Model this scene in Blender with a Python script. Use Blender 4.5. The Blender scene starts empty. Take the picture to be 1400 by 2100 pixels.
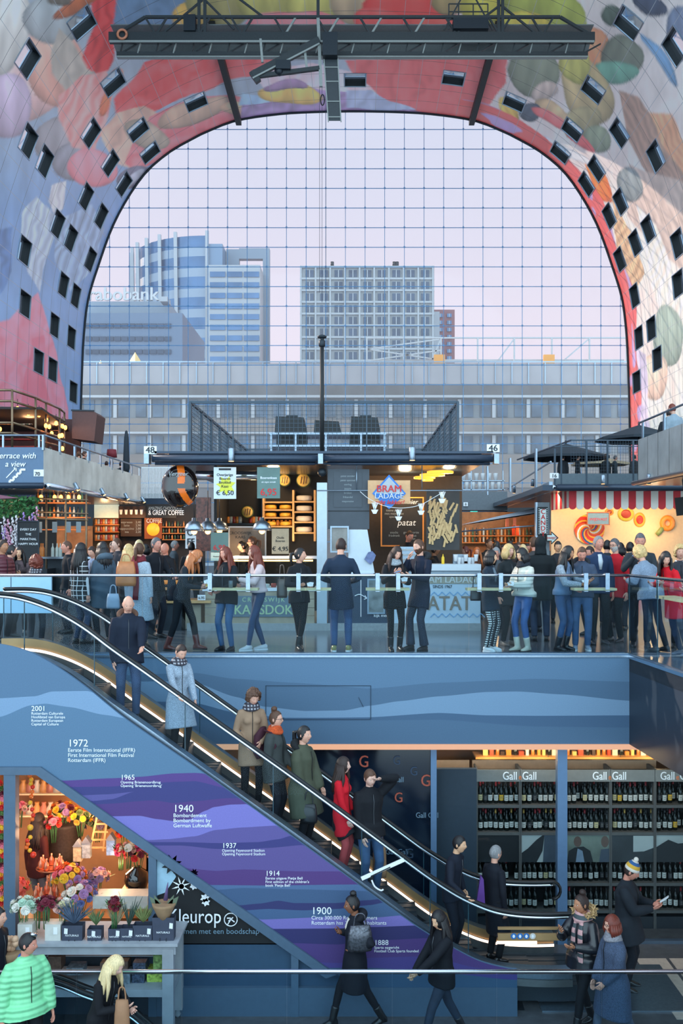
import bpy, bmesh, math, random
import numpy as np
from mathutils import Vector, Matrix, noise
random.seed(7)
PI = math.pi
S = bpy.context.scene
COL = S.collection
# ------------------------------------------------------------------ camera, sky, sun, exposure
F = 2040.0; VX, VY = 728.0, 1113.0; EYE = 1.73
LOW = -4.5
cam_d = bpy.data.cameras.new('camera'); cam = bpy.data.objects.new('camera', cam_d); COL.objects.link(cam)
cam.location = (0, 0, EYE); cam.rotation_euler = (PI/2, 0, 0)
cam_d.sensor_fit = 'VERTICAL'; cam_d.sensor_height = 36.0; cam_d.lens = 36.0*F/2100.0
cam_d.shift_x = -(VX-700)/2100.0; cam_d.shift_y = (VY-1050)/2100.0
cam_d.clip_start = 0.3; cam_d.clip_end = 2000
S.camera = cam
S.view_settings.view_transform = 'Standard'; S.view_settings.look = 'None'
S.view_settings.gamma = 1.0; S.view_settings.use_curve_mapping = False
S.view_settings.exposure = 0.0
def lin(c):
 c = c/255.0
 return c/12.92 if c <= 0.04045 else ((c+0.055)/1.055)**2.4
def rgb(r, g, b): return (lin(r), lin(g), lin(b), 1.0)
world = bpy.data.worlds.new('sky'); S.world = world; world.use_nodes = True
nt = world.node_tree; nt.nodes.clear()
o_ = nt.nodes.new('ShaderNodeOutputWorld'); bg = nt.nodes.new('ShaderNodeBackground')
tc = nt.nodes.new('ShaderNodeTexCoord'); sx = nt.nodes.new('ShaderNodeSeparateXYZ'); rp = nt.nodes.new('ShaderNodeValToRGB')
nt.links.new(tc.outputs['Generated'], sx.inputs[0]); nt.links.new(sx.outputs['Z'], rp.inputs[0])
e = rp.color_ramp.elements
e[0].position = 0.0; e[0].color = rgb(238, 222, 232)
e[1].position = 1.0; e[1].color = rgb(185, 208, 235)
k = e.new(0.2); k.color = rgb(233, 223, 236)
k = e.new(0.40); k.color = rgb(208, 214, 234)
# sky boosted and turned bluer behind the camera as extra light for the hall
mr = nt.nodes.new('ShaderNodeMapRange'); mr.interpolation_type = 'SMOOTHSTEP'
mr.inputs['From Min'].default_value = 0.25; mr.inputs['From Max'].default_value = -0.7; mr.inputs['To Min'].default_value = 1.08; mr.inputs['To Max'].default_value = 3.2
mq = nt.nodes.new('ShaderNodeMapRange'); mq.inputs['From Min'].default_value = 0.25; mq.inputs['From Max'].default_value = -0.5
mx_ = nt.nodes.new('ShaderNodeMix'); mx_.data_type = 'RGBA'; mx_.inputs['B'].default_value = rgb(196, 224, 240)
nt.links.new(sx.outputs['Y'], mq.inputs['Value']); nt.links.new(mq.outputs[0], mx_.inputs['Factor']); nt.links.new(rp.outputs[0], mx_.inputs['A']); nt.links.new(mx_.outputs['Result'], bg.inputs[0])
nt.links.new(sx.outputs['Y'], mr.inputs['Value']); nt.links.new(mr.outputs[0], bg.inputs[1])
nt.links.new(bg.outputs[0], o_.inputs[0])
def light(kind, name, loc, energy, color, size=None, target=None, size_y=None, angle=None):
 d = bpy.data.lights.new(name, kind); d.energy = energy; d.color = color[:3]
 if kind == 'AREA':
  d.shape = 'RECTANGLE'; d.size = size; d.size_y = size_y or size
 elif kind == 'POINT': d.shadow_soft_size = size or 0.1
 elif kind == 'SUN': d.angle = angle or 0.01
 o = bpy.data.objects.new(name, d); COL.objects.link(o); o.location = loc
 if target is not None:
  o.rotation_euler = (Vector(target)-Vector(loc)).to_track_quat('-Z', 'Y').to_euler()
 return o
# low winter sun coming in through the far glass front from the left, only grazing the right flank of the vault
light('SUN', 'sun', (0, 0, 0), 3.6, (1.0, 0.82, 0.68), target=Vector((1.0, -0.62, -0.52)), angle=0.012)
# light from behind the photographer comes from the boosted sky
# ------------------------------------------------------------------ materials
MATS = {}
def mat(name, c, rough=0.6, metal=0.0, nz=0.08, scale=12.0, emit=0.0, bump=0.0, ecol=None, coat=0.0, spec=0.5, stretch=None):
 if name in MATS: return MATS[name]
 m = bpy.data.materials.new(name); m.use_nodes = True; MATS[name] = m
 n = m.node_tree; b = n.nodes['Principled BSDF']
 b.inputs['Roughness'].default_value = rough; b.inputs['Metallic'].default_value = metal
 b.inputs['Specular IOR Level'].default_value = spec
 if coat: b.inputs['Coat Weight'].default_value = coat
 col = rgb(*c)
 t = n.nodes.new('ShaderNodeTexCoord'); no = n.nodes.new('ShaderNodeTexNoise')
 no.inputs['Scale'].default_value = scale; no.inputs['Detail'].default_value = 4
 if stretch:
  mp = n.nodes.new('ShaderNodeMapping'); mp.inputs['Scale'].default_value = stretch; n.links.new(t.outputs['Object'], mp.inputs[0]); n.links.new(mp.outputs[0], no.inputs[0])
 else: n.links.new(t.outputs['Object'], no.inputs[0])
 r = n.nodes.new('ShaderNodeValToRGB')
 r.color_ramp.elements[0].position = 0.3; r.color_ramp.elements[1].position = 0.7
 r.color_ramp.elements[0].color = tuple(max(0, x*(1-nz)) for x in col[:3])+(1,)
 r.color_ramp.elements[1].color = tuple(min(1, x*(1+nz)) for x in col[:3])+(1,)
 n.links.new(no.outputs[0], r.inputs[0]); n.links.new(r.outputs[0], b.inputs['Base Color'])
 if emit:
  b.inputs['Emission Strength'].default_value = emit
  b.inputs['Emission Color'].default_value = rgb(*(ecol or c))
 if bump:
  bp = n.nodes.new('ShaderNodeBump'); bp.inputs['Strength'].default_value = bump
  bp.inputs['Distance'].default_value = 0.01
  n.links.new(no.outputs[0], bp.inputs['Height']); n.links.new(bp.outputs[0], b.inputs['Normal'])
 return m
def glassmat(name, tint=(235, 245, 250), refl=0.10, rough=0.02, fk=0.16, haze=0.0):
 if name in MATS: return MATS[name]
 m = bpy.data.materials.new(name); m.use_nodes = True; MATS[name] = m
 n = m.node_tree; n.nodes.clear()
 o = n.nodes.new('ShaderNodeOutputMaterial'); mx = n.nodes.new('ShaderNodeMixShader')
 tr = n.nodes.new('ShaderNodeBsdfTransparent'); gl = n.nodes.new('ShaderNodeBsdfGlossy')
 fr = n.nodes.new('ShaderNodeFresnel'); fr.inputs[0].default_value = 1.45
 mu = n.nodes.new('ShaderNodeMath'); mu.operation = 'MULTIPLY_ADD'; mu.inputs[1].default_value = fk; mu.inputs[2].default_value = refl
 mu.use_clamp = True
 n.links.new(fr.outputs[0], mu.inputs[0])
 tr.inputs[0].default_value = rgb(*tint); gl.inputs['Roughness'].default_value = rough
 gl.inputs[0].default_value = (0.9, 0.95, 1, 1)
 n.links.new(mu.outputs[0], mx.inputs[0]); n.links.new(tr.outputs[0], mx.inputs[1]); n.links.new(gl.outputs[0], mx.inputs[2])
 out = mx.outputs[0]
 if haze:
  tl = n.nodes.new('ShaderNodeBsdfTranslucent'); tl.inputs[0].default_value = (0.95, 0.97, 1, 1); m3 = n.nodes.new('ShaderNodeMixShader'); m3.inputs[0].default_value = haze
  n.links.new(out, m3.inputs[1]); n.links.new(tl.outputs[0], m3.inputs[2]); out = m3.outputs[0]
 n.links.new(out, o.inputs[0])
 return m
def tone(c, k=.8, s=.82):
 a = sum(c)/3; return tuple(int((a+(v-a)*s)*k) for v in c)
def wavemat(name, c1, c2, scale, thr=0.5, rough=0.7, axis='Z', grid=False, width=0.18):
 """two-colour woven pattern: stripes along an axis, or a check when grid"""
 if name in MATS: return MATS[name]
 m = bpy.data.materials.new(name); m.use_nodes = True; MATS[name] = m
 n = m.node_tree; b = n.nodes['Principled BSDF']; b.inputs['Roughness'].default_value = rough
 t = n.nodes.new('ShaderNodeTexCoord'); s = n.nodes.new('ShaderNodeSeparateXYZ'); n.links.new(t.outputs['Object'], s.inputs[0])
 def band(out):
  a = n.nodes.new('ShaderNodeMath'); a.operation = 'MULTIPLY'; a.inputs[1].default_value = scale
  f = n.nodes.new('ShaderNodeMath'); f.operation = 'FRACT'
  g = n.nodes.new('ShaderNodeMath'); g.operation = 'LESS_THAN'; g.inputs[1].default_value = width
  n.links.new(out, a.inputs[0]); n.links.new(a.outputs[0], f.inputs[0]); n.links.new(f.outputs[0], g.inputs[0])
  return g.outputs[0]
 r = band(s.outputs[axis])
 if grid:
  q = band(s.outputs['X']); w = n.nodes.new('ShaderNodeMath'); w.operation = 'MAXIMUM'
  n.links.new(r, w.inputs[0]); n.links.new(q, w.inputs[1]); r = w.outputs[0]
 mx = n.nodes.new('ShaderNodeMix'); mx.data_type = 'RGBA'
 mx.inputs['A'].default_value = rgb(*c1); mx.inputs['B'].default_value = rgb(*c2)
 n.links.new(r, mx.inputs['Factor']); n.links.new(mx.outputs['Result'], b.inputs['Base Color'])
 return m
def puffmat(name, c, scale=14.0, rough=0.45):
 m = mat(name, c, rough, nz=0.05, scale=20)
 n = m.node_tree; b = n.nodes['Principled BSDF']
 if b.inputs['Normal'].is_linked: return m
 t = n.nodes.new('ShaderNodeTexCoord'); w = n.nodes.new('ShaderNodeTexWave'); w.bands_direction = 'Z'
 w.inputs['Scale'].default_value = scale*.36; w.inputs['Distortion'].default_value = 1.2; w.inputs['Detail Scale'].default_value = 0.6
 w.wave_profile = 'SIN'
 bp = n.nodes.new('ShaderNodeBump'); bp.inputs['Strength'].default_value = 0.55; bp.inputs['Distance'].default_value = 0.02
 n.links.new(t.outputs['Object'], w.inputs[0]); n.links.new(w.outputs[1], bp.inputs['Height']); n.links.new(bp.outputs[0], b.inputs['Normal'])
 return m
# ------------------------------------------------------------------ mesh helpers
def P(px, py, Y): return Vector(((px-VX)*Y/F, Y, EYE-(py-VY)*Y/F))
def XX(px, Y): return (px-VX)*Y/F
def ZZ(py, Y): return EYE-(py-VY)*Y/F
class MB:
 def __init__(s): s.v = []; s.f = []; s.m = []; s.cur = 0; s.sm = []; s.smooth = False
 def add(s, vs, fs, mi=None, smooth=None):
  b = len(s.v); s.v += [tuple(p) for p in vs]
  mi = s.cur if mi is None else mi; smooth = s.smooth if smooth is None else smooth
  for f in fs: s.f.append(tuple(b+i for i in f)); s.m.append(mi); s.sm.append(smooth)
  return s
 def box(s, x0, x1, y0, y1, z0, z1, mi=None):
  if x0 > x1: x0, x1 = x1, x0
  if y0 > y1: y0, y1 = y1, y0
  if z0 > z1: z0, z1 = z1, z0
  v = [(x0,y0,z0),(x1,y0,z0),(x1,y1,z0),(x0,y1,z0),(x0,y0,z1),(x1,y0,z1),(x1,y1,z1),(x0,y1,z1)]
  return s.add(v, [(0,3,2,1),(4,5,6,7),(0,1,5,4),(1,2,6,5),(2,3,7,6),(3,0,4,7)], mi, False)
 def bar(s, a, b, w, h=None, mi=None, up=(0,0,1)):
  """box beam from a to b"""
  h = h or w; a = Vector(a); b = Vector(b); d = (b-a).normalized(); u = Vector(up)
  if abs(d.dot(u)) > 0.98: u = Vector((0, 1, 0))
  r = d.cross(u).normalized()*w/2; t = r.cross(d).normalized()*h/2
  v = [a-r-t, a+r-t, a+r+t, a-r+t, b-r-t, b+r-t, b+r+t, b-r+t]
  return s.add(v, [(0,3,2,1),(4,5,6,7),(0,1,5,4),(1,2,6,5),(2,3,7,6),(3,0,4,7)], mi, False)
 def tube(s, pts, r, n=8, mi=None, ry=None, up=None, cap=True):
  """swept tube; r (and ry) a number or a list"""
  pts = [Vector(p) for p in pts]; N = len(pts)
  rx = list(r) if hasattr(r, '__len__') else [r]*N
  rz = (list(ry) if hasattr(ry, '__len__') else [ry]*N) if ry is not None else rx
  vs = []; fs = []
  ref = Vector(up) if up else None
  for i, p in enumerate(pts):
   d = (pts[min(i+1, N-1)]-pts[max(i-1, 0)])
   d = d.normalized() if d.length > 1e-9 else Vector((0, 0, 1))
   if ref is None: ref = Vector((1, 0, 0)) if abs(d.x) < 0.9 else Vector((0, 1, 0))
   a = (ref-d*ref.dot(d))
   a = a.normalized() if a.length > 1e-6 else d.orthogonal().normalized()
   if not up: ref = a
   b = d.cross(a)
   for k in range(n):
    t = 2*PI*k/n
    vs.append(p+a*math.cos(t)*rx[i]+b*math.sin(t)*rz[i])
  for i in range(N-1):
   for k in range(n):
    k2 = (k+1) % n
    fs.append((i*n+k, i*n+k2, (i+1)*n+k2, (i+1)*n+k))
  if cap: fs += [tuple(range(n-1, -1, -1)), tuple(range((N-1)*n, N*n))]
  return s.add(vs, fs, mi, True)
 def lathe(s, prof, c=(0,0,0), n=16, mi=None):
  c = Vector(c); vs = []; fs = []; N = len(prof)
  for r, z in prof:
   for k in range(n):
    t = 2*PI*k/n; vs.append(c+Vector((r*math.cos(t), r*math.sin(t), z)))
  for i in range(N-1):
   for k in range(n):
    k2 = (k+1) % n; fs.append((i*n+k, i*n+k2, (i+1)*n+k2, (i+1)*n+k))
  fs += [tuple(range(n-1, -1, -1)), tuple(range((N-1)*n, N*n))]
  return s.add(vs, fs, mi, True)
 def ell(s, c, r, n=12, m=8, mi=None, rot=None):
  c = Vector(c); r = r if hasattr(r, '__len__') else (r, r, r); vs = []; fs = []
  for i in range(m+1):
   p = PI*i/m
   for k in range(n):
    t = 2*PI*k/n
    q = Vector((r[0]*math.sin(p)*math.cos(t), r[1]*math.sin(p)*math.sin(t), r[2]*math.cos(p)))
    if rot is not None: q = rot @ q
    vs.append(c+q)
  for i in range(m):
   for k in range(n):
    k2 = (k+1) % n; fs.append((i*n+k, (i+1)*n+k, (i+1)*n+k2, i*n+k2))
  return s.add(vs, fs, mi, True)
 def prism(s, poly, y0, y1, mi=None):
  """polygon in x,z extruded along y"""
  n = len(poly); v = [(x, y0, z) for x, z in poly]+[(x, y1, z) for x, z in poly]
  f = [tuple(range(n)), tuple(range(2*n-1, n-1, -1))]+[(i, i+n, (i+1) % n+n, (i+1) % n) for i in range(n)]
  return s.add(v, f, mi, False)
 def xprism(s, poly, x0, x1, mi=None):
  n = len(poly); v = [(x0, y, z) for y, z in poly]+[(x1, y, z) for y, z in poly]
  f = [tuple(range(n)), tuple(range(2*n-1, n-1, -1))]+[(i, i+n, (i+1) % n+n, (i+1) % n) for i in range(n)]
  return s.add(v, f, mi, False)
 def zprism(s, poly, z0, z1, mi=None):
  n = len(poly); v = [(x, y, z0) for x, y in poly]+[(x, y, z1) for x, y in poly]
  f = [tuple(range(n-1, -1, -1)), tuple(range(n, 2*n))]+[(i, (i+1) % n, (i+1) % n+n, i+n) for i in range(n)]
  return s.add(v, f, mi, False)
 def quad(s, a, b, c, d, mi=None): return s.add([a, b, c, d], [(0, 1, 2, 3)], mi, False)
 def mesh(s, name, mats):
  me = bpy.data.meshes.new(name); me.from_pydata(s.v, [], s.f)
  for m in (mats if isinstance(mats, (list, tuple)) else [mats]): me.materials.append(m)
  me.polygons.foreach_set('material_index', s.m); me.polygons.foreach_set('use_smooth', s.sm)
  me.update(); return me
 def build(s, name, mats, parent=None, loc=None):
  me = s.mesh(name, mats); o = bpy.data.objects.new(name, me); COL.objects.link(o)
  if parent is not None: o.parent = parent
  if loc is not None: o.location = loc
  return o
def tag(o, label, cat, group=None, kind=None):
 o['label'] = label; o['category'] = cat
 if group: o['group'] = group
 if kind: o['kind'] = kind
 return o
def struct(o): o['kind'] = 'structure'; return o
def thing(name, label, cat, loc=(0,0,0), rz=0, group=None):
 o = bpy.data.objects.new(name, None); COL.objects.link(o); o.empty_display_size = 0.1
 o.location = loc; o.rotation_euler = (0, 0, rz); return tag(o, label, cat, group)
def dup(o, loc=None, parent=None, label=None, group=None, rz=None, kids=True):
 c = o.copy(); COL.objects.link(c)
 if parent is not None: c.parent = parent
 if loc is not None: c.location = loc
 if rz is not None: c.rotation_euler = (0, 0, rz)
 if label: c['label'] = label
 if group: c['group'] = group
 if kids:
  for ch in list(o.children): dup(ch, parent=c)
 return c
def text(name, body, size, loc, m, parent=None, rot=(PI/2,0,0), align='LEFT', bold=0.0, ext=0.003, shear=0.0, space=1.0, wx=1.0, line=1.0):
 cu = bpy.data.curves.new(name, 'FONT'); cu.body = body; cu.size = size; cu.align_x = align
 cu.extrude = ext; cu.shear = shear; cu.space_character = space; cu.space_line = line; cu.resolution_u = 3
 t = bpy.data.objects.new(name, cu)
 me = bpy.data.meshes.new_from_object(t); me.name = name
 bpy.data.objects.remove(t)
 if bold >= .02:   # heavier strokes
  v = [tuple(q.co) for q in me.vertices]; f = [tuple(p.vertices) for p in me.polygons]; n0 = len(v); d = bold*size*.55
  V_ = [(x+k*d, y, z+o*max(.0012, size*.008)) for k, o in ((0, 0), (-1, 1), (1, 2)) for x, y, z in v]; F_ = [tuple(i+j*n0 for i in q) for j in range(3) for q in f]
  me.clear_geometry(); me.from_pydata(V_, [], F_)
 me.materials.clear(); me.materials.append(m)
 o = bpy.data.objects.new(name, me); COL.objects.link(o)
 o.location = loc; o.rotation_euler = rot; o.scale = (wx, 1, 1)
 if parent is not None: o.parent = parent
 return o
def interp(pts, x):
 if x <= pts[0][0]: return pts[0][1]
 for (a, b), (c, d) in zip(pts, pts[1:]):
  if x <= c:
   t = (x-a)/(c-a); t = t*t*(3-2*t)*0.5+t*0.5
   return b+(d-b)*t
 return pts[-1][1]
def smooth_path(pts, n=6):
 """Catmull-Rom through points"""
 P_ = [Vector(p) for p in pts]; out = []
 for i in range(len(P_)-1):
  a = P_[max(i-1, 0)]; b = P_[i]; c = P_[i+1]; d = P_[min(i+2, len(P_)-1)]
  for k in range(n):
   t = k/n
   out.append(0.5*((2*b)+(c-a)*t+(2*a-5*b+4*c-d)*t*t+(3*b-a-3*c+d)*t**3))
 out.append(P_[-1]); return out
# shared materials
m_steel = mat('brushed_steel', (150, 165, 180), 0.3, 0.9, 0.1, 30)
m_chrome = mat('polished_steel', (205, 215, 225), 0.15, 1.0, 0.03)
m_dark = mat('dark_grey_metal', (38, 46, 54), 0.45, 0.5, 0.1, 20)
m_black = mat('matt_black', (16, 20, 25), 0.6, 0, 0.1)
m_white = mat('white_paint', (225, 228, 232), 0.5, 0, 0.03)
m_glass = glassmat('clear_glass', (232, 242, 246), 0.0)
m_rubber = mat('black_rubber', (14, 16, 20), 0.35, 0, 0.05)
m_lamp = mat('warm_lamp', (255, 190, 110), 0.5, emit=9.0, ecol=(255, 175, 90))
m_txtw = mat('white_lettering', (235, 240, 245), 0.6, 0, 0.02)
m_wood = mat('oak_wood', (190, 150, 100), 0.55, 0, 0.2, 9)
# ------------------------------------------------------------------ vault
YF = 74.2
prof_px = [(562,-1345),(562,-1113+850-0),(562,-263)]
half = [(572,1180),(569,1113),(566,1000),(563,850),(561,775),(557,690),(548,615),(527,545),(498,465),(463,400),(426,350),(381,312),(340,288),(302,269),(243,247),(157,234),(80,229.5),(0,228)]
K = YF/F
prof = [(hx*K, EYE-(py-VY)*K) for hx, py in half]
prof[0] = (prof[0][0], -4.6)
prof = [(x, z) for x, z in prof]
fine = smooth_path([Vector((x, 0, z)) for x, z in prof], 8)
fine[0].x = prof[0][0]
L = [0.0]
for a, b in zip(fine, fine[1:]): L.append(L[-1]+(b-a).length)
HALF = L[-1]
CS, CY = 0.75, 1.0
n_half = int(round(HALF/CS)); CSr = HALF/n_half
Ls = np.array(L); FX = np.array([p.x for p in fine]); FZ = np.array([p.z for p in fine])
def vpt(s, Y=0, off=0.0):
 """s = arc length from the crown, positive to the right; off = outwards"""
 a = HALF-abs(s); x = float(np.interp(a, Ls, FX)); z = float(np.interp(a, Ls, FZ))
 if off:
  x2 = float(np.interp(a-0.2, Ls, FX)); z2 = float(np.interp(a-0.2, Ls, FZ)); x1 = float(np.interp(a+0.2, Ls, FX)); z1 = float(np.interp(a+0.2, Ls, FZ))
  t = Vector((x1-x2, 0, z1-z2)).normalized(); n = Vector((-t.z, 0, t.x))
  if n.dot(Vector((x, 0, z-8))) < 0: n = -n
  x += n.x*off; z += n.z*off
 return Vector(((x if s >= 0 else -x), Y, z))
def hit(px, py):
 """where the sight line through a pixel of the photo meets the vault"""
 dx, dz = (px-VX)/F, -(py-VY)/F
 best = None
 for s in np.arange(-HALF, HALF, 0.1):
  p = vpt(s); ang = math.atan2(p.z-EYE, p.x) - math.atan2(dz, dx)
  ang = (ang+PI) % (2*PI)-PI
  if best is None or abs(ang) < best[0]: best = (abs(ang), s, p)
 p = best[2]; r = math.hypot(p.x, p.z-EYE)/math.hypot(dx, dz)
 return best[1], r
win_px = [(160,45),(61,107),(233,178),(281,265),(401,203),(65,285),(100,327),(180,278),(225,345),(312,318),(248,378),(178,414),(204,447),(45,520),(117,470),(146,500),(185,537),(133,592),(152,610),(48,630),(113,675),(142,697),(77,748),(108,765),(149,795),
 (1285,40),(1375,85),(1212,178),(1052,208),(1170,262),(1273,272),(1142,318),(1222,345),(1205,378),(1342,325),(1278,415),(1252,450),(1333,470),(1305,497),(1268,537),(1395,500),(1299,610),(1385,575),(1335,675),(1310,697),(1345,745),(1308,790),(728,162),(920,166)]
Y0c = 14.2
cells = {}
wins = []
for px, py in win_px:
 s, Y = hit(px, py)
 i = int(round((s)/CSr)); j = int(round((Y-Y0c)/CY))
 if any((i+a, j+b) in cells for a in (-1, 0) for b in (-1, 0)): continue
 if j*CY+Y0c > YF-1.2: j -= 1
 for a in (-1, 0):
  for b in (-1, 0): cells[(i+a, j+b)] = 1
 wins.append((i, j))
# the printed fruit-and-petal artwork is a generic pattern of large soft shapes
rng = np.random.RandomState(3)
def vnoise(x, y, seed=0):
 xi = np.floor(x).astype(int); yi = np.floor(y).astype(int); fx = x-xi; fy = y-yi
 fx = fx*fx*(3-2*fx); fy = fy*fy*(3-2*fy)
 def h(a, b):
  v = np.sin(a*127.1+b*311.7+seed*74.7)*43758.5453; return v-np.floor(v)
 return (h(xi, yi)*(1-fx)+h(xi+1, yi)*fx)*(1-fy)+(h(xi, yi+1)*(1-fx)+h(xi+1, yi+1)*fx)*fy
def inpoly(x, y, poly):
 r = np.zeros(x.shape, bool); n = len(poly)
 for i in range(n):
  x1, y1 = poly[i]; x2, y2 = poly[(i+1) % n]
  if y1 == y2: continue
  c = ((y1 > y) != (y2 > y)) & (x < (x2-x1)*(y-y1)/(y2-y1)+x1); r ^= c
 return r
def paint(X, Y, Z):
 u = VX+X*F/Y; v = VY-(Z-EYE)*F/Y
 wu = u+(vnoise(u/60, v/60, 1)-.5)*16+(vnoise(u/14, v/14, 5)-.5)*1.5; wv = v+(vnoise(u/60, v/60, 2)-.5)*16
 C = np.zeros(X.shape+(3,))
 left = np.clip((700-u)/500, 0, 1); low = np.clip((v-180)/260, 0, 1)
 b1 = np.array([158, 168, 180.]); b2 = np.array([118, 150, 190.]); r1 = np.array([205, 195, 192.]); r2 = np.array([222, 208, 200.])
 L_ = b1+(b2-b1)*low[..., None]; R_ = r1+(r2-r1)*low[..., None]
 mixs = (u > 728)[..., None]; C[:] = np.where(mixs, R_, L_)
 def ell(cx, cy, rx, ry, rot, col, grad=0.12, w=1.0):
  a = math.radians(rot); dx = wu-cx; dy = wv-cy
  p = (dx*math.cos(a)+dy*math.sin(a))/rx; q = (-dx*math.sin(a)+dy*math.cos(a))/ry
  d = p*p+q*q; k = d < 1
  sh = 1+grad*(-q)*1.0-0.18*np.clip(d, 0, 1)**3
  # ribs running across the fruit skin
  sh = sh*(1+0.05*np.sin(p*9))
  C[k] = np.array(col, float)*sh[k][:, None]
 def pol(pts, col, st=0.10, f=14, dirx=1, diry=0.3):
  k = inpoly(wu, wv, pts)
  sh = 1+st*np.sin((wu*dirx+wv*diry)/f*2+vnoise(wu/20, wv/20, 9)*5)+st*(vnoise(wu/8, wv/30, 4)-.5)
  C[k] = np.array(col, float)*sh[k][:, None]
 # left flank
 ell(60,150,85,95,20,(226,184,182)); ell(10,215,60,70,0,(188,168,190)); ell(115,140,60,85,-20,(218,160,145))
 ell(20,60,40,90,10,(205,200,195)); ell(105,40,60,55,0,(160,165,168)); ell(125,292,60,48,0,(150,146,152)); ell(150,330,40,40,30,(140,140,150))
 pol([(200,-60),(290,-60),(262,0),(238,55),(226,128),(212,160),(165,150),(165,110),(185,50)], (214,66,66), .12, 10, 1, .25)
 pol([(115,60),(150,92),(175,135),(222,165),(230,175),(170,175),(130,180),(103,150),(103,110)], (172,162,152), .05)
 pol([(115,190),(165,150),(215,145),(235,185),(222,225),(200,310),(155,300),(122,250)], (236,150,146), .10, 7)
 pol([(255,180),(300,130),(360,112),(460,108),(560,110),(600,120),(540,150),(400,188),(290,240),(238,238),(235,200)], (238,96,96), .10, 16, .3, 1)
 pol([(205,265),(240,225),(290,215),(345,250),(330,300),(280,350),(240,330)], (206,168,150), .06)
 pol([(300,240),(420,190),(500,205),(520,240),(430,280),(340,320),(280,360),(255,330)], (232,122,126), .08, 12, .4, 1)
 ell(395,232,80,26,-18,(196,164,142)); ell(510,232,60,16,8,(222,180,150)); ell(300,275,52,22,30,(176,158,140))
 ell(190,342,48,40,0,(236,140,150)); ell(238,160,14,18,0,(232,122,72)); ell(215,208,10,26,25,(226,120,84))
 ell(155,10,60,14,-30,(170,96,64)); ell(118,0,26,14,0,(110,100,90)); ell(275,365,40,24,0,(116,112,130)); ell(270,368,30,10,-30,(168,170,182))
 pol([(50,430),(80,400),(110,440),(105,520),(80,600),(60,560),(45,500)], (176,188,206), .08, 5)
 pol([(110,380),(140,372),(128,430),(110,440),(100,410)], (196,194,200), .08, 4)
 pol([(100,460),(190,420),(215,470),(190,540),(150,600),(120,540)], (150,172,200), .10, 5)
 pol([(0,470),(30,460),(20,560),(-10,600)], (84,118,164), .08, 8)
 pol([(-80,660),(15,650),(55,612),(75,598),(95,650),(118,720),(136,790),(140,900),(-100,900)], (232,128,146), .07, 12)
 pol([(60,700),(90,690),(110,900),(40,900)], (222,108,126), .06)
 # crown
 pol([(250,-60),(420,-60),(420,20),(380,70),(250,95),(232,60)], (96,122,150), .06, 30, .2, 1)
 ell(385,36,34,34,0,(206,166,86)); ell(450,5,70,50,0,(160,152,96)); ell(550,5,60,46,0,(176,170,96)); ell(640,5,60,44,0,(190,184,102))
 ell(740,15,64,40,0,(182,160,128)); ell(600,58,105,36,0,(236,132,136)); ell(830,25,88,44,0,(240,74,68)); ell(770,45,50,26,0,(240,90,84)); ell(895,50,60,24,0,(236,92,80))
 ell(935,0,50,30,0,(160,140,96)); ell(1030,30,90,56,10,(188,180,78)); ell(1120,30,100,56,30,(160,168,84)); ell(1070,52,54,26,0,(204,186,84))
 pol([(525,150),(640,135),(760,150),(770,190),(560,188)], (216,190,196), .04)
 pol([(500,205),(640,175),(760,190),(880,215),(980,250),(980,300),(480,300)], (158,132,168), .07, 9, .4, 1)
 pol([(500,195),(560,188),(560,205),(490,222)], (160,186,212), .03)
 ell(600,190,66,22,4,(228,188,108)); ell(590,176,44,10,0,(160,130,160))
 pol([(706,125),(780,118),(1046,112),(1036,170),(1002,215),(962,250),(852,228),(792,205),(762,172),(720,150)], (216,106,106), .05, 18, 1, .1)
 pol([(706,180),(765,180),(800,205),(850,225),(706,225)], (168,176,200), .05)
 # right flank
 ell(1092,150,50,48,20,(138,146,126)); ell(1110,190,26,20,0,(196,180,170))
 ell(1218,110,36,56,-15,(216,152,116)); ell(1275,118,40,44,10,(116,122,108)); ell(1262,148,46,20,0,(112,160,140));
 ell(1200,190,48,78,-28,(186,168,128)); ell(1175,135,36,34,0,(190,186,110)); ell(1195,255,40,30,-30,(168,158,122)); ell(1225,290,26,26,0,(140,150,126))
 ell(1135,235,48,16,35,(196,172,138)); ell(1090,232,24,20,30,(84,92,104)); ell(1045,228,16,34,-35,(214,178,96)); ell(1135,248,50,10,30,(226,120,120))
 ell(1252,35,20,26,-20,(86,98,88)); ell(1330,10,40,20,20,(72,80,98)); ell(1350,120,10,66,-32,(112,150,184)); ell(1390,70,30,60,0,(104,116,138))
 pol([(1262,180),(1310,200),(1345,250),(1400,300),(1460,420),(1380,420),(1320,340),(1285,280)], (168,138,122), .07, 5, 1, -.55)
 pol([(1330,230),(1370,240),(1430,340),(1400,360),(1360,300)], (214,158,124), .06, 4, 1, -.5)
 pol([(1290,340),(1420,380),(1500,640),(1350,520),(1280,440)], (196,176,164), .05, 6, 1, -.4)
 ell(1222,372,16,46,-30,(248,128,62)); ell(1165,312,60,9,34,(236,236,240)); ell(1190,290,40,10,40,(226,110,110)); ell(1290,380,30,34,0,(132,140,140))
 pol([(1245,400),(1290,470),(1320,560),(1300,620),(1275,540)], (206,168,130), .10, 5)
 pol([(1300,420),(1340,460),(1400,620),(1370,700),(1330,560)], (238,222,210), .05, 5)
 ell(1372,690,30,66,-8,(156,172,158)); ell(1345,770,30,50,0,(226,196,176)); pol([(1300,700),(1330,720),(1330,900),(1295,900)], (190,180,200), .06)
 # band of red blossom next to the glass on the right, grey-violet on the left
 k = (Y > 71.6+0.5*np.sin(Z*0.9)) & (u > 940)
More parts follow.
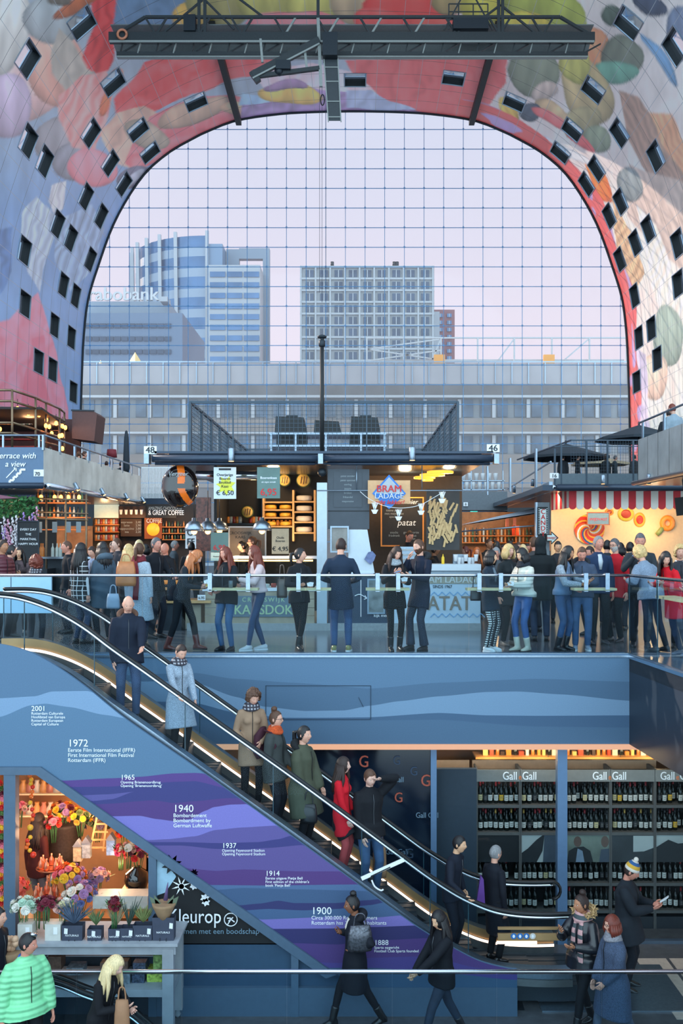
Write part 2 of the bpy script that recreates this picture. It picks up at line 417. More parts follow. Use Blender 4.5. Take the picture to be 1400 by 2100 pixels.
 C[k] = (np.array([222, 100, 96.])*(1+0.14*(vnoise(Z*1.2, Y*1.2, 8)-.5))[..., None])[k]
 k2 = k & (vnoise(Z*.8+9, Y*1.1, 3) > .68); C[k2] = np.array([176, 150, 190.])
 fl = 1+0.10*(vnoise(u/26, v/90, 11)-.5)+0.06*(vnoise(u/6, v/24, 12)-.5)
 C *= fl[..., None]*1.22
 near = np.clip((46-Y)/6, 0, 1)[..., None]
 gen = np.array([190, 165, 160.])*(1+0.3*(vnoise(Y*.3, Z*.3, 6)-.5))[..., None]
 C = C*(1-near)+gen*near
 C = np.clip(C, 0, 255)/255.0
 return np.where(C <= 0.04045, C/12.92, ((C+0.055)/1.055)**2.4)
def vault_mesh(nm, j0, j1, sub, skip):
 ni = 2*n_half*sub; nj = (j1-j0)*sub
 ss = np.linspace(-HALF, HALF, ni+1); A = HALF-np.abs(ss)
 vx = np.interp(A, Ls, FX)*np.sign(ss+1e-9); vz = np.interp(A, Ls, FZ)
 ys = Y0c+CY*np.linspace(j0, j1, nj+1)
 X = np.repeat(vx[:, None], nj+1, 1); Z = np.repeat(vz[:, None], nj+1, 1); Yg = np.repeat(ys[None, :], ni+1, 0)
 co = np.stack([X, Yg, Z], -1).reshape(-1, 3)
 da = CSr/sub*.33; dy = CY/sub*.33; col = 0
 for a_, b_ in ((-1,-1),(1,-1),(-1,1),(1,1)):
  A2 = np.clip(A-a_*da, 0, HALF); x2 = np.interp(A2, Ls, FX)*np.sign(ss+1e-9); z2 = np.interp(A2, Ls, FZ)
  col = col+paint(np.repeat(x2[:, None], nj+1, 1), Yg+b_*dy, np.repeat(z2[:, None], nj+1, 1))/4
 col = col.reshape(-1, 3)
 faces = []
 for i in range(ni):
  ci = i//sub-n_half
  for j in range(nj):
   if skip and (ci, j0+j//sub) in cells: continue
   a = i*(nj+1)+j; faces.append((a, a+nj+1, a+nj+2, a+1))
 me = bpy.data.meshes.new(nm); me.from_pydata(co.tolist(), [], faces)
 at = me.color_attributes.new('print', 'FLOAT_COLOR', 'POINT')
 at.data.foreach_set('color', np.concatenate([col, np.ones((len(col), 1))], 1).ravel())
 uv = me.attributes.new('panel', 'FLOAT2', 'POINT')
 uvd = np.stack([np.repeat(ss[:, None], nj+1, 1)/(2*CSr), (Yg-Y0c)/(2*CY)], -1).reshape(-1, 2)
 uv.data.foreach_set('vector', uvd.ravel())
 me.polygons.foreach_set('use_smooth', [True]*len(faces)); me.update()
 return me
vm = bpy.data.materials.new('printed_panels'); vm.use_nodes = True; n = vm.node_tree; b = n.nodes['Principled BSDF']
b.inputs['Roughness'].default_value = 0.34; b.inputs['Specular IOR Level'].default_value = 0.6
at = n.nodes.new('ShaderNodeAttribute'); at.attribute_name = 'print'; au = n.nodes.new('ShaderNodeAttribute'); au.attribute_name = 'panel'
sp = n.nodes.new('ShaderNodeSeparateXYZ'); n.links.new(au.outputs['Vector'], sp.inputs[0])
def joint(out, w):
 f = n.nodes.new('ShaderNodeMath'); f.operation = 'PINGPONG'; f.inputs[1].default_value = 0.5; n.links.new(out, f.inputs[0])
 g = n.nodes.new('ShaderNodeMath'); g.operation = 'LESS_THAN'; g.inputs[1].default_value = w; n.links.new(f.outputs[0], g.inputs[0]); return g.outputs[0]
ja = joint(sp.outputs['X'], 0.008); jb = joint(sp.outputs['Y'], 0.008)
mm = n.nodes.new('ShaderNodeMix'); mm.data_type = 'RGBA'; mm.inputs['B'].default_value = rgb(60, 62, 68); n.links.new(jb, mm.inputs['Factor']); n.links.new(at.outputs['Color'], mm.inputs['A'])
m2 = n.nodes.new('ShaderNodeMix'); m2.data_type = 'RGBA'; m2.inputs['B'].default_value = rgb(180, 184, 190); n.links.new(ja, m2.inputs['Factor']); n.links.new(mm.outputs['Result'], m2.inputs['A'])
n.links.new(m2.outputs['Result'], b.inputs['Base Color'])
no = n.nodes.new('ShaderNodeTexNoise'); no.inputs['Scale'].default_value = 0.5; bp = n.nodes.new('ShaderNodeBump'); bp.inputs['Strength'].default_value = 0.25; bp.inputs['Distance'].default_value = 0.2
n.links.new(no.outputs[0], bp.inputs['Height']); n.links.new(bp.outputs[0], b.inputs['Normal'])
JF = int((YF-Y0c)/CY)
for nm, j0, j1, sub in (('wall_vault', 20, JF, 7),):
 me = vault_mesh(nm, j0, j1, sub, True); me.materials.append(vm)
 o = bpy.data.objects.new(nm, me); COL.objects.link(o); struct(o)
# recessed flats' windows
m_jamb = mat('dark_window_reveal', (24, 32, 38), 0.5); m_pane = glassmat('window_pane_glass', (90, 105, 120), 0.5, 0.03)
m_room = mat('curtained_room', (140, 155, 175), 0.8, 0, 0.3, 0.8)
for wn, (i, j) in enumerate(wins):
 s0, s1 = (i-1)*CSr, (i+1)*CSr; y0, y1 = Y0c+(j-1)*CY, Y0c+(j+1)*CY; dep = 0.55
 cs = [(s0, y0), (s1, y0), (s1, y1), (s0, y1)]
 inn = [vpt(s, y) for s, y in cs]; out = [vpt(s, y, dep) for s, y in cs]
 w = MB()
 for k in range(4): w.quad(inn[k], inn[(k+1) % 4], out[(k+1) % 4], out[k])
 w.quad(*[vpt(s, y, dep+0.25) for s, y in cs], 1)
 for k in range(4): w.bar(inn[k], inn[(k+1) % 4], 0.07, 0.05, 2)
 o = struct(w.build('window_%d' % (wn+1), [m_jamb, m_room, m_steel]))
 g = MB(); g.quad(*[vpt(s, y, dep*0.62) for s, y in cs]); g.build('pane', m_pane, o)
# glass front: cable net and panes
gcx = [(126+40.27*i) for i in range(31)]
cabl = MB(); m_cable = mat('cable_steel', (110, 165, 215), 0.5, 0.3, 0.02)
def top_at(X):
 a = abs(X); r = None
 for k in range(len(FX)-1, 0, -1):
  if FX[k] <= a <= FX[k-1] or FX[k-1] <= a <= FX[k]: return float(FZ[k])
 return None
gx = [(-561+40.27*i)*K for i in range(28)]
gx = [XX(708+40.27*i, YF) for i in range(-14, 15)]
for x in gx:
 z = top_at(x)
 if z is None: continue
 cabl.bar((x, YF, -4), (x, YF, z), 0.04)
gz = [ZZ(265+40.3*i, YF) for i in range(0, 24)]
for z in gz:
 xs = [float(FX[k]) for k in range(len(FZ)-1) if FZ[k] <= z <= FZ[k+1]]
 if not xs: continue
 x = xs[-1]; cabl.bar((-x, YF+0.05, z), (x, YF+0.05, z), 0.045)
 for xx in gx:
  if abs(xx) < x: cabl.box(xx-0.06, xx+0.06, YF-0.06, YF, z-0.06, z+0.06)
front = struct(cabl.build('window_front', m_cable))
g = MB(); pts = [(float(a), float(c)) for a, c in zip(FX, FZ)]; pts = pts+[(-a, c) for a, c in reversed(pts[:-1])]
g.v = [(a, YF+0.1, c) for a, c in pts]; g.f = [tuple(range(len(pts)))]; g.m = [0]; g.sm = [False]
g.build('glazing', glassmat('front_glazing', (250, 252, 255), 0.0, 0.05, 0.4, 0.07), front)
rim = MB(); pl = [vpt(s, YF-0.1, -0.05) for s in np.linspace(-HALF, HALF, 120)]
rim.tube(pl, 0.09, 6); struct(rim.build('trim_1', m_dark))
# ceiling rails of the maintenance crane
for k, sg in enumerate((-1, 1)):
 X = 8.66*sg; z = top_at(X); r = MB(); r.box(X-0.2, X+0.2, 60, YF-0.1, z-0.5, z-0.1)
 tag(r.build('crane_rail', m_black), ('left' if sg < 0 else 'right')+' black ceiling rail running under the vault to the glass front', 'rail')
# ------------------------------------------------------------------ floors and the void
YE = 15.3                      # edge of the upper floor
XR = XX(1290, YE)              # right return of the void
fl = mat('grey_terrazzo_floor', (92, 96, 102), 0.16, 0, 0.10, 40)
fl2 = mat('lower_floor_stone', (84, 84, 88), 0.22, 0, 0.16, 6)
m_slab = mat('blue_grey_plaster', (98, 146, 188), 0.55, 0, 0.05, 60)
b_ = MB(); b_.box(-30, 30, YE+0.31, YF+0.5, -0.25, 0); b_.box(-30, 30, YE, YE+.31, -.012, 0)
struct(b_.build('floor', fl))
ret = 0.06                     # the return edge leans outwards a little towards the photographer
b_ = MB(); b_.zprism([(XR, YE), (XR+ret*13, 2.0), (14, 2.0), (14, YE)], -0.25, 0); struct(b_.build('floor_right', fl))
b_ = MB(); b_.zprism([(-14, YE), (-14, 8), (-7.3, 8), (-7.3, YE)], -0.25, 0); struct(b_.build('floor_left', fl))
b_ = MB(); b_.box(-16, 16, 2, 24, LOW-0.2, LOW); struct(b_.build('floor_lower', fl2))
tl = MB()
for k in range(3): tl.box(4.2+k*0.5, 4.65+k*0.5, 13.0, 14.9, LOW, LOW+0.006)
struct(tl.build('trim_9', mat('pale_floor_tiles', (196, 180, 166), 0.3, 0, 0.1)))
def bands(name, Y, x0, x1, dx, curves, mats, lo, hi, parent=None, thick=0.12):
 """a wall painted with wavy bands; curves listed from the top down, in photo rows"""
 w = MB(); xs = np.arange(x0, x1+dx*0.5, dx)
 def col(px):
  t, bt = hi(px), lo(px); ys = [t]
  for c in curves: ys.append(min(max(interp(c, px), ys[-1]), bt))
  ys.append(bt); return ys
 prev = None
 for px in xs:
  ys = col(px)
  if prev is not None:
   for k in range(len(ys)-1):
    if ys[k+1]-ys[k] < 0.01 and prev[1][k+1]-prev[1][k] < 0.01: continue
    w.quad(P(prev[0], prev[1][k+1], Y), P(px, ys[k+1], Y), P(px, ys[k], Y), P(prev[0], prev[1][k], Y), k)
   a, b2 = P(prev[0], prev[1][0], Y), P(px, ys[0], Y); c, d = P(prev[0], prev[1][-1], Y), P(px, ys[-1], Y)
   bk = Vector((0, thick, 0)); w.quad(a, b2, b2+bk, a+bk, 0); w.quad(c, d, d+bk, c+bk, 0); w.quad(a+bk, b2+bk, d+bk, c+bk, 0)
  prev = (px, ys)
 return w.build(name, mats, parent)
# fascia of the upper floor
cA = [(0,1395),(400,1380),(480,1392),(600,1400),(760,1412),(900,1400),(1100,1392),(1290,1398)]
cB = [(0,1400),(390,1397),(487,1430),(540,1449),(625,1458),(705,1457),(760,1447),(818,1438),(900,1428),(1000,1419),(1060,1418),(1150,1424),(1290,1437)]
cC = [(0,1430),(390,1440),(487,1462),(583,1472),(657,1472),(754,1471),(900,1462),(1000,1467),(1100,1468),(1290,1467)]
cD = [(0,1450),(487,1480),(700,1478),(900,1476),(1100,1490),(1290,1492)]
mb1 = mat('mural_blue_upper', tone((92, 140, 184)), 0.6, 0, .05, 60); mb2 = mat('mural_blue_dusk', tone((78, 122, 164)), 0.6, 0, .05, 60)
mb3 = mat('mural_blue_pale', tone((128, 172, 214)), 0.6, 0, .05, 60); mb4 = mat('mural_blue_deep', tone((66, 110, 156)), 0.6, 0, .05, 60)
fas = bands('wall_fascia', YE, -118, 1290, 8, [cA, cB, cC, cD], [mb1, mb2, mb3, mb4, mb2], lambda p: 1526, lambda p: 1342, thick=0.3)
struct(fas)
hx = MB()
for (a, c) in (((545,1406),(760,1406)), ((760,1406),(760,1475)), ((545,1406),(545,1475)), ((545,1475),(760,1475))): hx.bar(P(*a, YE-0.004), P(*c, YE-0.004), 0.012, 0.008)
hx.bar(P(735,1430,YE-.004), P(745,1450,YE-.004), .012, .008); hx.build('hatch_outline', mat('hatch_joint', (40, 62, 84), .7), fas)  # thin dark bars mark the hatch joints
cap_ = MB(); cap_.box(-14, XR, YE-0.02, YE, -0.03, 0.0); struct(cap_.build('trim_2', m_steel))
# fascia on the right return, seen from the side
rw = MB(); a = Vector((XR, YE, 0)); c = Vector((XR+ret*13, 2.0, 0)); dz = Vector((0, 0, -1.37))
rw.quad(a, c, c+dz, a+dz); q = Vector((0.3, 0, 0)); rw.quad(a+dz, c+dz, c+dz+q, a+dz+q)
struct(rw.build('wall_fascia_right', mat('shaded_plaster', (34, 46, 60), .5, 0, .05)))  # shade on this side put into a darker plaster colour
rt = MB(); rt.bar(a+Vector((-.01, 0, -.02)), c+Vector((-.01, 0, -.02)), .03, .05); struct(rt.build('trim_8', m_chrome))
# light line under the fascia (a real recessed lighting strip)
ls = MB(); ls.box(XX(440, YE), 9, YE-0.02, YE+0.16, -1.45, -1.372)
lt = MB()
m_strip = mat('warm_strip_light', (90, 70, 60), 0.5, emit=.75, ecol=(255, 190, 150))
o = tag(ls.build('light_strip', m_strip), 'long warm light strip under the blue wall above the wine shop', 'light')
sf = MB(); sf.box(XX(380, YE), 9, YE+0.16, 18.6, -1.42, -1.37); struct(sf.build('ceiling_shop', m_dark))
# soffit of the void behind the stairs with warm glowing panels
# ------------------------------------------------------------------ rails with glass
def rail_run(name, a, b, h, label, posts, m_hand, glass_drop=0.02, joints=(), hr=0.024):
 t = thing(name, label, 'railing', a)
 a = Vector(a); b = Vector(b); d = b-a; up = Vector((0, 0, h))
 m = MB(); m.tube([up, d+up], hr, 10); m.build('handrail', m_hand, t)
 js = [0]+list(joints)+[1]
 for j0, j1 in zip(js, js[1:]):
  g = MB(); e0 = d*j0+d.normalized()*0.006; e1 = d*j1-d.normalized()*0.006; nrm = d.normalized().cross(Vector((0, 0, 1)))*0.007
  z0 = Vector((0, 0, glass_drop)); z1 = Vector((0, 0, h-0.03))
  v = [e0+z0-nrm, e1+z0-nrm, e1+z1-nrm, e0+z1-nrm, e0+z0+nrm, e1+z0+nrm, e1+z1+nrm, e0+z1+nrm]
  g.add(v, [(0,1,2,3),(4,7,6,5)])
  g.add(v, [(0,4,5,1),(1,5,6,2),(2,6,7,3),(3,7,4,0)], 1)
  g.build('glass_panel', [m_glass, m_gedge], t)
 m = MB(); m.bar(Vector((0, 0, 0.0)), d, 0.05, 0.05); m.build('base_channel', m_steel, t)
 return t
m_gedge = mat('glass_edge', (30, 62, 74), 0.2)
YR = 15.38
hR = EYE-ZZ(1180, YR)
hR = ZZ(1180, YR)
def jx(px): return (XX(px, YR)-XX(-40, YR))/(XX(1290, YR)-XX(-40, YR))
rl = rail_run('glass_railing', (XX(-40, YR), YR, 0), (XX(1290, YR), YR, 0), hR, 'long glass railing with steel handrail along the upper floor edge', (), m_chrome, joints=[jx(p) for p in (128, 292, 459, 626, 793, 961, 1128)])
rr = rail_run('glass_railing', (XX(1290, YR), YR, 0), (XX(1290, YR)+ret*12, YR-12, 0), hR, 'glass railing running back from the corner at the right edge', (), m_chrome, joints=(.1, .2, .3, .4, .5, .6, .7, .8, .9))
# small leaning tables hung on the rail
m_pine = mat('pale_pine', (214, 196, 150), 0.5, 0, .12, 8)
tabs = [(432,528,(431,509)),(588,678,(612,653)),(750,840,(774,816)),(958,1048,(982,1026)),(1178,1266,(1200,1244))]
names = ['left of the cheese counter', 'beside the woman in black leggings', 'beneath the couple eating fries', 'beside the chequered trousers', 'beneath the denim couple']
for (p0, p1, br), nm in zip(tabs, names):
 t = thing('leaning_table', 'narrow pine leaning shelf hung on the railing, '+nm, 'table', (XX((p0+p1)/2, YR), YR, 0), 0, 'pine shelves hung on the railing')
 cx = (p0+p1)/2; w = (XX(p1, YR)-XX(p0, YR))/2; z = ZZ(1209, YR)
 m = MB(); m.box(-w, w, 0.03, 0.30, z-0.018, z+0.018); m.build('tabletop', m_pine, t)
 for p in br:
  x = XX(p, YR)-XX(cx, YR); m = MB(); m.box(x-0.032, x+0.032, -0.05, -0.035, z, hR+0.01); m.box(x-0.032, x+0.032, -0.05, 0.06, hR+.01, hR+0.035); m.box(x-0.032, x+0.032, -0.05, 0.05, z-0.03, z-0.018)
  m.build('bracket', m_steel, t)
t = thing('leaning_table', 'pine shelf hung on the side railing at the right edge', 'table', (XX(1310, YR), 14.6, 0), 0, 'pine shelves hung on the railing')
m = MB(); m.box(0.02, .3, -1.2, 0, .92, .955); m.build('tabletop', m_pine, t)
m = MB(); m.box(-0.06, -.04, -.35, -.29, .92, hR+.03); m.build('bracket', m_steel, t)
# pale blue panel hung on the rail at the left
m = MB(); m.box(XX(-60, 15.2), XX(107, 15.2), 15.15, 15.2, ZZ(1257, 15.2), ZZ(1183, 15.2)); m.box(XX(25, 15.2)-.004, XX(25, 15.2)+.004, 15.145, 15.15, ZZ(1257, 15.2), ZZ(1183, 15.2), 1)
tag(m.build('privacy_panel', [mat('pale_blue_panel', (150, 190, 215), .4, 0, .03), m_dark]), 'pale blue panel hung behind the top of the escalator', 'panel')
# lower rail, nearest to the photographer
YL = 11.8
hL = ZZ(1992, YL)-LOW
ll = XX(-60, YL); lr = XX(1460, YL)
def jl(px): return (XX(px, YL)-ll)/(lr-ll)
rail_run('glass_railing', (ll, YL, LOW), (lr, YL, LOW), hL, 'lowest glass railing crossing the bottom of the picture', (), m_chrome, joints=[jl(p) for p in (157, 373, 588, 804, 1018, 1233)])
# ------------------------------------------------------------------ escalator
YN, YFa = 13.3, 14.55
es = thing('escalator', 'long down escalator with glass sides carrying people to the lower floor', 'escalator', (0, 0, 0))
hn = [(-60,1216),(0,1216),(50,1224),(110,1246),(170,1280),(230,1325),(300,1374),(400,1446),(500,1517),(600,1588),(700,1661),(800,1735),(870,1787),(920,1820),(960,1842),(1010,1862),(1060,1871),(1120,1874),(1170,1873)]
hand = [P(x, y, YN) for x, y in hn]
def path_at(Y, dz=0, pts=None): return [Vector((p.x, Y, p.z+dz)) for p in (pts or hand)]
hs = smooth_path(hand, 5)
end = hs[-1]
loop = [end+Vector((0.12*math.sin(a), 0, -0.13+0.13*math.cos(a))) for a in np.linspace(0.3, PI, 7)]
sh = [Vector((p.x, 0, p.z)) for p in hs+loop]
def side(Y, sgn, nm):
 pts = [Vector((p.x, Y, p.z)) for p in sh]
 r = MB(); r.tube(pts, 0.04, 8, ry=0.022, up=(0, 1, 0)); r.build('handrail', m_rubber, es)
 r = MB(); r.tube([p+Vector((0, 0, -0.045)) for p in pts[:len(hs)]], 0.045, 8, ry=0.024, up=(0, 1, 0)); r.build('handrail_guide', m_chrome, es)
 up = [p for p in hs]; N = len(up)
 bal = 0.72
 cuts = [0, 10, 22, 34, 43, 52, 61, 70, N-1]
 for a, c in zip(cuts, cuts[1:]):
  g = MB()
  for k in range(a, min(c, N-1)):
   p, q = up[k], up[k+1]
   g.quad((p.x, Y, p.z-bal), (q.x, Y, q.z-bal), (q.x, Y, q.z-.06), (p.x, Y, p.z-.06))
  g.bar((up[a].x, Y, up[a].z-bal), (up[a].x, Y, up[a].z-.06), .012, .012, 1)
  if len(g.f): g.build('glass_panel', [m_glass, m_gedge], es)
 return up
up = side(YN, -1, 'near'); side(YFa, 1, 'far')
def strip(nm, Y0, Y1, d0, d1, m, pts=None, parent=es):
 g = MB(); u = pts or up
 for p, q in zip(u, u[1:]):
  g.quad((p.x, Y0, p.z-d0), (q.x, Y0, q.z-d0), (q.x, Y1, q.z-d1), (p.x, Y1, p.z-d1))
 return g.build(nm, m, parent)
m_skirt = mat('escalator_skirt_steel', (150, 150, 150), 0.28, 0.85, .1, 8)
m_led = mat('escalator_light_strip', (255, 225, 205), 0.5, emit=2.4, ecol=(255, 214, 186))
m_warmp = mat('bronze_side_panel', (176, 140, 96), 0.4, 0.4, .15, 3)
strip('side_rim', YN-.10, YN-.10, .72, .84, m_steel); strip('side_rim', YN-.12, YN-.12, .84, .93, m_skirt)
strip('balustrade_deck', YN-.12, YN+.08, .72, .72, m_steel)
strip('balustrade_deck', YFa-.10, YFa+.06, .72, .72, m_skirt)
strip('inner_panel', YFa-.10, YFa-.10, .72, .86, m_warmp); strip('light_strip', YFa-.13, YFa-.13, .86, .90, m_led); strip('inner_panel', YFa-.12, YFa-.12, .90, 1.02, m_skirt)
strip('inner_panel', YN+.08, YN+.08, .72, 1.0, m_skirt)
strip('outer_panel', YFa+.06, YFa+.06, .72, 1.25, mat('outer_cladding', (90, 110, 130), .4, .3)); strip('underside', YN-.05, YFa+.05, 1.28, 1.28, m_dark)
# steps
def belt(x):
 for p, q in zip(up, up[1:]):
  if p.x <= x <= q.x: return p.z+(q.z-p.z)*(x-p.x)/(q.x-p.x)-1.0
 return up[-1].z-1.0 if x > up[-1].x else up[0].z-1.0
m_step = mat('step_treads', (58, 66, 74), .45, .6, .1, 60)
x = up[0].x; k = 0
sx_ = []
while x < up[-1].x:
 g = MB(); z = belt(x+0.2); g.box(x, x+0.40, YN+.1, YFa-.12, z-.22, z);
 for c in range(6): g.box(x, x+.40, YN+.2+c*.17, YN+.22+c*.17, z, z+.008)
 g.build('step', m_step, es); sx_.append((x, x+.4, z)); x += 0.40
def stepz(px, Y=13.9):
 X = XX(px, Y)
 for a, b, z in sx_:
  if a <= X < b: return z
 return belt(X)
g = MB(); g.box(up[-1].x-.4, up[-1].x+1.6, YN-.1, YFa+.1, LOW, LOW+.02); g.build('landing_plate', m_steel, es)
# round pictograms on the skirting at the foot
sg = MB()
for k in range(4):
 c = P(1053+k*13, 1920, 13.16); sg.add([c+Vector((.04*math.cos(a), 0, .04*math.sin(a))) for a in np.linspace(0, 2*PI, 17)[:-1]], [tuple(range(16))], 0 if k < 3 else 1)
 c = c+Vector((0, -.004, 0)); sg.add([c+Vector((.017*math.cos(a), 0, .024*math.sin(a))) for a in np.linspace(0, 2*PI, 9)[:-1]], [tuple(range(8))], 2)
sg.build('pictogram', [mat('pictogram_blue', (40, 110, 180), .5), mat('pictogram_pale', (210, 205, 200), .5), m_txtw], es)
gp = MB(); gp.box(XX(1020, 13.2), XX(1155, 13.2), 13.17, 13.2, ZZ(1927, 13.2), ZZ(1913, 13.2)); gp.box(XX(1020, 13.2), XX(1155, 13.2), 13.17, 13.2, ZZ(1905, 13.2), ZZ(1900, 13.2)); gp.build('foot_panel', m_warmp, es)
gp = MB(); gp.box(XX(1018, 13.2), XX(1100, 13.2), 13.168, 13.19, ZZ(1934, 13.2), ZZ(1929, 13.2)); gp.build('light_strip', m_led, es)
# folded no-trolley bar across the near side
m = MB(); m.bar(P(741, 1802, 13.1), P(828, 1763, 13.1), .05, .02, up=(0, 1, 0)); m.bar(P(760, 1797, 13.09), P(800, 1778, 13.09), .012, .02, 1, up=(0, 1, 0)); m.build('barrier_bar', [m_white, m_black], es)
m = MB(); m.tube(smooth_path([P(762, 1805, 13.1), P(768, 1818, 13.1), P(780, 1826, 13.1), P(786, 1824, 13.1)], 4), .012, 6); m.build('hook', m_white, es)
# ------------------------------------------------------------------ mural wall under the escalator
YM = 13.1
ws = [(-60,1318),(0,1321),(60,1337),(118,1368),(180,1412),(250,1469),(340,1532),(428,1593),(620,1731),(800,1862),(870,1911),(930,1945),(985,1972),(1040,1986),(1060,1988)]
wsx = [a for a, _ in ws]; wsc = smooth_path([Vector((a, b, 0)) for a, b in ws], 6)
def hi(p): return float(np.interp(p, [q.x for q in wsc], [q.y for q in wsc]))
def lo(p):
 if p < 85: return 1572
 if p < 700: return 1572+(p-85)*(1990-1572)/(680-85)
 return 2036
B = [
 ([(0,1432),(71,1428),(107,1418),(178,1417),(250,1440)], 'a', (84,126,166)),
 ([(0,1470),(64,1446),(93,1443),(143,1450),(214,1466),(264,1474)], 'b', (130,168,210)),
 ([(0,1610),(126,1601),(229,1596),(286,1593),(357,1586),(400,1585),(460,1590)], 'c', (88,132,172)),
 ([(0,1620),(143,1614),(229,1613),(286,1607),(371,1603),(400,1602),(464,1616)], 'd', (92,56,150)),
 ([(0,1634),(166,1631),(220,1629),(274,1624),(275,1624),(400,1634)], 'e', (58,58,140)),
 ([(0,1640),(166,1631),(186,1643),(229,1639),(274,1624),(275,1624),(400,1634)], 'f', (96,88,172)),
 ([(0,1655),(186,1650),(229,1648),(286,1643),(314,1641),(357,1647),(400,1643),(464,1637),(500,1637)], 'g', (58,58,140)),
 ([(0,1674),(231,1674),(286,1673),(323,1680),(357,1684),(390,1680),(420,1663),(439,1655),(474,1650),(512,1649)], 'h', (88,52,142)),
 ([(0,1723),(303,1723),(343,1721),(400,1715),(442,1702),(496,1697),(567,1693)], 'i', (132,124,222)),
 ([(0,1727),(300,1727),(371,1727),(450,1729),(529,1727),(571,1721),(596,1714),(640,1712)], 'j', (100,86,172)),
 ([(0,1734),(300,1734),(371,1734),(443,1741),(500,1742),(550,1739),(621,1733),(660,1730)], 'k', (56,54,140)),
 ([(0,1780),(382,1781),(443,1786),(500,1783),(621,1787),(704,1787),(760,1786)], 'l', (100,82,164)),
 ([(0,1815),(432,1815),(550,1816),(714,1814),(800,1812)], 'm', (90,50,138)),
 ([(0,1828),(439,1825),(500,1821),(621,1824),(714,1826),(800,1830)], 'n', (80,116,170)),
 ([(0,1860),(486,1857),(532,1853),(571,1847),(604,1852),(686,1852),(754,1846),(800,1841)], 'o', (62,98,146)),
 ([(0,1870),(500,1867),(550,1864),(621,1867),(693,1864),(760,1856),(800,1848)], 'p', (46,50,120)),
 ([(0,1890),(525,1886),(693,1880),(753,1883),(830,1877),(860,1876)], 'q', (66,104,156)),
 ([(0,1906),(550,1905),(693,1904),(764,1901),(856,1898),(900,1896)], 'r', (130,118,214)),
 ([(0,1934),(593,1934),(693,1937),(764,1929),(879,1924),(950,1924)], 's', (48,44,120)),
 ([(0,1973),(643,1973),(693,1975),(764,1964),(879,1961),(979,1985),(1060,2000)], 't', (84,56,142)),
 ([(0,1992),(643,1985),(764,1985),(879,1992),(1060,2010)], 'u', (80,66,160)),
]
mats_ = [mat('mural_%s_%d' % ('tone', i), tone(c, .84, .86), .6, 0, .05, 60) for i, (_, _, c) in enumerate(B)]+[mat('mural_tone_last', (52, 84, 114), .6, 0, .05, 60)]
wm = struct(bands('wall_mural', YM, -60, 1060, 5, [b[0] for b in B], mats_, lo, hi, thick=.05))
T = YM-0.006
def lab(px, py, yr, lines, big):
 text('lettering', yr, big, P(px, py, T), m_txtw, wm, bold=.004, ext=.001)
 s = big*0.52
 text('lettering', '\n'.join(lines), s, P(px, py+big*80, T), m_txtw, wm, bold=.0, ext=.001, line=.95)
lab(64,1458,'2001',['Rotterdam Culturele','Hoofdstad van Europa','Rotterdam European','Capital of Culture'],.095)
lab(139,1531,'1972',['Eerste Film International (IFFR)','First International Film Festival','Rotterdam (IFFR)'],.135)
lab(247,1599,'1965',['Opening Brienenoordbrug',"Opening 'Brienenoordbrug'"],.095)
lab(355,1665,'1940',['Bombardement','Bombardment by','German Luftwaffe'],.135)
lab(455,1739,'1937',['Opening Feyenoord Stadion','Opening Feyenoord Stadium'],.095)
lab(544,1796,'1914',['Eerste uitgave Pietje Bell',"First edition of the children's","book 'Pietje Bell'"],.095)
lab(638,1875,'1900',['Circa 300.000 Rotterdammers','Rotterdam has 300.000 inhabitants'],.135)
lab(767,1938,'1888',['Sparta opgericht','Football Club Sparta founded'],.095)
# frame that follows the slope
m_frame = mat('slate_blue_frame', (72, 94, 116), .5, 0, .05)
fr = MB(); fr.prism([(XX(-60,YM),ZZ(1572,YM)),(XX(85,YM),ZZ(1572,YM)),(XX(690,YM),ZZ(1997,YM)),(XX(668,YM),ZZ(2004,YM)),(XX(76,YM),ZZ(1588,YM)),(XX(-60,YM),ZZ(1588,YM))], YM-.04, YM+.12)
fr.box(XX(9,YM), XX(33,YM), YM-.03, YM+.12, LOW, ZZ(1577,YM)); fr.box(XX(305,YM), XX(321,YM), YM-.03, YM+.12, LOW, ZZ(1738,YM))
fr.box(XX(597,YM), XX(612,YM), YM-.03, YM+.12, LOW, ZZ(1945,YM)); fr.box(XX(321,YM), XX(1060,YM), YM-.02, YM+.12, LOW, ZZ(2025,YM)+.0)
struct(fr.build('trim_3', m_frame))
# infill panels between the frame posts
pn = MB(); pn.prism([(XX(321,YM+.05),ZZ(1752,YM+.05)),(XX(590,YM+.05),ZZ(1937,YM+.05)),(XX(321,YM+.05),ZZ(1937,YM+.05))], YM+.05, YM+.1)
pst = thing('window_poster', 'black window poster with white leaves, snowflakes and lettering under the stairs', 'poster', P(321, 1937, YM+.05))
def rel(o, t): o.parent = t; o.matrix_parent_inverse = Matrix.Translation(-Vector(t.location)); return o
rel(pn.build('backing', m_black), pst)
pt = MB(); pt.prism([(XX(321,YM),ZZ(1757,YM)),(XX(352,YM),ZZ(1778,YM)),(XX(360,YM),ZZ(1800,YM)),(XX(338,YM),ZZ(1832,YM)),(XX(321,YM),ZZ(1838,YM))], YM+.03, YM+.045); rel(pt.build('pale_field', mat('poster_pale', (150,185,205), .5)), pst)
def star(g, c, R, n, w, mi=0):
 for k in range(n):
  a = 2*PI*k/n+.3; d = Vector((math.cos(a), 0, math.sin(a))); e = Vector((-d.z, 0, d.x))
  g.add([c, c+d*R*.5+e*w, c+d*R, c+d*R*.5-e*w], [(0,1,2,3)], mi)
g = MB()
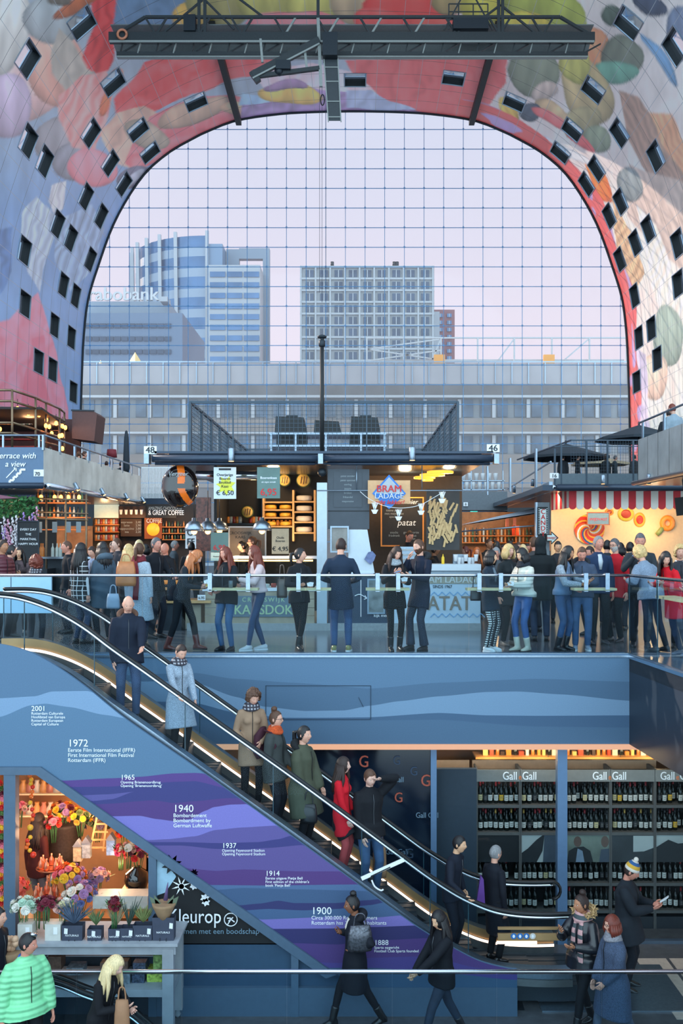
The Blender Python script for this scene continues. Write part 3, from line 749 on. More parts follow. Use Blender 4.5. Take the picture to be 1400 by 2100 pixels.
star(g, P(352,1773,YM-.0), .14, 8, .028, 1); star(g, P(371,1817,YM-.0), .13, 8, .010); star(g, P(372,1818,YM-.001), .05, 12, .02); star(g, P(397,1817,YM), .055, 6, .02); star(g, P(420,1842,YM), .065, 6, .022); star(g, P(422,1850,YM), .06, 6, .02); star(g, P(398,1790,YM), .06, 8, .012)
star(g, P(386,1797,YM), .05, 6, .012)
o = g.build('leaf_pattern', [m_txtw, m_black]); rel(o, pst)
for o in (text('lettering', 'Kleurop', .27, P(343, 1893, YM), m_txtw, None, bold=.015, ext=.001, wx=.8), text('lettering', 'warmen met een boodschap', .1, P(352, 1915, YM), mat('dim_lettering', (110, 140, 160), .6), None, ext=.001)): rel(o, pst)
g = MB(); c = P(473, 1886, YM)
g.tube([c+Vector((.085*math.cos(a), 0, .085*math.sin(a))) for a in np.linspace(0, 2*PI, 25)], .007, 6)
for a, b2 in (((-.03,-.02),(.03,.03)),((.0,.0),(-.04,-.06)),((.01,.0),(.05,-.03)),((.0,.02),(-.05,.02))): g.bar(c+Vector((a[0],0,a[1])), c+Vector((b2[0],0,b2[1])), .012)
rel(g.build('runner_emblem', m_txtw), pst)
pb = MB(); pb.box(XX(321,YM), XX(597,YM), YM+.05, YM+.1, ZZ(2025,YM), ZZ(1938,YM)); pb.prism([(XX(612,YM),ZZ(2025,YM)),(XX(720,YM),ZZ(2025,YM)),(XX(720,YM),ZZ(2012,YM)),(XX(612,YM),ZZ(1945,YM))], YM+.05, YM+.1)
struct(pb.build('wall_panel', mat('deep_blue_panel', (44, 72, 98), .5, 0, .06)))
# dark panel added so the space below the flower table looks dark
g = MB(); g.box(XX(-60,YM), XX(321,YM), YM+.04, YM+.1, LOW, ZZ(1945,YM)); struct(g.build('wall_dark_backing', mat('dark_backing', (40,50,62), .6, 0, .08)))
# second escalator, going down to the basement
e2 = thing('escalator', 'top of a second escalator going down at the lower left, behind the lowest railing', 'escalator', (0,0,0))
for Y_, dy in ((12.05, 0), (12.42, -13)):
 q = smooth_path([P(x, y+dy, Y_) for x, y in ((-60,2017),(0,2015),(60,2006),(98,2009),(135,2019),(171,2034),(215,2050),(263,2074),(300,2104),(345,2142))], 4)
 g = MB(); g.tube(q, .038, 8, ry=.022, up=(0,1,0)); g.build('handrail', m_rubber, e2); g = MB(); g.tube([p-Vector((0,0,.045)) for p in q], .04, 8, ry=.02, up=(0,1,0)); g.build('handrail_guide', m_chrome, e2)
 g = MB()
 for a, b in zip(q, q[1:]): g.quad((a.x,Y_,max(LOW,a.z-.9)), (b.x,Y_,max(LOW,b.z-.9)), (b.x,Y_,b.z-.06), (a.x,Y_,a.z-.06))
 g.build('glass_panel', m_glass, e2)
# ------------------------------------------------------------------ posters and signs
def sheet(name, label, cat, x0, x1, y0, y1, Y, m, group=None, th=0.012, frame=None):
 """a flat hanging board; returns the thing and its front plane"""
 t = thing(name, label, cat, (XX((x0+x1)/2, Y), Y, ZZ(y1, Y)), 0, group)
 w = (XX(x1, Y)-XX(x0, Y))/2; h = ZZ(y0, Y)-ZZ(y1, Y)
 g = MB(); g.box(-w, w, 0, th, 0, h); g.build('board', m, t)
 if frame:
  g = MB(); f = .03
  g.box(-w-f, w+f, -.015, th+.01, -f, 0); g.box(-w-f, w+f, -.015, th+.01, h, h+f); g.box(-w-f, -w, -.015, th+.01, 0, h); g.box(w, w+f, -.015, th+.01, 0, h)
  g.build('frame', frame, t)
 t['w'] = w; t['h'] = h; t['px0'] = x0; t['py1'] = y1
 return t
def onb(t, body, u, v, size, m, align='CENTER', **k):
 """lettering on a board: u,v are fractions of its width and height"""
 return text('lettering', body, size, (-t['w']+2*t['w']*u, -.004, t['h']*v), m, t, align=align, ext=.001, **k)
m_txtd = mat('dark_lettering', (22, 30, 38), .6); m_txtr = mat('red_lettering', (200, 36, 40), .5); m_txto = mat('orange_lettering', (230, 120, 50), .5)
m_txtb = mat('dim_chalk', (150, 160, 165), .8)
# ------------------------------------------------------------------ the middle kiosk
YK = 19.6
m_grey = mat('kiosk_grey_panel', (62, 70, 80), .5, 0, .08, 6); m_tubeb = mat('awning_blue_black', (48, 62, 80), .25, .3, .05)
m_plank = mat('weathered_planks', (150, 142, 124), .6, 0, .2, 5); m_wwhite = mat('counter_white', (196, 208, 218), .35, 0, .03)
kx0, kx1 = XX(410, YK), XX(1012, YK)
K_ = thing('market_kiosk', 'central two-stall kiosk with cheese counter and fries counter under a flat dark roof', 'kiosk', (0, YK, 0))
def kp(o): o.parent = K_; o.matrix_parent_inverse = Matrix.Translation((0, -YK, 0)); return o
xl, xm, xr = XX(415, YK), XX(660, YK), XX(985, YK)
g = MB(); g.box(xl-.3, xr, YK-.05, YK+9.5, 0, ZZ(1278, YK)); kp(g.build('plinth', mat('concrete_plinth', (140, 148, 152), .6, 0, .15, 20)))
g = MB();
for a, b in ((1212,1228),(1229,1246),(1247,1262),(1263,1278)): g.box(xl+.05, xm-.15, YK, YK+.04, ZZ(b, YK), ZZ(a, YK))
kp(g.build('plank_front', m_plank))
g = MB(); g.box(xl, xm-.12, YK-.02, YK+1.1, ZZ(1212, YK), ZZ(1206, YK)); g.box(XX(470,YK), xm-.12, YK+.5, YK+1.1, ZZ(1147, YK), ZZ(1141, YK)); kp(g.build('cheese_counter', m_wwhite))
g = MB(); g.box(xl, xm-.12, YK+.02, YK+.03, ZZ(1206, YK), ZZ(1145, YK)); kp(g.build('counter_glass', m_glass))
g = MB(); g.box(XX(470,YK), xm-.2, YK+.45, YK+.5, ZZ(1152, YK), ZZ(1149, YK)); kp(g.build('counter_light', m_lamp))
g = MB(); g.box(xm-.10, xm+.10, YK-.04, YK+.16, ZZ(1278, YK), ZZ(990, YK)); kp(g.build('steel_post', mat('post_steel', (170, 182, 192), .35, .6, .04)))
for x in (xl+.1, xr-.05):
 g = MB(); g.box(x-.06, x+.06, YK+8.5, YK+8.62, 0, 3.3); kp(g.build('steel_post', m_steel))
# back walls
g = MB(); g.box(xl, xm, YK+3.6, YK+3.7, 0, 3.3); g.box(xl, xl+.06, YK+1.6, YK+3.6, 0, 3.3); kp(g.build('back_wall', mat('dark_back_wall', (30, 32, 36), .7, 0, .1)))
g = MB(); g.box(XX(672, YK), XX(757, YK), YK+.02, YK+.1, ZZ(1085, YK), ZZ(962, YK)); g.box(XX(672, YK), XX(757, YK), YK+.01, YK+.02, ZZ(1048.5, YK), ZZ(1047, YK), 1); kp(g.build('front_panel', [m_grey, m_black]))
g = MB(); g.box(XX(672, YK), XX(795, YK), YK+.02, YK+.1, ZZ(1278, YK), ZZ(1178, YK)); g.box(XX(739, YK), XX(740.5, YK), YK+.01, YK+.02, ZZ(1265, YK), ZZ(1178, YK), 1); kp(g.build('front_panel', [mat('petrol_panel', (40, 60, 82), .5, 0, .1), m_white]))
g = MB(); v = [(714,1086),(753,1086),(768,1176),(714,1176)]; g.prism([(XX(a, YK), ZZ(b, YK)) for a, b in v], YK+.02, YK+.1); g.box(XX(714,YK), XX(765,YK), YK-.02, YK+.5, ZZ(1180,YK), ZZ(1174,YK)); kp(g.build('white_panel', m_wwhite))
g = MB(); g.box(XX(745, YK), xr, YK+3.4, YK+3.5, 0, 3.3); kp(g.build('back_wall', mat('brown_back_wall', (70, 58, 48), .7, 0, .1)))
# fries counter front
g = MB(); g.box(XX(795,YK), xr, YK, YK+.6, ZZ(1278,YK), ZZ(1170,YK)); kp(g.build('counter_front', mat('pale_blue_counter', (176, 196, 212), .4, 0, .05)))
g = MB(); g.box(XX(790,YK), xr, YK-.08, YK+.7, ZZ(1170,YK), ZZ(1157,YK)); kp(g.build('countertop', m_wwhite))
g = MB(); g.box(XX(870,YK), xr, YK-.012, YK, ZZ(1197,YK), ZZ(1180,YK)); kp(g.build('name_band', mat('beige_band', (150, 146, 130), .5)))
g = MB()
m_zig = mat('zigzag_blue', (120, 165, 205), .5)
for yy in (1218, 1262):
 for k in range(14):
  x = 882+k*8; s_ = -1 if k % 2 else 1
  g.bar(P(x, yy+4*s_, YK-.006), P(x+8, yy-4*s_, YK-.006), .018, .006, up=(0,1,0))
kp(g.build('zigzag_pattern', m_zig))
for o in (text('lettering', 'BRAM LADAGE', .2, P(856, 1195, YK-.016), mat('pale_lettering', (190,196,196), .5), None, bold=.03, wx=.92, ext=.002),
          text('lettering', 'SINDS 1967', .085, P(887, 1206, YK-.006), m_txtd, None, bold=.02, ext=.001, wx=.9),
          text('lettering', 'PATAT', .40, P(858, 1251, YK-.006), mat('taupe_lettering', (128,118,106), .5), None, bold=.035, ext=.002, wx=.86),
          text('lettering', 'kijk mee', .085, P(766, 1265, YK+.01), m_txtw, None, bold=.02, ext=.001)): kp(o)
cp = sheet('counter_sign', 'grey-blue painted sign with green letters on the cheese counter front', 'sign', 476, 604, 1222, 1265, YK-.02, mat('sign_slate', (92, 112, 126), .5))
m_kg = mat('sage_lettering', (158, 188, 150), .5)
onb(cp, 'CROOSWIJK', .5, .72, .12, m_kg, space=1.35, bold=.02); onb(cp, 'KAASDOK', .5, .12, .27, m_kg, bold=.03, wx=.92)
pic = sheet('framed_photo', 'small framed black and white picture on the dark kiosk front', 'picture', 756, 786, 1190, 1256, YK, mat('grey_photo', (120,128,130), .4, 0, .6, 5), frame=m_steel)
g = MB(); g.tube(smooth_path([P(727,1222,YK-.01), P(738,1219,YK-.01), P(752,1227,YK-.01)], 4), .008, 6); g.bar(P(752,1227,YK-.01), P(748,1221,YK-.01), .012); g.bar(P(752,1227,YK-.01), P(746,1229,YK-.01), .012); kp(g.build('chalk_arrow', m_txtw))
# roof
rx0, rx1 = XX(303, YK), XX(1020, YK)
g = MB(); g.box(rx0+.15, rx1-.1, YK-.1, YK+10, ZZ(931, YK), ZZ(926, YK)); g.box(rx0+.4, rx1-.3, YK+.1, YK+9.8, 3.28, ZZ(931,YK)); kp(g.build('roof', m_tubeb))
for a, b in ((312, 652), (664, 1010)):
 g = MB(); g.tube([P(a, 940, YK-.18), P(b, 940, YK-.18)], .075, 12); kp(g.build('awning_roll', m_tubeb))
 g = MB(); g.tube([P(a+6, 951, YK-.14), P(b-6, 951, YK-.14)], .03, 8); kp(g.build('awning_bar', m_tubeb))
for a in (306, 658, 1014):
 g = MB(); g.box(XX(a-5,YK), XX(a+5,YK), YK-.28, YK-.05, ZZ(953,YK), ZZ(933,YK)); kp(g.build('awning_bracket', m_steel))
g = MB(); g.tube([P(650,1006,YK-.05), P(1020,1006,YK-.05)], .012, 6); kp(g.build('hanging_rod', m_steel))
for a in (731, 865):
 g = MB(); g.tube([P(a,1006,YK-.05), P(a,955,YK-.05)], .01, 6); kp(g.build('hanging_rod', m_steel))
# kiosk lamps
def spot(px, py, Y, label, tilt=0):
 t = thing('roof_spotlight', label, 'spotlight', P(px, py, Y), 0, 'cylindrical spotlights along the roof edges')
 g = MB(); g.lathe([(.055,-.13),(.062,-.12),(.062,.11),(.05,.125),(.02,.13)], n=14); g.build('lamp_body', m_steel, t)
 g = MB(); g.lathe([(.05,-.135),(.045,-.13)], n=14); g.build('lens', m_lamp, t)
 g = MB(); g.box(-.015,.015,.03,.16,-.02,.02); g.build('bracket', m_dark, t)
 t.rotation_euler = (tilt, 0, 0); return t
spot(474, 932, YK-.3, 'grey cylinder spotlight on the roof edge above the cheese stall')
spot(845, 930, YK-.3, 'grey cylinder spotlight on the roof edge above the fries stall')
for px, py, n_ in ((308, 923, '48'), (1011, 919, '46')):
 t = sheet('number_sign', 'white number sign %s on the %s corner of the kiosk roof' % (n_, 'left' if n_ == '48' else 'right'), 'sign', px-13, px+13, py-8, py+8, YK-.1, m_white)
 onb(t, n_, .5, .14, .17, m_txtd, bold=.03, wx=1.05)
for i, (px, py, rr_) in enumerate(((905,959,28),(893,967,27),(880,982,24),(892,972,12))):
 t = tag(MB().lathe([(rr_/104,-.02),(rr_/104,.02),(rr_/120,.03)], n=28).build('ring_lamp', mat('ring_glow', (255,180,60), .5, emit=1.6, ecol=(255,176,60))), ['largest round yellow lamp, nearest the front of the fries stall ceiling','round yellow lamp second from the front under the fries stall ceiling','rearmost big round yellow lamp in the fries stall','smallest round yellow lamp in the fries stall'][i], 'lamp', 'round ceiling lamps of the fries stall')
 Y_ = YK+.6+i*.55; t.location = (XX(px, YK+.3), Y_, 3.16-0.02*i)
def klight(px, py, Y, e, c=(1.0, .62, .30), r=.12): light('POINT', 'stall_light', P(px, py, Y), e, c, r)
klight(560, 980, YK+2.4, 55); klight(600, 1100, YK+2.6, 25); klight(830, 985, YK+2.2, 60); klight(920, 985, YK+1.6, 40, (1,.7,.4)); klight(480, 1130, YK+1.6, 14)
# hanging things of the cheese stall
t = thing('cheese_ball_sign', 'large round black and orange cheese hanging from the kiosk roof', 'sign', P(369, 998, YK+.1))
g = MB()
def disc(mi, filt):
 vs = []; fs = []; n, m = 150, 84
 for i in range(m+1):
  p = PI*i/m
  for k in range(n): a = 2*PI*k/n; vs.append((.365*math.sin(p)*math.cos(a), .25*math.sin(p)*math.sin(a), .425*math.cos(p)))
 for i in range(m):
  for k in range(n):
   a = 2*PI*(k+.5)/n; x = math.sin(PI*(i+.5)/m)*math.cos(a); z = math.cos(PI*(i+.5)/m)
   w = (abs(x*.9+.35*z*abs(z)-.12-.25*z*(1 if z > 0 else -1)) < .17 and abs(z) > .12)
   if w == filt: fs.append((i*n+k, (i+1)*n+k, (i+1)*n+(k+1) % n, i*n+(k+1) % n))
 g.add(vs, fs, mi, True)
disc(0, False); disc(1, True)
g.build('ball', [mat('glossy_black_lacquer', (22, 14, 14), .08, 0, .1, coat=1.0), mat('orange_lacquer', (226, 106, 24), .2)], t)
text('lettering', 'Vergeer', .12, (-.2, -.235, .2), m_txtb, t, ext=.002, shear=.3)
for x in (-.1, .1):
 g = MB(); g.tube([(x, 0, .4), (x, 0, .52)], .006, 6); g.build('hook', m_steel, t)
tag(MB().tube([P(402, 975, YK+.6), P(535, 975, YK+.6)], .095, 16).build('air_duct', m_chrome), 'polished round air duct behind the hanging cheese posters', 'duct')
p1 = sheet('hanging_poster', 'white price poster 6,50 with yellow splash hanging left in the cheese stall', 'poster', 438, 484, 958, 1023, YK-.1, mat('poster_white', (196, 206, 210), .4, 0, .04))
for o in (onb(p1,'Overjarige\nBoeren\nBrokkel\nKaas',.5,.72,.075,m_txtd,bold=.03,line=1.0), onb(p1,'€ 6,50',.5,.12,.13,m_txtd,bold=.03)): pass
g = MB(); g.box(-.12,.12,-.002,0,.56,.60); g.build('name_plate', m_txtd, p1); g = MB(); star(g, Vector((.02,-.003,.26)), .2, 7, .05); g.build('yellow_splash', mat('yellow_ink', (206, 206, 60), .5), p1)
m_pg = mat('poster_green', (88, 116, 112), .4, 0, .15, 3)
p2 = sheet('hanging_poster', 'grey-green poster with red 6,95 hanging right in the cheese stall', 'poster', 527, 574, 958, 1022, YK-.1, m_pg)
onb(p2,'6,95',.5,.1,.19,m_txtr,bold=.03); onb(p2,'Boerenkaas',.5,.62,.07,m_txtw,bold=.02); onb(p2,'uit eigen streek',.5,.5,.045,m_txtw)
p3 = sheet('standing_poster', 'lower grey-green poster with red 6,95 standing on the cheese counter', 'poster', 432, 468, 1092, 1132, YK+.55, m_pg)
onb(p3,'6,95',.5,.1,.15,m_txtr,bold=.03)
p4 = sheet('mustard_sign', 'small white and yellow mustard cheese sign below the 6,95 poster', 'sign', 432, 468, 1133, 1150, YK+.56, mat('poster_white2', (206, 210, 190), .4)); onb(p4,'Mosterd Bieslook',.5,.45,.036,m_txtd,bold=.02)
p5 = sheet('hanging_poster', 'price poster 4,95 on the wall beside the cheese shelves', 'poster', 557, 592, 1084, 1136, YK+1.5, mat('poster_cream', (200, 180, 150), .4, 0, .1))
onb(p5,'€ 4,95',.5,.12,.13,m_txtd,bold=.03); onb(p5,'Oude\nBoeren',.5,.6,.07,m_txtd,bold=.02)
p6 = sheet('framed_board', 'wide framed cheese board picture behind the counter staff', 'picture', 471, 543, 1082, 1145, YK+2.2, mat('board_taupe', (120, 108, 96), .5, 0, .2, 4), frame=m_wwhite); onb(p6,'CROOSWIJK\nKAAS',.3,.78,.09,m_txtd,bold=.02)
# dome lamps
def dome(px, py, Y, label, top=1006):
 t = thing('dome_lamp', label, 'lamp', P(px, py, Y), 0, 'silver dome lamps over the cheese counter')
 g = MB(); g.lathe([(.19,-.06),(.185,0),(.15,.08),(.09,.13),(.05,.145),(.045,.20),(.02,.21)], n=24); g.build('lamp_shade', m_steel, t)
 g = MB(); g.ell((0,0,-.07), .06, 12, 8); g.build('bulb', m_lamp, t)
 g = MB(); h = P(px, top, Y).z-P(px, py, Y).z; g.tube([(0,0,.2),(0,0,h)], .008, 6); g.build('chain', m_dark, t); return t
dome(398, 1083, YK+.3, 'leftmost silver dome lamp over the cheese counter'); dome(426, 1083, YK+.9, 'second silver dome lamp from the left, behind the first'); dome(450, 1082, YK+1.5, 'third silver dome lamp, furthest back in the row'); dome(537, 1082, YK+.3, 'silver dome lamp hanging alone below the green poster')
# cheese shelves
m_cw = mat('white_cheese_rind', (206, 200, 190), .5, 0, .06); m_cy = mat('yellow_cheese', (226, 176, 60), .45, 0, .08); m_shl = mat('shelf_pine', (196, 156, 104), .5, 0, .15, 8)
YS = YK+3.2
sh_ = thing('cheese_rack', 'pine rack stacked with whole cheeses in the kiosk, lit warmly', 'shelf', P(595, 1100, YS))
def sp_(o): o.parent = sh_; o.matrix_parent_inverse = Matrix.Translation(-Vector(P(595, 1100, YS))); return o
def pxbox(g, x0, x1, y0, y1, Y, dep, mi=None): g.box(XX(x0,Y), XX(x1,Y), Y, Y+dep, ZZ(y1,Y), ZZ(y0,Y), mi); return g
for x in (540, 601, 645): sp_(pxbox(MB(), x-2, x+2, 1005, 1110, YS-.05, .4).build('upright', m_shl))
rows_l = (1030, 1046, 1062, 1080); rows_r = (1029, 1050, 1071, 1093)
for y in rows_l: sp_(pxbox(MB(), 540, 600, y-1.5, y+1.5, YS-.02, .38).build('shelf_board', m_shl))
for y in rows_r: sp_(pxbox(MB(), 602, 645, y-1.5, y+1.5, YS-.02, .38).build('shelf_board', m_shl))
def cheese(px, py, w, h, Y, m, label, grp):
 r = w/2*Y/F; hh = h*Y/F
 o = MB().lathe([(r*.8,0),(r*.97,hh*.15),(r,hh*.5),(r*.97,hh*.85),(r*.8,hh)], n=20).build('whole_cheese', m)
 o.location = P(px, py, Y); return tag(o, label, 'cheese', grp)
for ri, y in enumerate(rows_l[1:]):
 for ci, x in enumerate((555, 585)): cheese(x, y-1.5, 25, 9, YS+.15, m_cy, 'whole yellow cheese, %s on the %s shelf of the kiosk rack' % (('left','right')[ci], ('upper','middle','lower')[ri]), 'yellow cheeses on the kiosk rack')
for ri, y in enumerate(rows_r): cheese(623, y-1.5, 34, 11, YS+.15, m_cw, 'white-rinded cheese on the %s shelf of the right rack' % ('top','second','third','bottom')[ri], 'white cheeses on the kiosk rack')
for (x, y, r) in ((583, 985, 13), (622, 985, 15), (507, 1050, 13)):
 t = thing('cheese_disc', 'round carved cheese standing upright %s' % {583:'left above the kiosk rack', 622:'right above the kiosk rack', 507:'on the dark back shelf of the cheese stall'}[x], 'cheese', P(x, y, YS-.1), 0, 'upright decorated cheeses')
 rr_ = r*YS/F; g = MB(); g.tube([(0,-.04,0),(0,.10,0)], rr_, 24); g.build('wheel', mat('dark_green_rind', (44, 62, 44), .5), t)
 g = MB(); g.tube([(0,-.05,0),(0,-.035,0)], rr_*.86, 24); g.build('face', mat('cheese_face', (196, 168, 92), .5, 0, .2), t)
 for dx in (-.35, 0, .35):
  g = MB(); g.bar((rr_*dx, -.055, -rr_*.55+abs(dx)*.04), (rr_*(dx+.15), -.055, rr_*.55-abs(dx)*.04), .025, .01); g.build('carved_mark', mat('brown_mark', (90, 60, 36), .6), t)
# jars and bottles at the back of the cheese stall, each its own
jarm = [mat('jar_amber', (190, 120, 50), .2), mat('jar_clear', (150, 160, 160), .15), mat('jar_red', (140, 50, 40), .3)]
jm = [MB().lathe([(.035,0),(.04,.01),(.04,.09),(.03,.11),(.032,.125),(.0,.127)], n=10).mesh('preserve_jar', m) for m in jarm]
def small(me, px, py, Y, name, label, cat, grp, sc=1.0):
 o = bpy.data.objects.new(name, me); COL.objects.link(o); o.location = P(px, py, Y); o.scale = (sc, sc, sc); return tag(o, label, cat, grp)
tag(pxbox(MB(), 462, 538, 1073, 1077, YS, .35).build('wall_shelf', m_dark), 'dark shelf with jars on the back wall of the cheese stall', 'shelf')
tag(pxbox(MB(), 430, 455, 1073, 1077, YS, .35).build('wall_shelf', m_dark), 'short dark shelf at the left back of the cheese stall', 'shelf')
for k in range(9): small(jm[k % 3], 468+k*6+(16 if k > 4 else 0), 1073, YS+.12, 'preserve_jar', 'small preserve jar on the dark back shelf of the cheese stall', 'jar', 'jars on the dark kiosk shelf', 1.2)
for k in range(6): small(jm[0], 552+k*8.5, 1078.5, YS+.12, 'honey_jar', 'amber honey jar on the bottom shelf of the yellow cheese rack', 'jar', 'honey jars on the cheese rack', 1.1)
# charcuterie and cheese on the counter
for k, x in enumerate((352, 362, 372, 382, 392, 340)):
 o = cheese(x, 1206-(k % 2)*8, 16, 8, YK+.25, mat('orange_cheese', (236, 140, 50), .4), 'orange cheese wedge stack on the far left counter display', 'orange cheeses on the left counter')
ct = thing('display_table', 'rustic counter with barrel legs and price cards left of the kiosk', 'counter', P(360, 1292, YK))
def cpp(o): o.parent = ct; o.matrix_parent_inverse = Matrix.Translation(-Vector(P(360, 1292, YK))); return o
cpp(pxbox(MB(), 296, 432, 1232, 1237, YK-.05, .9).build('tabletop', m_shl)); cpp(pxbox(MB(), 334, 372, 1237, 1300, YK, .5).build('chalk_cabinet', mat('dark_chalk_cabinet', (34, 44, 54), .7)))
cpp(pxbox(MB(), 380, 412, 1240, 1290, YK+.1, .5).build('cabinet', m_plank)); cpp(pxbox(MB(), 300, 430, 1206, 1210, YK+.4, .5).build('upper_shelf', m_shl))
for x, pr in ((336, '5,95'), (413, '6,95'), (345, '7,50')):
 t = sheet('price_card', 'small white price card %s on the left cheese counter, %s' % (pr, {336:'at the left end',413:'at the right end',345:'next to the leftmost card'}[x]), 'sign', x-8, x+8, 1220, 1231, YK-.07, m_white); onb(t, pr, .5, .25, .07, m_txtd, bold=.02)
t = thing('wooden_barrel', 'small wooden barrel under the left end of the cheese counter', 'barrel', P(304, 1300, YK-.2))
g = MB(); g.lathe([(.12,0),(.14,.12),(.15,.3),(.14,.48),(.125,.6)], n=20); g.build('staves', mat('barrel_wood', (186, 140, 84), .5, 0, .2, 6), t)
for z in (.06,.22,.42,.55): g = MB(); g.lathe([(.148,z-.012),(.15,z),(.148,z+.012)], n=20); g.build('hoop', m_dark, t)
# cheeses and packs inside the counter case
cols = [m_cy, m_cw, mat('red_wax', (170, 60, 40), .4), mat('orange_cheese', (236, 140, 50), .4)]
for k in range(16): cheese(426+k*13.5, 1205, 11, 7+(k*5) % 4, YK+.35, cols[k % 4], 'cut cheese lying in the glass counter case', 'cheeses in the counter case')
# fries stall
sgn = sheet('fries_sign', 'wooden board with blue diamond reading BRAM LADAGE hung from a rod', 'sign', 754, 841, 985, 1033, YK-.12, mat('plywood', (206, 160, 116), .5, 0, .12, 6))
Ys = YK-.13
g = MB(); c = Vector((0, -.012, .25)); w = sgn['w']
g.add([c+Vector((-.33,0,-.05)), c+Vector((0,0,-.36)), c+Vector((.33,0,-.05)), c+Vector((0,0,.32))], [(0,1,2,3)]); g.build('diamond_edge', mat('sign_blue', (36, 110, 190), .4), sgn)
g = MB(); g.add([c+Vector((-.29,-.004,-.05)), c+Vector((.29,-.004,-.05)), c+Vector((0,-.004,.27))], [(0,1,2)]); g.build('diamond_top', mat('sign_grey', (165, 172, 180), .4), sgn)
for body, z, s_, m_, k_ in (('BRAM', .23, .19, m_txtr, {}), ('LADAGE', .10, .15, mat('sign_silver', (190, 196, 204), .4), {}), ('echt lekker!', -.01, .12, m_txtr, {'shear': .3})):
 text('lettering', body, s_, (0, -.024, z), m_, sgn, align='CENTER', bold=.03, ext=.003, **k_)
mb_ = sheet('menu_board', 'black chalk menu board in an orange wooden frame inside the fries stall', 'menu board', 783, 866, 1022, 1118, YK+2.6, mat('chalkboard', (38, 40, 44), .8, 0, .1), frame=mat('orange_wood', (220, 140, 60), .5, 0, .1, 8))
onb(mb_, 'hier', .75, .88, .14, m_txtw, shear=.3); onb(mb_, 'patat', .6, .42, .2, m_txtw, shear=.2); onb(mb_, 'kleine portie\nmet mayonaise\nspeciaal', .3, .72, .07, m_txtb); onb(mb_, 'grote portie\nsatesaus\nkroket', .72, .25, .07, m_txtb); onb(mb_, 'snacks\nfrisdrank', .3, .25, .07, m_txtb)
cb = sheet('chalk_panel', 'dark grey chalk price list beside the steel post', 'menu board', 684, 742, 968, 1040, YK+.01, m_grey)
for k in range(7): onb(cb, ('patat zonder', 'patat speciaal', 'oorlog', 'joppie', 'kroket', 'frikandel', 'mayonaise')[k], .5, .86-k*.12, .055, m_txtb)
scr = sheet('framed_screen', 'small framed display in front of the man with his back turned', 'display', 680, 712, 1082, 1130, YK-.02, mat('screen_grey', (130, 128, 124), .3, 0, .4, 3), frame=m_steel)
fp = sheet('fries_poster', 'tall poster of fries on a dark ground at the right of the fries stall', 'poster', 874, 942, 1003, 1128, YK+.9, mat('poster_dark', (52, 50, 50), .5, 0, .3, 3))
m_fr = mat('fries_tan', (206, 172, 120), .5, 0, .1)
g = MB(); random.seed(4)
for k in range(80):
 x = random.gauss(-.02, .17); z = random.choice((.35, .45, .75, .95))+random.gauss(0, .09); a = random.uniform(-.6, .6)
 x = max(-.27, min(.27, x)); z = max(.15, min(1.05, z)); l = .09
 y_ = -.006-k*.0006; g.bar((x-math.sin(a)*l, y_, z-math.cos(a)*l), (x+math.sin(a)*l, y_, z+math.cos(a)*l), .042, .006, up=(0,1,0))
g.build('printed_fries', m_fr, fp)
bt = thing('bunting', 'string bunting of white paper fries hanging across the fries stall', 'bunting', P(740, 1006, YK-.2))
base = Vector(P(740, 1006, YK-.2)); pts = [P(x, y, YK-.2)-base for x, y in ((738,1008),(758,1024),(790,1038),(825,1042),(860,1036),(890,1020),(910,1008))]
g = MB(); g.tube(smooth_path(pts, 5), .006, 5); g.build('string', m_white, bt)
for (x, y) in ((768,1040),(817,1054),(863,1042),(906,1018)):
 g = MB(); c = P(x, y, YK-.2)-base
 for a in (-.35,-.15,.05,.25,.42): g.bar(c+Vector((math.sin(a)*.02,0,-.06)), c+Vector((math.sin(a)*.16, 0, .09)), .022, .01)
 g.prism([(c.x-.07, c.z-.05), (c.x+.07, c.z-.05), (c.x+.03, c.z-.13), (c.x-.03, c.z-.13)], c.y-.012, c.y+.012); g.build('paper_fries', m_white, bt)
# counter ware
t = thing('fryer_unit', 'stainless fryer with warm trays behind the fries counter', 'fryer', P(838, 1157, YK+.9))
g = MB(); g.box(-.22,.22,0,.5,0,.36); g.build('body', m_steel, t)
for z in (.08,.18,.28): g = MB(); g.box(-.2,.2,-.04,0,z,z+.03); g.build('tray', m_skirt, t)
o = MB().lathe([(.028,0),(.03,.01),(.03,.13),(.012,.16),(.006,.20),(0,.2)], n=12).build('mustard_bottle', mat('mustard_yellow', (232, 190, 40), .35)); o.location = P(908, 1157, YK+.1); tag(o, 'yellow squeeze bottle of mustard on the fries counter', 'bottle')
cup = MB().lathe([(.03,0),(.045,.13),(.046,.135),(.04,.13)], n=14).mesh('fries_cup', m_white)
for k in range(7): small(cup, 934+k*7, 1157-(6 if k % 3 == 0 else 0), YK+.2+.05*(k % 3), 'paper_cup', 'white paper fries cup on the right end of the fries counter', 'cup', 'cups on the fries counter', 1.0)
o = MB().box(-.11,.11,0,.2,0,.2).box(-.09,.09,-.01,0,.04,.16).build('napkin_box', m_steel); o.location = P(940, 1157, YK+.45); tag(o, 'steel napkin and sauce box on the fries counter', 'box')
cl = MB(); cl.add([(-.1,0,0),(-.02,0,.14),(.06,0,.16),(.13,0,.08),(.09,0,-.03),(.02,0,-.10)], [(0,1,2,3,4,5)]); cl.add([(-.1,.03,0),(-.02,.03,.14),(.06,.03,.16),(.13,.03,.08),(.09,.03,-.03),(.02,.03,-.10)], [(5,4,3,2,1,0)]); o = cl.build('cloth', mat('blue_grey_cloth', (110, 122, 160), .9, 0, .3)); o.location = P(757, 1147, YK-.02); tag(o, 'crumpled blue-grey cloth bag on the white kiosk panel', 'cloth')
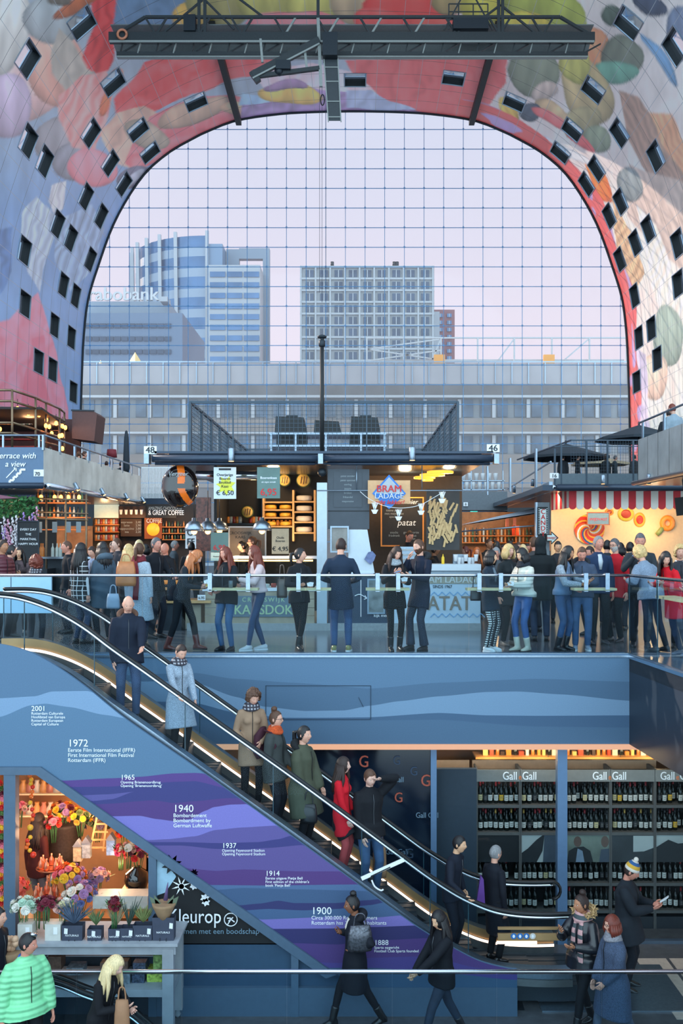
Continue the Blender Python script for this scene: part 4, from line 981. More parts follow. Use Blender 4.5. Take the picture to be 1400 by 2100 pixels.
# ------------------------------------------------------------------ cage and goods on the kiosk roof
zc = ZZ(928, YK); zt = ZZ(825, YK); cx0, cx1 = XX(390, YK), XX(938, YK); YB = 29.6
m_cage = mat('cage_steel', (62, 74, 86), .4, .6, .05)
cg = thing('roof_cage', 'steel mesh enclosure standing on the kiosk roof', 'cage', (0, YK, zc))
def cgp(o): o.parent = cg; o.matrix_parent_inverse = Matrix.Translation((0, -YK, -zc)); return o
g = MB();
for a, b in (((cx0,YK,zt),(cx1,YK,zt)), ((cx0,YB,zt),(cx1,YB,zt)), ((cx0,YK,zt),(cx0,YB,zt)), ((cx1,YK,zt),(cx1,YB,zt)), ((cx0,YB,zc+.05),(cx1,YB,zc+.05))): g.bar(a, b, .05)
cgp(g.build('top_frame', m_cage))
for k in range(8):
 Y_ = YK+(YB-YK)*k/7
 for X_ in (cx0, cx1): g = MB(); g.bar((X_, Y_, zc), (X_, Y_, zt), .05, .13); cgp(g.build('post', m_cage))
for f in (.16, .33, .66, .83): g = MB(); X_ = cx0+(cx1-cx0)*f; g.bar((X_, YK, zc), (X_, YK, zt), .025); cgp(g.build('post', m_cage))
g = MB()
nx = 62
for k in range(nx+1): X_ = cx0+(cx1-cx0)*k/nx; g.bar((X_, YK, zc), (X_, YK, zt), .007)
for k in range(12): Z_ = zc+(zt-zc)*k/12; g.bar((cx0, YK, Z_), (cx1, YK, Z_), .007)
cgp(g.build('front_mesh', m_cage))
for X_ in (cx0, cx1):
 g = MB()
 for k in range(90): Y_ = YK+(YB-YK)*k/90; g.bar((X_, Y_, zc), (X_, Y_, zt), .007)
 for k in range(12): Z_ = zc+(zt-zc)*k/12; g.bar((X_, YK, Z_), (X_, YB, Z_), .007)
 cgp(g.build('side_mesh', m_cage))
YG = YK+2.2
t = thing('goods_trolley', 'two-tier steel rack carrying black equipment cases on the kiosk roof', 'rack', P(675, 928, YG))
b0 = -Vector(P(675, 928, YG))
for (x0,x1,y0,y1) in ((552,792,887,891),(552,792,912,916)):
 o = pxbox(MB(), x0, x1, y0, y1, YG, 1.0).build('shelf_board', m_steel, t); o.matrix_parent_inverse = Matrix.Translation(b0)
for x in (556, 606, 668, 740, 788):
 o = pxbox(MB(), x-2, x+2, 887, 926, YG-.012, .05).build('upright', m_steel, t); o.matrix_parent_inverse = Matrix.Translation(b0)
for nm, x0, x1, y0, y1 in (('left-hand', 563, 628, 853, 887), ('middle', 643, 700, 861, 887), ('right-hand', 718, 780, 853, 887)):
 g = MB(); w = XX(x1,YG)-XX(x0,YG); h = ZZ(y0,YG)-ZZ(y1,YG)
 g.add([(-w/2,0,0),(w/2,0,0),(w/2,.7,0),(-w/2,.7,0),(-w/2+.02,0.02,h),(w/2-.06,0.02,h-.03),(w/2-.06,.68,h-.03),(-w/2+.02,.68,h)], [(0,3,2,1),(4,5,6,7),(0,1,5,4),(1,2,6,5),(2,3,7,6),(3,0,4,7)])
 t2 = thing('equipment_case', nm+' black equipment case on the upper rack of the kiosk roof', 'case', P((x0+x1)/2, y1, YG+.1), 0, 'black cases on the kiosk roof')
 g.build('body', m_black, t2);
 if nm != 'middle': g = MB(); g.bar((-.12,.3,h+.03),(.14,.3,h+.03),.06,.04); g.bar((-.06,.3,h-.02),(-.06,.3,h+.04),.03); g.bar((.08,.3,h-.03),(.08,.3,h+.04),.03); g.build('handle', m_dark, t2)
for nm, x0, x1 in (('left', 566, 628), ('right', 716, 780)):
 tag(pxbox(MB(), x0, x1, 893, 911, YG+.12, .6).build('equipment_case', m_black), nm+' low black case on the lower tier of the roof rack', 'case')
# mast with lantern
t = thing('lantern_mast', 'tall black pole with round lantern rising above the kiosk roof', 'lamp post', P(660, 930, YK-.02))
z0 = ZZ(930, YK); g = MB(); g.tube([(0,0,0),(0,0,ZZ(712,YK)-z0)], .04, 10); g.build('pole', m_black, t)
g = MB(); h = ZZ(712,YK)-z0; g.lathe([(.04,h),(.065,h+.02),(.065,h+.12),(.04,h+.14),(.04,h+.17),(.085,h+.18),(.095,h+.21),(.05,h+.235),(.0,h+.24)], n=16); g.build('lantern', m_dark, t)
o = MB().ell((0,0,0), .085, 14, 10).build('sensor_ball', m_dark); o.location = P(660, 969, YK-.05); tag(o, 'dark round sensor ball below the roof joint above the steel post', 'sensor')
# ------------------------------------------------------------------ stalls left
m_metal = mat('ribbed_metal', (186, 192, 190), .32, .45, .25, 1.2)
YA = 27.6; XA = XX(89, YA)
def rel0(o, t): o.parent = t; o.matrix_parent_inverse = Matrix.Translation(-Vector(t.location)); return o
ls_ = thing('bar_stall', 'left market stall with steel-clad roof terrace and sign Terrace with a view', 'stall', (XA, YA, 0))
zt1, zb1 = 4.38, 3.36
g = MB(); g.box(-16, XA, YA, YA+.08, zb1, zt1); rel0(g.build('terrace_front', mat('slate_sign_panel', (82, 108, 138), .4, 0, .04)), ls_)
YA2 = 39.6; XA2 = XX(288, YA2)
g = MB(); n_ = 120
for k in range(n_):
 q = [Vector((XA+(XA2-XA)*f/n_+(.03 if f % 2 else 0), YA+(YA2-YA)*f/n_, 0)) for f in (k, k+1)]
 g.quad(q[0]+Vector((0,0,zb1)), q[1]+Vector((0,0,zb1)), q[1]+Vector((0,0,zt1)), q[0]+Vector((0,0,zt1)))
rel0(g.build('terrace_side', m_metal), ls_)
g = MB(); g.zprism([(-16,YA),(XA,YA),(XA2,YA2),(-16,YA2)], 3.25, 3.34); rel0(g.build('terrace_deck', m_tubeb), ls_)
g = MB(); g.tube([(-16,YA-.15,3.3),(XA+.05,YA-.15,3.3)], .09, 12); rel0(g.build('awning_roll', m_tubeb), ls_)
g = MB(); g.tube([(XA+.15,YA-.1,3.3),(XA2+.15,YA2,3.3)], .09, 12); rel0(g.build('awning_roll', m_chrome), ls_)
g = MB(); g.tube([(-16,YA+.1,4.72),(XA,YA+.1,4.72),(XA2,YA2,4.72)], .03, 8); rel0(g.build('rail', m_steel), ls_)
for k in range(9):
 f = k/8; x, y = XA+(XA2-XA)*f, YA+(YA2-YA)*f; g = MB(); g.bar((x,y,4.3),(x,y,4.72),.05,.12); rel0(g.build('rail_post', m_steel), ls_)
for k in range(4): x = XA-.15-k*1.0; g = MB(); g.bar((x,YA+.1,4.3),(x,YA+.1,4.72),.05); rel0(g.build('rail_post', m_steel), ls_)
g = MB(); g.box(-16, XX(190,YA+9), YA+4.5, YA+4.6, 0, 3.2); g.box(XA-.02, XA+.04, YA+.2, YA+4.5, 0, 1.0, 1); rel0(g.build('back_wall', [mat('bar_dark_wall', (30, 30, 32), .6), m_dark]), ls_)
for o in (text('lettering', 'Terrace with\na view', .23, P(31, 940, YA-.02), m_txtw, None, align='CENTER', bold=.02, shear=.2, wx=.95), text('lettering', '70', .15, P(71, 975.5, YA-.03), m_txtd, None, bold=.03)): rel0(o, ls_)
g = MB(); g.box(XX(69.5,YA), XX(90,YA), YA-.02, YA, ZZ(977,YA), ZZ(963,YA)); rel0(g.build('number_plate', m_white), ls_)
g = MB(); pts = [P(a, b, YA-.01) for a, b in ((12,992),(20,992),(20,985),(28,985),(28,978),(35,978),(35,971),(42,971),(42,963),(52,963))]
for k, (a, b) in enumerate(zip(pts, pts[1:])): o_ = Vector((0,-.002*(k % 2),0)); g.bar(a+o_, b+o_, .06, .01, up=(0,1,0))
g.bar(P(13,980,YA-.01), P(33,959,YA-.01), .025, .01, up=(0,1,0)); g.bar(P(33,959,YA-.01), P(28,960,YA-.01), .025, .01, up=(0,1,0)); g.bar(P(33,959,YA-.01), P(33,966,YA-.01), .025, .01, up=(0,1,0))
rel0(g.build('stair_pictogram', m_txtw), ls_)
for px, Y_ in ((133, 29.9), (192, 32.9), (240, 36.2), (277, 38.9)):
 x = XA+(XA2-XA)*(Y_-YA)/(YA2-YA)+.25
 t = spot(px, 1000, Y_, {133:'nearest',192:'second',240:'third',277:'furthest'}[px]+' tilted spotlight along the left terrace edge'); t.location = (x, Y_, 3.42); t.rotation_euler = (0, -.5, 0)
# scaffold bar on the terrace, upper level
m_brass = mat('scaffold_brass', (130, 108, 86), .35, .7, .1)
def bulb(p, label, grp):
 t = thing('hanging_bulb', label, 'lamp', p, 0, grp)
 g = MB(); g.ell((0,0,0), (.055,.055,.075), 10, 8); g.build('bulb', mat('amber_bulb', (255,150,60), .4, emit=14, ecol=(255,140,50)), t)
 g = MB(); g.tube([(0,0,.06),(0,0,.3)], .01, 5); g.build('flex', m_black, t); return t
ub = thing('scaffold_bar', 'open scaffold-pipe bar on the left roof terrace, under a dark canopy', 'bar', (-8.6, 30, 4.38))
def scaff(t, nodes, r=.035, nm='pipe'):
 for a, b in nodes: g = MB(); g.tube([a, b], r, 8); rel0(g.build(nm, m_brass), t)
xs_ = [XX(-30,29),XX(25,29),XX(73,30),XX(90,31),XX(122,33),XX(132,35)]; ys_ = [29,29,30,31.2,33,35]
zt_ = [ZZ(800,29),ZZ(800,29),ZZ(816,30),ZZ(824,31),ZZ(838,33),ZZ(846,35)]
nod = []
for x, y, z in zip(xs_, ys_, zt_): nod.append(((x,y,4.4),(x,y,z)))
for k in range(5):
 for dz in (0, -.32, -.95, -1.25): nod.append(((xs_[k],ys_[k],zt_[k]+dz),(xs_[k+1],ys_[k+1],zt_[k+1]+dz)))
scaff(ub, nod)
g = MB(); g.zprism([(-16,29.5),(XX(85,30),30),(XX(140,35),35),(XX(140,36),36),(-16,38)], 5.75, 5.82); rel0(g.build('canopy', mat('bar_canopy', (34, 28, 28), .7)), ub)
g = MB(); g.box(-16, XX(165,36), 36, 36.1, 4.4, 6.2); rel0(g.build('back_wall', mat('burgundy_wall', (66, 26, 26), .6, 0, .2)), ub)
for z in (4.95, 5.2): g = MB(); g.box(-14, XX(75,33.5), 33.5, 33.9, z, z+.04); rel0(g.build('bottle_shelf', mat('red_shelf', (140, 40, 34), .5)), ub)
random.seed(11)
bulbs = [(36,838),(58,848),(80,851),(95,861),(115,868),(94,873),(101,875),(128,874),(134,877),(106,889),(122,894),(127,893),(128,920),(0,880)]
for i, (x, y) in enumerate(bulbs): bulb(P(x, y, 31+.3*(i % 5)), 'glowing amber bulb in the left terrace bar', 'amber bulbs of the terrace bar')
bcols = [mat('bottle_amber', (200,120,50), .15), mat('bottle_clear', (170,180,175), .1), mat('bottle_dark', (30,36,32), .12), mat('bottle_green', (50,90,60), .12)]
bme = [MB().lathe([(.036,0),(.038,.01),(.038,.19),(.014,.235),(.013,.30),(.0,.302)], n=10).mesh('spirit_bottle', m) for m in bcols]
for k in range(26): small(bme[(0 if 8 <= k < 17 else 1+k % 3)], -28+k*3.7, 871, 33.6, 'spirit_bottle', ('amber' if 8 <= k < 17 else ('clear','dark','green')[k % 3])+' bottle on the lit upper shelf of the terrace bar', 'bottle', ('amber ' if 8 <= k < 17 else ('clear ','dark ','green ')[k % 3])+'bottles in the terrace bar', 1.25)
for k in range(8): small(bme[0], 104+k*2.6, 884, 35.6, 'spirit_bottle', 'pale amber bottle in the cluster at the right end of the terrace bar', 'bottle', 'bottle cluster at the terrace bar end', 1.1)
light('POINT', 'bar_light', P(60, 860, 32), 60, (1,.5,.22), .2); light('POINT', 'bar_light', P(115, 880, 34), 40, (1,.5,.22), .2)
t = thing('box_awning', 'dark brown folded awning box at the end of the terrace bar', 'awning', P(172, 905, 35.2))
g = MB(); a = [(-.42,0,.1),(.36,0,0),(.46,0,.95),(.3,0,1.08),(-.42,0,1.1)]; g.v = a+[(x,1.2,z) for x,y,z in a]; g.f = [(0,1,2,3,4),(9,8,7,6,5)]+[(i,i+5,(i+1)%5+5,(i+1)%5) for i in range(5)]; g.m = [0]*7; g.sm = [False]*7; g.build('fabric', mat('brown_awning', (86, 58, 56), .7), t)
g = MB(); g.bar((-.45,0,1.1),(.36,0,1.08),.05); g.build('frame_bar', m_dark, t)
t = thing('floor_lamp', 'lamp with dark red drum shade on the left terrace', 'lamp', P(229, 948, 37.6)); t.location.z = 3.34
zz = ZZ(938, 37.6)-3.34
g = MB(); g.lathe([(.2,zz),(.17,zz+.3)], n=20); g.build('lamp_shade', mat('red_shade', (120, 36, 48), .7), t)
g = MB(); g.tube([(0,0,0),(0,0,zz+.1)], .02, 8); g.ell((0,0,zz-.2), (.07,.07,.12)); g.build('pole', m_brass, t)
t = thing('closed_parasol', 'closed dark parasol standing on the left terrace', 'parasol', P(259, 960, 39.3)); t.location.z = 3.34
zz = ZZ(882, 39.3)-3.34
g = MB(); g.lathe([(.09,zz-1.7),(.14,zz-1.5),(.12,zz-1.0),(.09,zz-.3),(.05,zz-.05),(.0,zz)], n=14); g.build('canopy', mat('charcoal_canvas', (34, 44, 54), .8), t); g = MB(); g.tube([(0,0,0),(0,0,zz-1.6)], .025, 8); g.build('pole', m_dark, t)
# lower bar level, below the terrace
lb = thing('scaffold_bar', 'ground-level bar of scaffold pipes and shelves at the far left', 'bar', (-8, YA+1, 0))
YB1 = YA+1.0
nod = []
for x in (75, 95, 135, 177): nod.append((P(x, 1013, YB1), Vector((XX(x,YB1), YB1, 0))))
for y in (1022, 1050, 1063): nod.append((P(74, y, YB1), P(180, y+4, YB1)))
scaff(lb, nod, .03)
for y in (1030, 1060, 1085): rel0(pxbox(MB(), 70, 180, y, y+2.5, YB1+1.5, .35).build('shelf_board', mat('lit_wood', (190,110,50), .5)), lb)
rel0(pxbox(MB(), 60, 186, 1142, 1146, YB1-.2, .7).build('countertop', m_steel), lb); rel0(pxbox(MB(), 60, 186, 1146, 1240, YB1, .5).build('counter_front', m_dark), lb)
for k in range(24): small(bme[k % 4], 78+(k % 12)*8.2, (1030,1060)[k//12], YB1+1.65, 'spirit_bottle', ('amber','clear','dark','green')[k % 4]+' bottle on the shelves of the ground-level bar', 'bottle', ('amber','clear','dark','green')[k % 4]+' bottles in the ground-level bar', 1.0)
for k, x in enumerate((112, 140, 161, 81)):
 t = sheet('hanging_tag', 'small grey card hanging from the lower bar pipes, %s' % ('second from the left','third from the left','rightmost','leftmost')[k], 'sign', x-5, x+5, 1070, 1092, YB1-.02, mat('grey_card', (130,140,146), .6), 'grey cards on the lower bar')
for k, x in enumerate((84, 112, 125, 140, 162)): bulb(P(x, 1020, YB1+.3+.2*k), 'warm lamp under the left terrace edge', 'lamps under the left terrace')
light('POINT', 'bar_light', P(120, 1040, YB1+.8), 45, (1,.55,.25), .2); light('POINT', 'bar_light', P(40, 1040, YB1-.5), 25, (1,.75,.5), .2)
# bottles being poured on the counter
for k, x in enumerate((108, 117, 124, 84, 88)): small(bme[(1,1,1,0,0)[k]], x, 1142, YB1+.1, 'spirit_bottle', 'clear or amber bottle standing on the left bar counter', 'bottle', 'bottles on the left bar counter', 1.3)
# chalkboard
t = sheet('chalkboard_sign', 'black chalkboard announcing the happy hour at the left stall', 'sign', 38, 78, 1070, 1160, YA-.3, mat('chalkboard', (38,40,44), .8), frame=m_dark)
g = MB(); g.bar((-.22,.05,-1.1),(-.22,.02,0),.04); g.bar((.22,.05,-1.1),(.22,.02,0),.04); g.build('easel', m_dark, t); onb(t, 'EVERY DAY\nTHE\nMARKTHAL\nHAPPY HOUR', .5, .80, .088, m_txtw, line=1.5, bold=.01)
# hanging wisteria
random.seed(5)
wcol = {'white': mat('blossom_white', (215,210,215), .7), 'pink': mat('blossom_pink', (206,150,176), .7), 'lilac': mat('blossom_lilac', (160,130,190), .7)}
m_leaf = mat('leaf_green', (58,110,62), .6, 0, .3, 4)
lf = MB()
for k in range(420):
 c = P(random.uniform(-10, 78), random.uniform(1018, 1062), YA+random.uniform(-.1, .5)); a = Vector((random.uniform(-1,1), random.uniform(-1,1), random.uniform(-1,1))).normalized()*.07; b = a.orthogonal()*.5
 lf.quad(c-a, c+b, c+a, c-b)
o = lf.build('hanging_foliage', m_leaf); tag(o, 'mass of green leaves hanging under the left awning', 'foliage', kind='stuff')
bl = MB()
for i in range(30): z = -i*.018; r_ = .05*(1-i/34)+.01; bl.ell((random.uniform(-r_, r_), random.uniform(-r_, r_), z), .022, 6, 4)
for k, (x, y, cn) in enumerate(((8,1060,'white'),(16,1066,'pink'),(25,1062,'white'),(33,1058,'white'),(34,1078,'white'),(33,1100,'white'),(48,1052,'lilac'),(60,1060,'pink'),(66,1054,'lilac'),(22,1080,'pink'),(10,1082,'lilac'),(75,1040,'pink'))):
 me = bl.mesh('blossom_cluster', wcol[cn]) if cn+'_me' not in wcol else wcol[cn+'_me']; wcol[cn+'_me'] = me
 small(me, x, y, YA-.1, 'blossom_cluster', 'hanging %s blossom cluster under the left awning' % cn, 'flower', cn+' blossom clusters', 1.3)
g = MB(); g.add([P(-60,1005,YA-.9), P(38,1021,YA-1.3), P(-60,1026,YA-2.2)], [(0,1,2)]); g.add([P(-60,1006,YA-.9), P(38,1022,YA-1.3), P(-60,1027,YA-2.2)], [(2,1,0)]); tag(g.build('awning_fabric', mat('rose_awning', (130,80,96), .7)), 'tip of a dusky rose awning at the left edge', 'awning')
# coffee stall
YC = 40.0
cs_ = thing('coffee_stall', 'coffee and chocolate stall with glowing shelves behind the crowd', 'stall', (XX(300,YC), YC, 0))
rel0(pxbox(MB(), 240, 420, 1034, 1180, YC+.5, .1).build('back_wall', mat('coffee_wall', (46,36,32), .7)), cs_)
rel0(pxbox(MB(), 300, 362, 1036, 1062, YC-.1, .1).build('name_board', m_black), cs_); rel0(pxbox(MB(), 243, 299, 1038, 1062, YC-.05, .1).build('shelf_panel', mat('brown_panel', (70,48,38), .5)), cs_)
rel0(pxbox(MB(), 193, 243, 1035, 1062, YC-.05, .1).build('light_panel', mat('lightbox', (176,186,170), .5, emit=.5, ecol=(190,200,180))), cs_)
rel0(pxbox(MB(), 190, 244, 1062, 1150, YC+.3, .1).build('back_wall', mat('amber_wall', (120,80,50), .6)), cs_)
for o in (text('lettering', 'AMAZING CHOCOLATE', .2, P(304, 1046, YC-.12), m_txtb, None, wx=.62), text('lettering', '& GREAT COFFEE', .27, P(304, 1056, YC-.12), m_txtw, None, bold=.02, wx=.68), text('lettering', 'COFFEE', .24, P(300, 1072, YC+.1), m_txtw, None, bold=.02, wx=.75)): rel0(o, cs_)
pc = sheet('coffee_poster', 'amber poster with a round orange coffee cup in the far coffee stall', 'poster', 296, 332, 1062, 1105, YC+.15, mat('amber_poster', (120,56,20), .5, emit=.5, ecol=(150,66,20)))
g = MB(); g.tube([(0,-.02,.38),(0,-.01,.38)], .26, 24); g.bar((.1,-.02,.4),(.3,-.02,.75),.16,.01); g.build('orange_cup', mat('orange_glow', (250,150,40), .5, emit=1.2, ecol=(250,150,40)), pc)
for y in (1075, 1090, 1107):
 rel0(pxbox(MB(), 194, 243, y, y+2, YC+.05, .3).build('shelf_board', mat('lit_wood', (190,110,50), .5)), cs_)
for y in (1080, 1093, 1106): rel0(pxbox(MB(), 332, 385, y, y+1.6, YC+.1, .3).build('shelf_board', mat('lit_wood', (190,110,50), .5)), cs_)
for k in range(27): small(jm[k % 3], 197+(k % 9)*5.2, (1075,1090,1107)[k//9], YC+.15, 'coffee_tin', ('amber','clear','red')[k % 3]+' tin on the left shelves of the coffee stall', 'tin', ('amber','clear','red')[k % 3]+' tins in the coffee stall', 1.6)
for k in range(24): small(bme[(2,0,3)[k % 3]], 335+(k % 8)*6, (1080,1093,1106)[k//8], YC+.2, 'syrup_bottle', ('dark','amber','green')[k % 3]+' small bottle on the right shelves of the coffee stall', 'bottle', ('dark','amber','green')[k % 3]+' bottles in the coffee stall', .75)
for k in range(5): small(cup, 248+k*10.5, 1055, YC-.2, 'coffee_cup', 'cup picture row above the coffee menu', 'cup', 'cups above the coffee menu', 1.4)
mn = sheet('coffee_menu', 'brown menu panel with pale lines left of the coffee poster', 'menu board', 247, 290, 1064, 1100, YC+.2, mat('brown_menu', (60,38,26), .6)); onb(mn, 'espresso\nlatte\ncappuccino\ntea', .3, .75, .13, m_txtb); onb(mn, '2,40\n2,90\n2,80\n2,20', .85, .75, .13, m_txtb)
for x in (215, 270, 350): light('POINT', 'stall_light', P(x, 1072, YC-.6), 30, (1,.55,.25), .15)
tag(sheet('billboard', 'white board with bold black letters CO at the stall behind', 'sign', 380, 405, 1085, 1125, YC-4, m_white), 'white board with bold black letters CO at the stall behind', 'sign')
t = bpy.context.scene.objects[-1] if False else None
o = text('lettering', 'CO\nFF', .34, P(383, 1098, YC-4.02), m_txtd, None, bold=.04, wx=.9)
bb = [q for q in bpy.data.objects if q.name.startswith('billboard')][0]; o.parent = bb; o.matrix_parent_inverse = Matrix.Translation(-Vector(bb.location))
# red-brown goods wall between coffee and cheese stalls
gw = tag(pxbox(MB(), 402, 432, 1020, 1130, YK+6, .1).build('goods_wall', mat('glossy_goods', (110,56,44), .25, 0, .7, 14)), 'glossy wall of small reddish packets left of the cheese stall', 'display')
# balustrade and low stalls beyond
t = thing('terrace_balustrade', 'white slatted balustrade on the terrace beyond the left stall', 'railing', P(310, 1022, 42))
g = MB()
for k in range(22): x = XX(285+k*3, 42)-XX(310,42); g.bar((x,0,.0),(x,0,1.3),.03)
g.bar((XX(284,42)-XX(310,42),0,1.3),(XX(350,42)-XX(310,42),0,1.3),.04); g.build('slats', m_white, t)
o = tag(pxbox(MB(), 280, 400, 1022, 1034, 41.5, 1.5).build('roof_edge', m_tubeb), 'dark blue roof edge of the coffee stall', 'roof')
# ------------------------------------------------------------------ stalls right
YD = 29.4; XD = XX(1132, YD)
rs = thing('candy_stall', 'candy stall with red and white scalloped awning and cream wall', 'stall', (XD, YD, 0))
m_cream = mat('cream_wall', (236, 206, 164), .6, 0, .04)
rel0(pxbox(MB(), 1130, 1480, 1003, 1190, YD+1.6, .1).build('back_wall', m_cream), rs)
g = MB(); g.box(XX(1098,YD), XX(1128,YD), YD+.1, YD+.2, 0, ZZ(1030,YD)); g.box(XX(1098,YD), XX(1102,YD), YD, YD+.1, 0, ZZ(1030,YD), 1); rel0(g.build('side_panel', [mat('grey_side', (120,130,138), .5), m_steel]), rs)
g = MB(); g.zprism([(XD-.4,YD-.6),(16,YD-.6),(16,YD+9),(XX(1010,44),YD+14),(XX(1000,44),YD+14)], 3.24, 3.40); rel0(g.build('roof', m_tubeb), rs)
g = MB(); g.tube([(XD,YD-.7,3.32),(14,YD-.7,3.32)], .1, 12); rel0(g.build('awning_roll', m_tubeb), rs)
g = MB(); g.tube([(XD-.1,YD-.6,3.32),(XX(1020,46),46,3.32)], .09, 12); rel0(g.build('awning_roll', m_chrome), rs)
stripes = [(1166+15.25*k, 1181.3+15.25*k) for k in range(22)]
m_sr = mat('scallop_red', (206,34,46), .5, 0, .04); m_sw = mat('scallop_white', (232,226,216), .5, 0, .03)
def scallop(x0, x1, zt, zb, Y, m):
 w = x1-x0; r = w/2; pts = [(x0,zt),(x0,zb+r)]+[(x0+r-r*math.cos(a), zb+r-r*math.sin(a)) for a in np.linspace(.3, PI-.3, 7)]+[(x1,zb+r),(x1,zt)]
 return MB().prism(pts, Y-.02, Y+.02).build('awning_scallop', m)
for k, (a, b) in enumerate(stripes): rel0(scallop(XX(a,YD-.3), XX(b,YD-.3), ZZ(1005,YD-.3), ZZ(1045,YD-.3), YD-.3, m_sr if k % 2 == 0 else m_sw), rs)
for k in range(8):
 g = MB(); f0, f1 = k/8, (k+1)/8; xa, xb = XX(1166,YD-.3), XX(1130,YD+1.6); ya, yb = YD-.3, YD+1.6
 p, q = Vector((xa+(xb-xa)*f0, ya+(yb-ya)*f0, 0)), Vector((xa+(xb-xa)*f1, ya+(yb-ya)*f1, 0)); g.quad(p+Vector((0,0,2.74)), q+Vector((0,0,2.74)), q+Vector((0,0,3.26)), p+Vector((0,0,3.26))); rel0(g.build('awning_scallop', m_sw if k % 2 == 0 else m_sr), rs)
# candy pictures on the wall
YW = YD+1.58
t = thing('lollipop_picture', 'big swirl lollipop picture in red, yellow and blue on the cream wall', 'picture', P(1208, 1085, YW))
cm = [mat('candy_%d' % i, c, .4) for i, c in enumerate(((226,60,40),(246,180,50),(40,90,150),(240,240,230),(236,110,40)))]
g = MB(); R_ = 31*YW/F
for k in range(40):
 a0 = 2*PI*k/40
 for j in range(9):
  r0, r1 = R_*j/9, R_*(j+1)/9; tw0, tw1 = j*.28, (j+1)*.28; d = 2*PI/40
  g.add([(r0*math.cos(a0+tw0),-.02,r0*math.sin(a0+tw0)),(r1*math.cos(a0+tw1),-.02,r1*math.sin(a0+tw1)),(r1*math.cos(a0+d+tw1),-.02,r1*math.sin(a0+d+tw1)),(r0*math.cos(a0+d+tw0),-.02,r0*math.sin(a0+d+tw0))], [(0,1,2,3)], (0,1,0,4,3,1,0,2,1,0)[(k//2) % 10])
g.build('swirl', cm, t); g = MB(); g.bar((.15,-.01,-R_*.9),(.35,-.01,-R_*2.2),.04,.02); g.build('stick', m_white, t)
t = sheet('stall_sign', 'blue and copper framed nameplate hung over the lollipop picture', 'sign', 1205, 1248, 1052, 1075, YW-.3, mat('sign_steel_blue', (110,150,180), .4), frame=mat('copper', (190,120,90), .4, .5)); onb(t, 'WIJDVAST', .5, .32, .12, m_txtr, bold=.01)
for nm, x, y, rx_, rz_, c1, c2 in (('yellow-green candy badge', 1283, 1054, 17, 15, (196,180,60), (170,60,40)), ('orange candy badge with red rim', 1311, 1066, 12, 15, (240,160,50), (200,50,36)), ('small orange sweet half hidden by the awning', 1249, 1050, 9, 7, (240,140,50), (150,60,30))):
 t = thing('candy_picture', nm+' on the cream wall', 'picture', P(x, y, YW)); g = MB(); g.ell((0,0,0), (rx_*YW/F,.03,rz_*YW/F), 20, 10); g.build('badge', mat('badge_%d%d%d' % c1, c1, .4), t)
 g = MB(); g.ell((0,-.02,0), (rx_*YW/F*.62,.03,rz_*YW/F*.6), 20, 10); g.build('badge_centre', mat('badgec_%d%d%d' % c2, c2, .4), t)
t = thing('gummy_ring_picture', 'orange and green gummy ring picture at the right of the cream wall', 'picture', P(1368, 1073, YW)); g = MB(); g.tube([(.16*math.cos(a), -.02, .17*math.sin(a)) for a in np.linspace(0, 2*PI, 21)], .085, 10, cap=False); g.build('ring', mat('gummy_orange', (244,150,60), .3), t)
g = MB(); g.tube([(-.14,-.02,-.12),(-.24,-.02,-.26),(-.34,-.02,-.36)], [.07,.08,.07], 10); g.build('tail', mat('gummy_green', (130,150,90), .3), t)
t = thing('candy_sign', 'vertical CANDY sign with bulbs around its border', 'sign', P(1113, 1098, YD-.1)); w_, h_ = 10*YD/F, 58*YD/F
g = MB(); g.box(-w_, w_, 0, .08, 0, h_); g.build('housing', m_black, t); g = MB(); g.box(-w_*.62, w_*.62, -.01, 0, .06, h_-.06); g.build('face', mat('sign_face', (196,216,216), .5, emit=.15), t)
text('lettering', 'C\nA\nN\nD\nY', .2, (0, -.02, h_-.2), m_txtr, t, align='CENTER', bold=.03, line=.82)
g = MB();
for k in range(15):
 for s_ in (-1, 1): g.box(s_*w_*.82-.012, s_*w_*.82+.012, -.02, 0, .05+k*(h_-.1)/14-.012, .05+k*(h_-.1)/14+.012)
g.build('border_bulbs', m_white, t)
t = thing('arrow_sign', 'arrow-shaped sign with bulbs pointing right under the CANDY sign', 'sign', P(1131, 1103, YD-.12)); g = MB(); s_ = YD/F; pts = [(-12*s_,-7*s_),(0,-7*s_),(0,-13*s_),(14*s_,0),(0,13*s_),(0,7*s_),(-12*s_,7*s_)]; g.prism(pts, 0, .08); g.build('housing', m_black, t)
g = MB(); g.prism([(x*.78,z*.78) for x, z in pts], -.01, 0); g.build('face', mat('sign_face', (196,216,216), .5), t); text('lettering', 'SWEET', .1, (0, -.02, -.04), m_txtr, t, align='CENTER', bold=.02)
light('AREA', 'stall_light', (XX(1270,YD), YD+.5, 3.15), 85, (1,.66,.36), 4, (XX(1280,YD), YD+1.6, 1.0), .5); light('POINT', 'stall_light', P(1340,1090,YD+.9), 22, (1,.6,.3), .2)
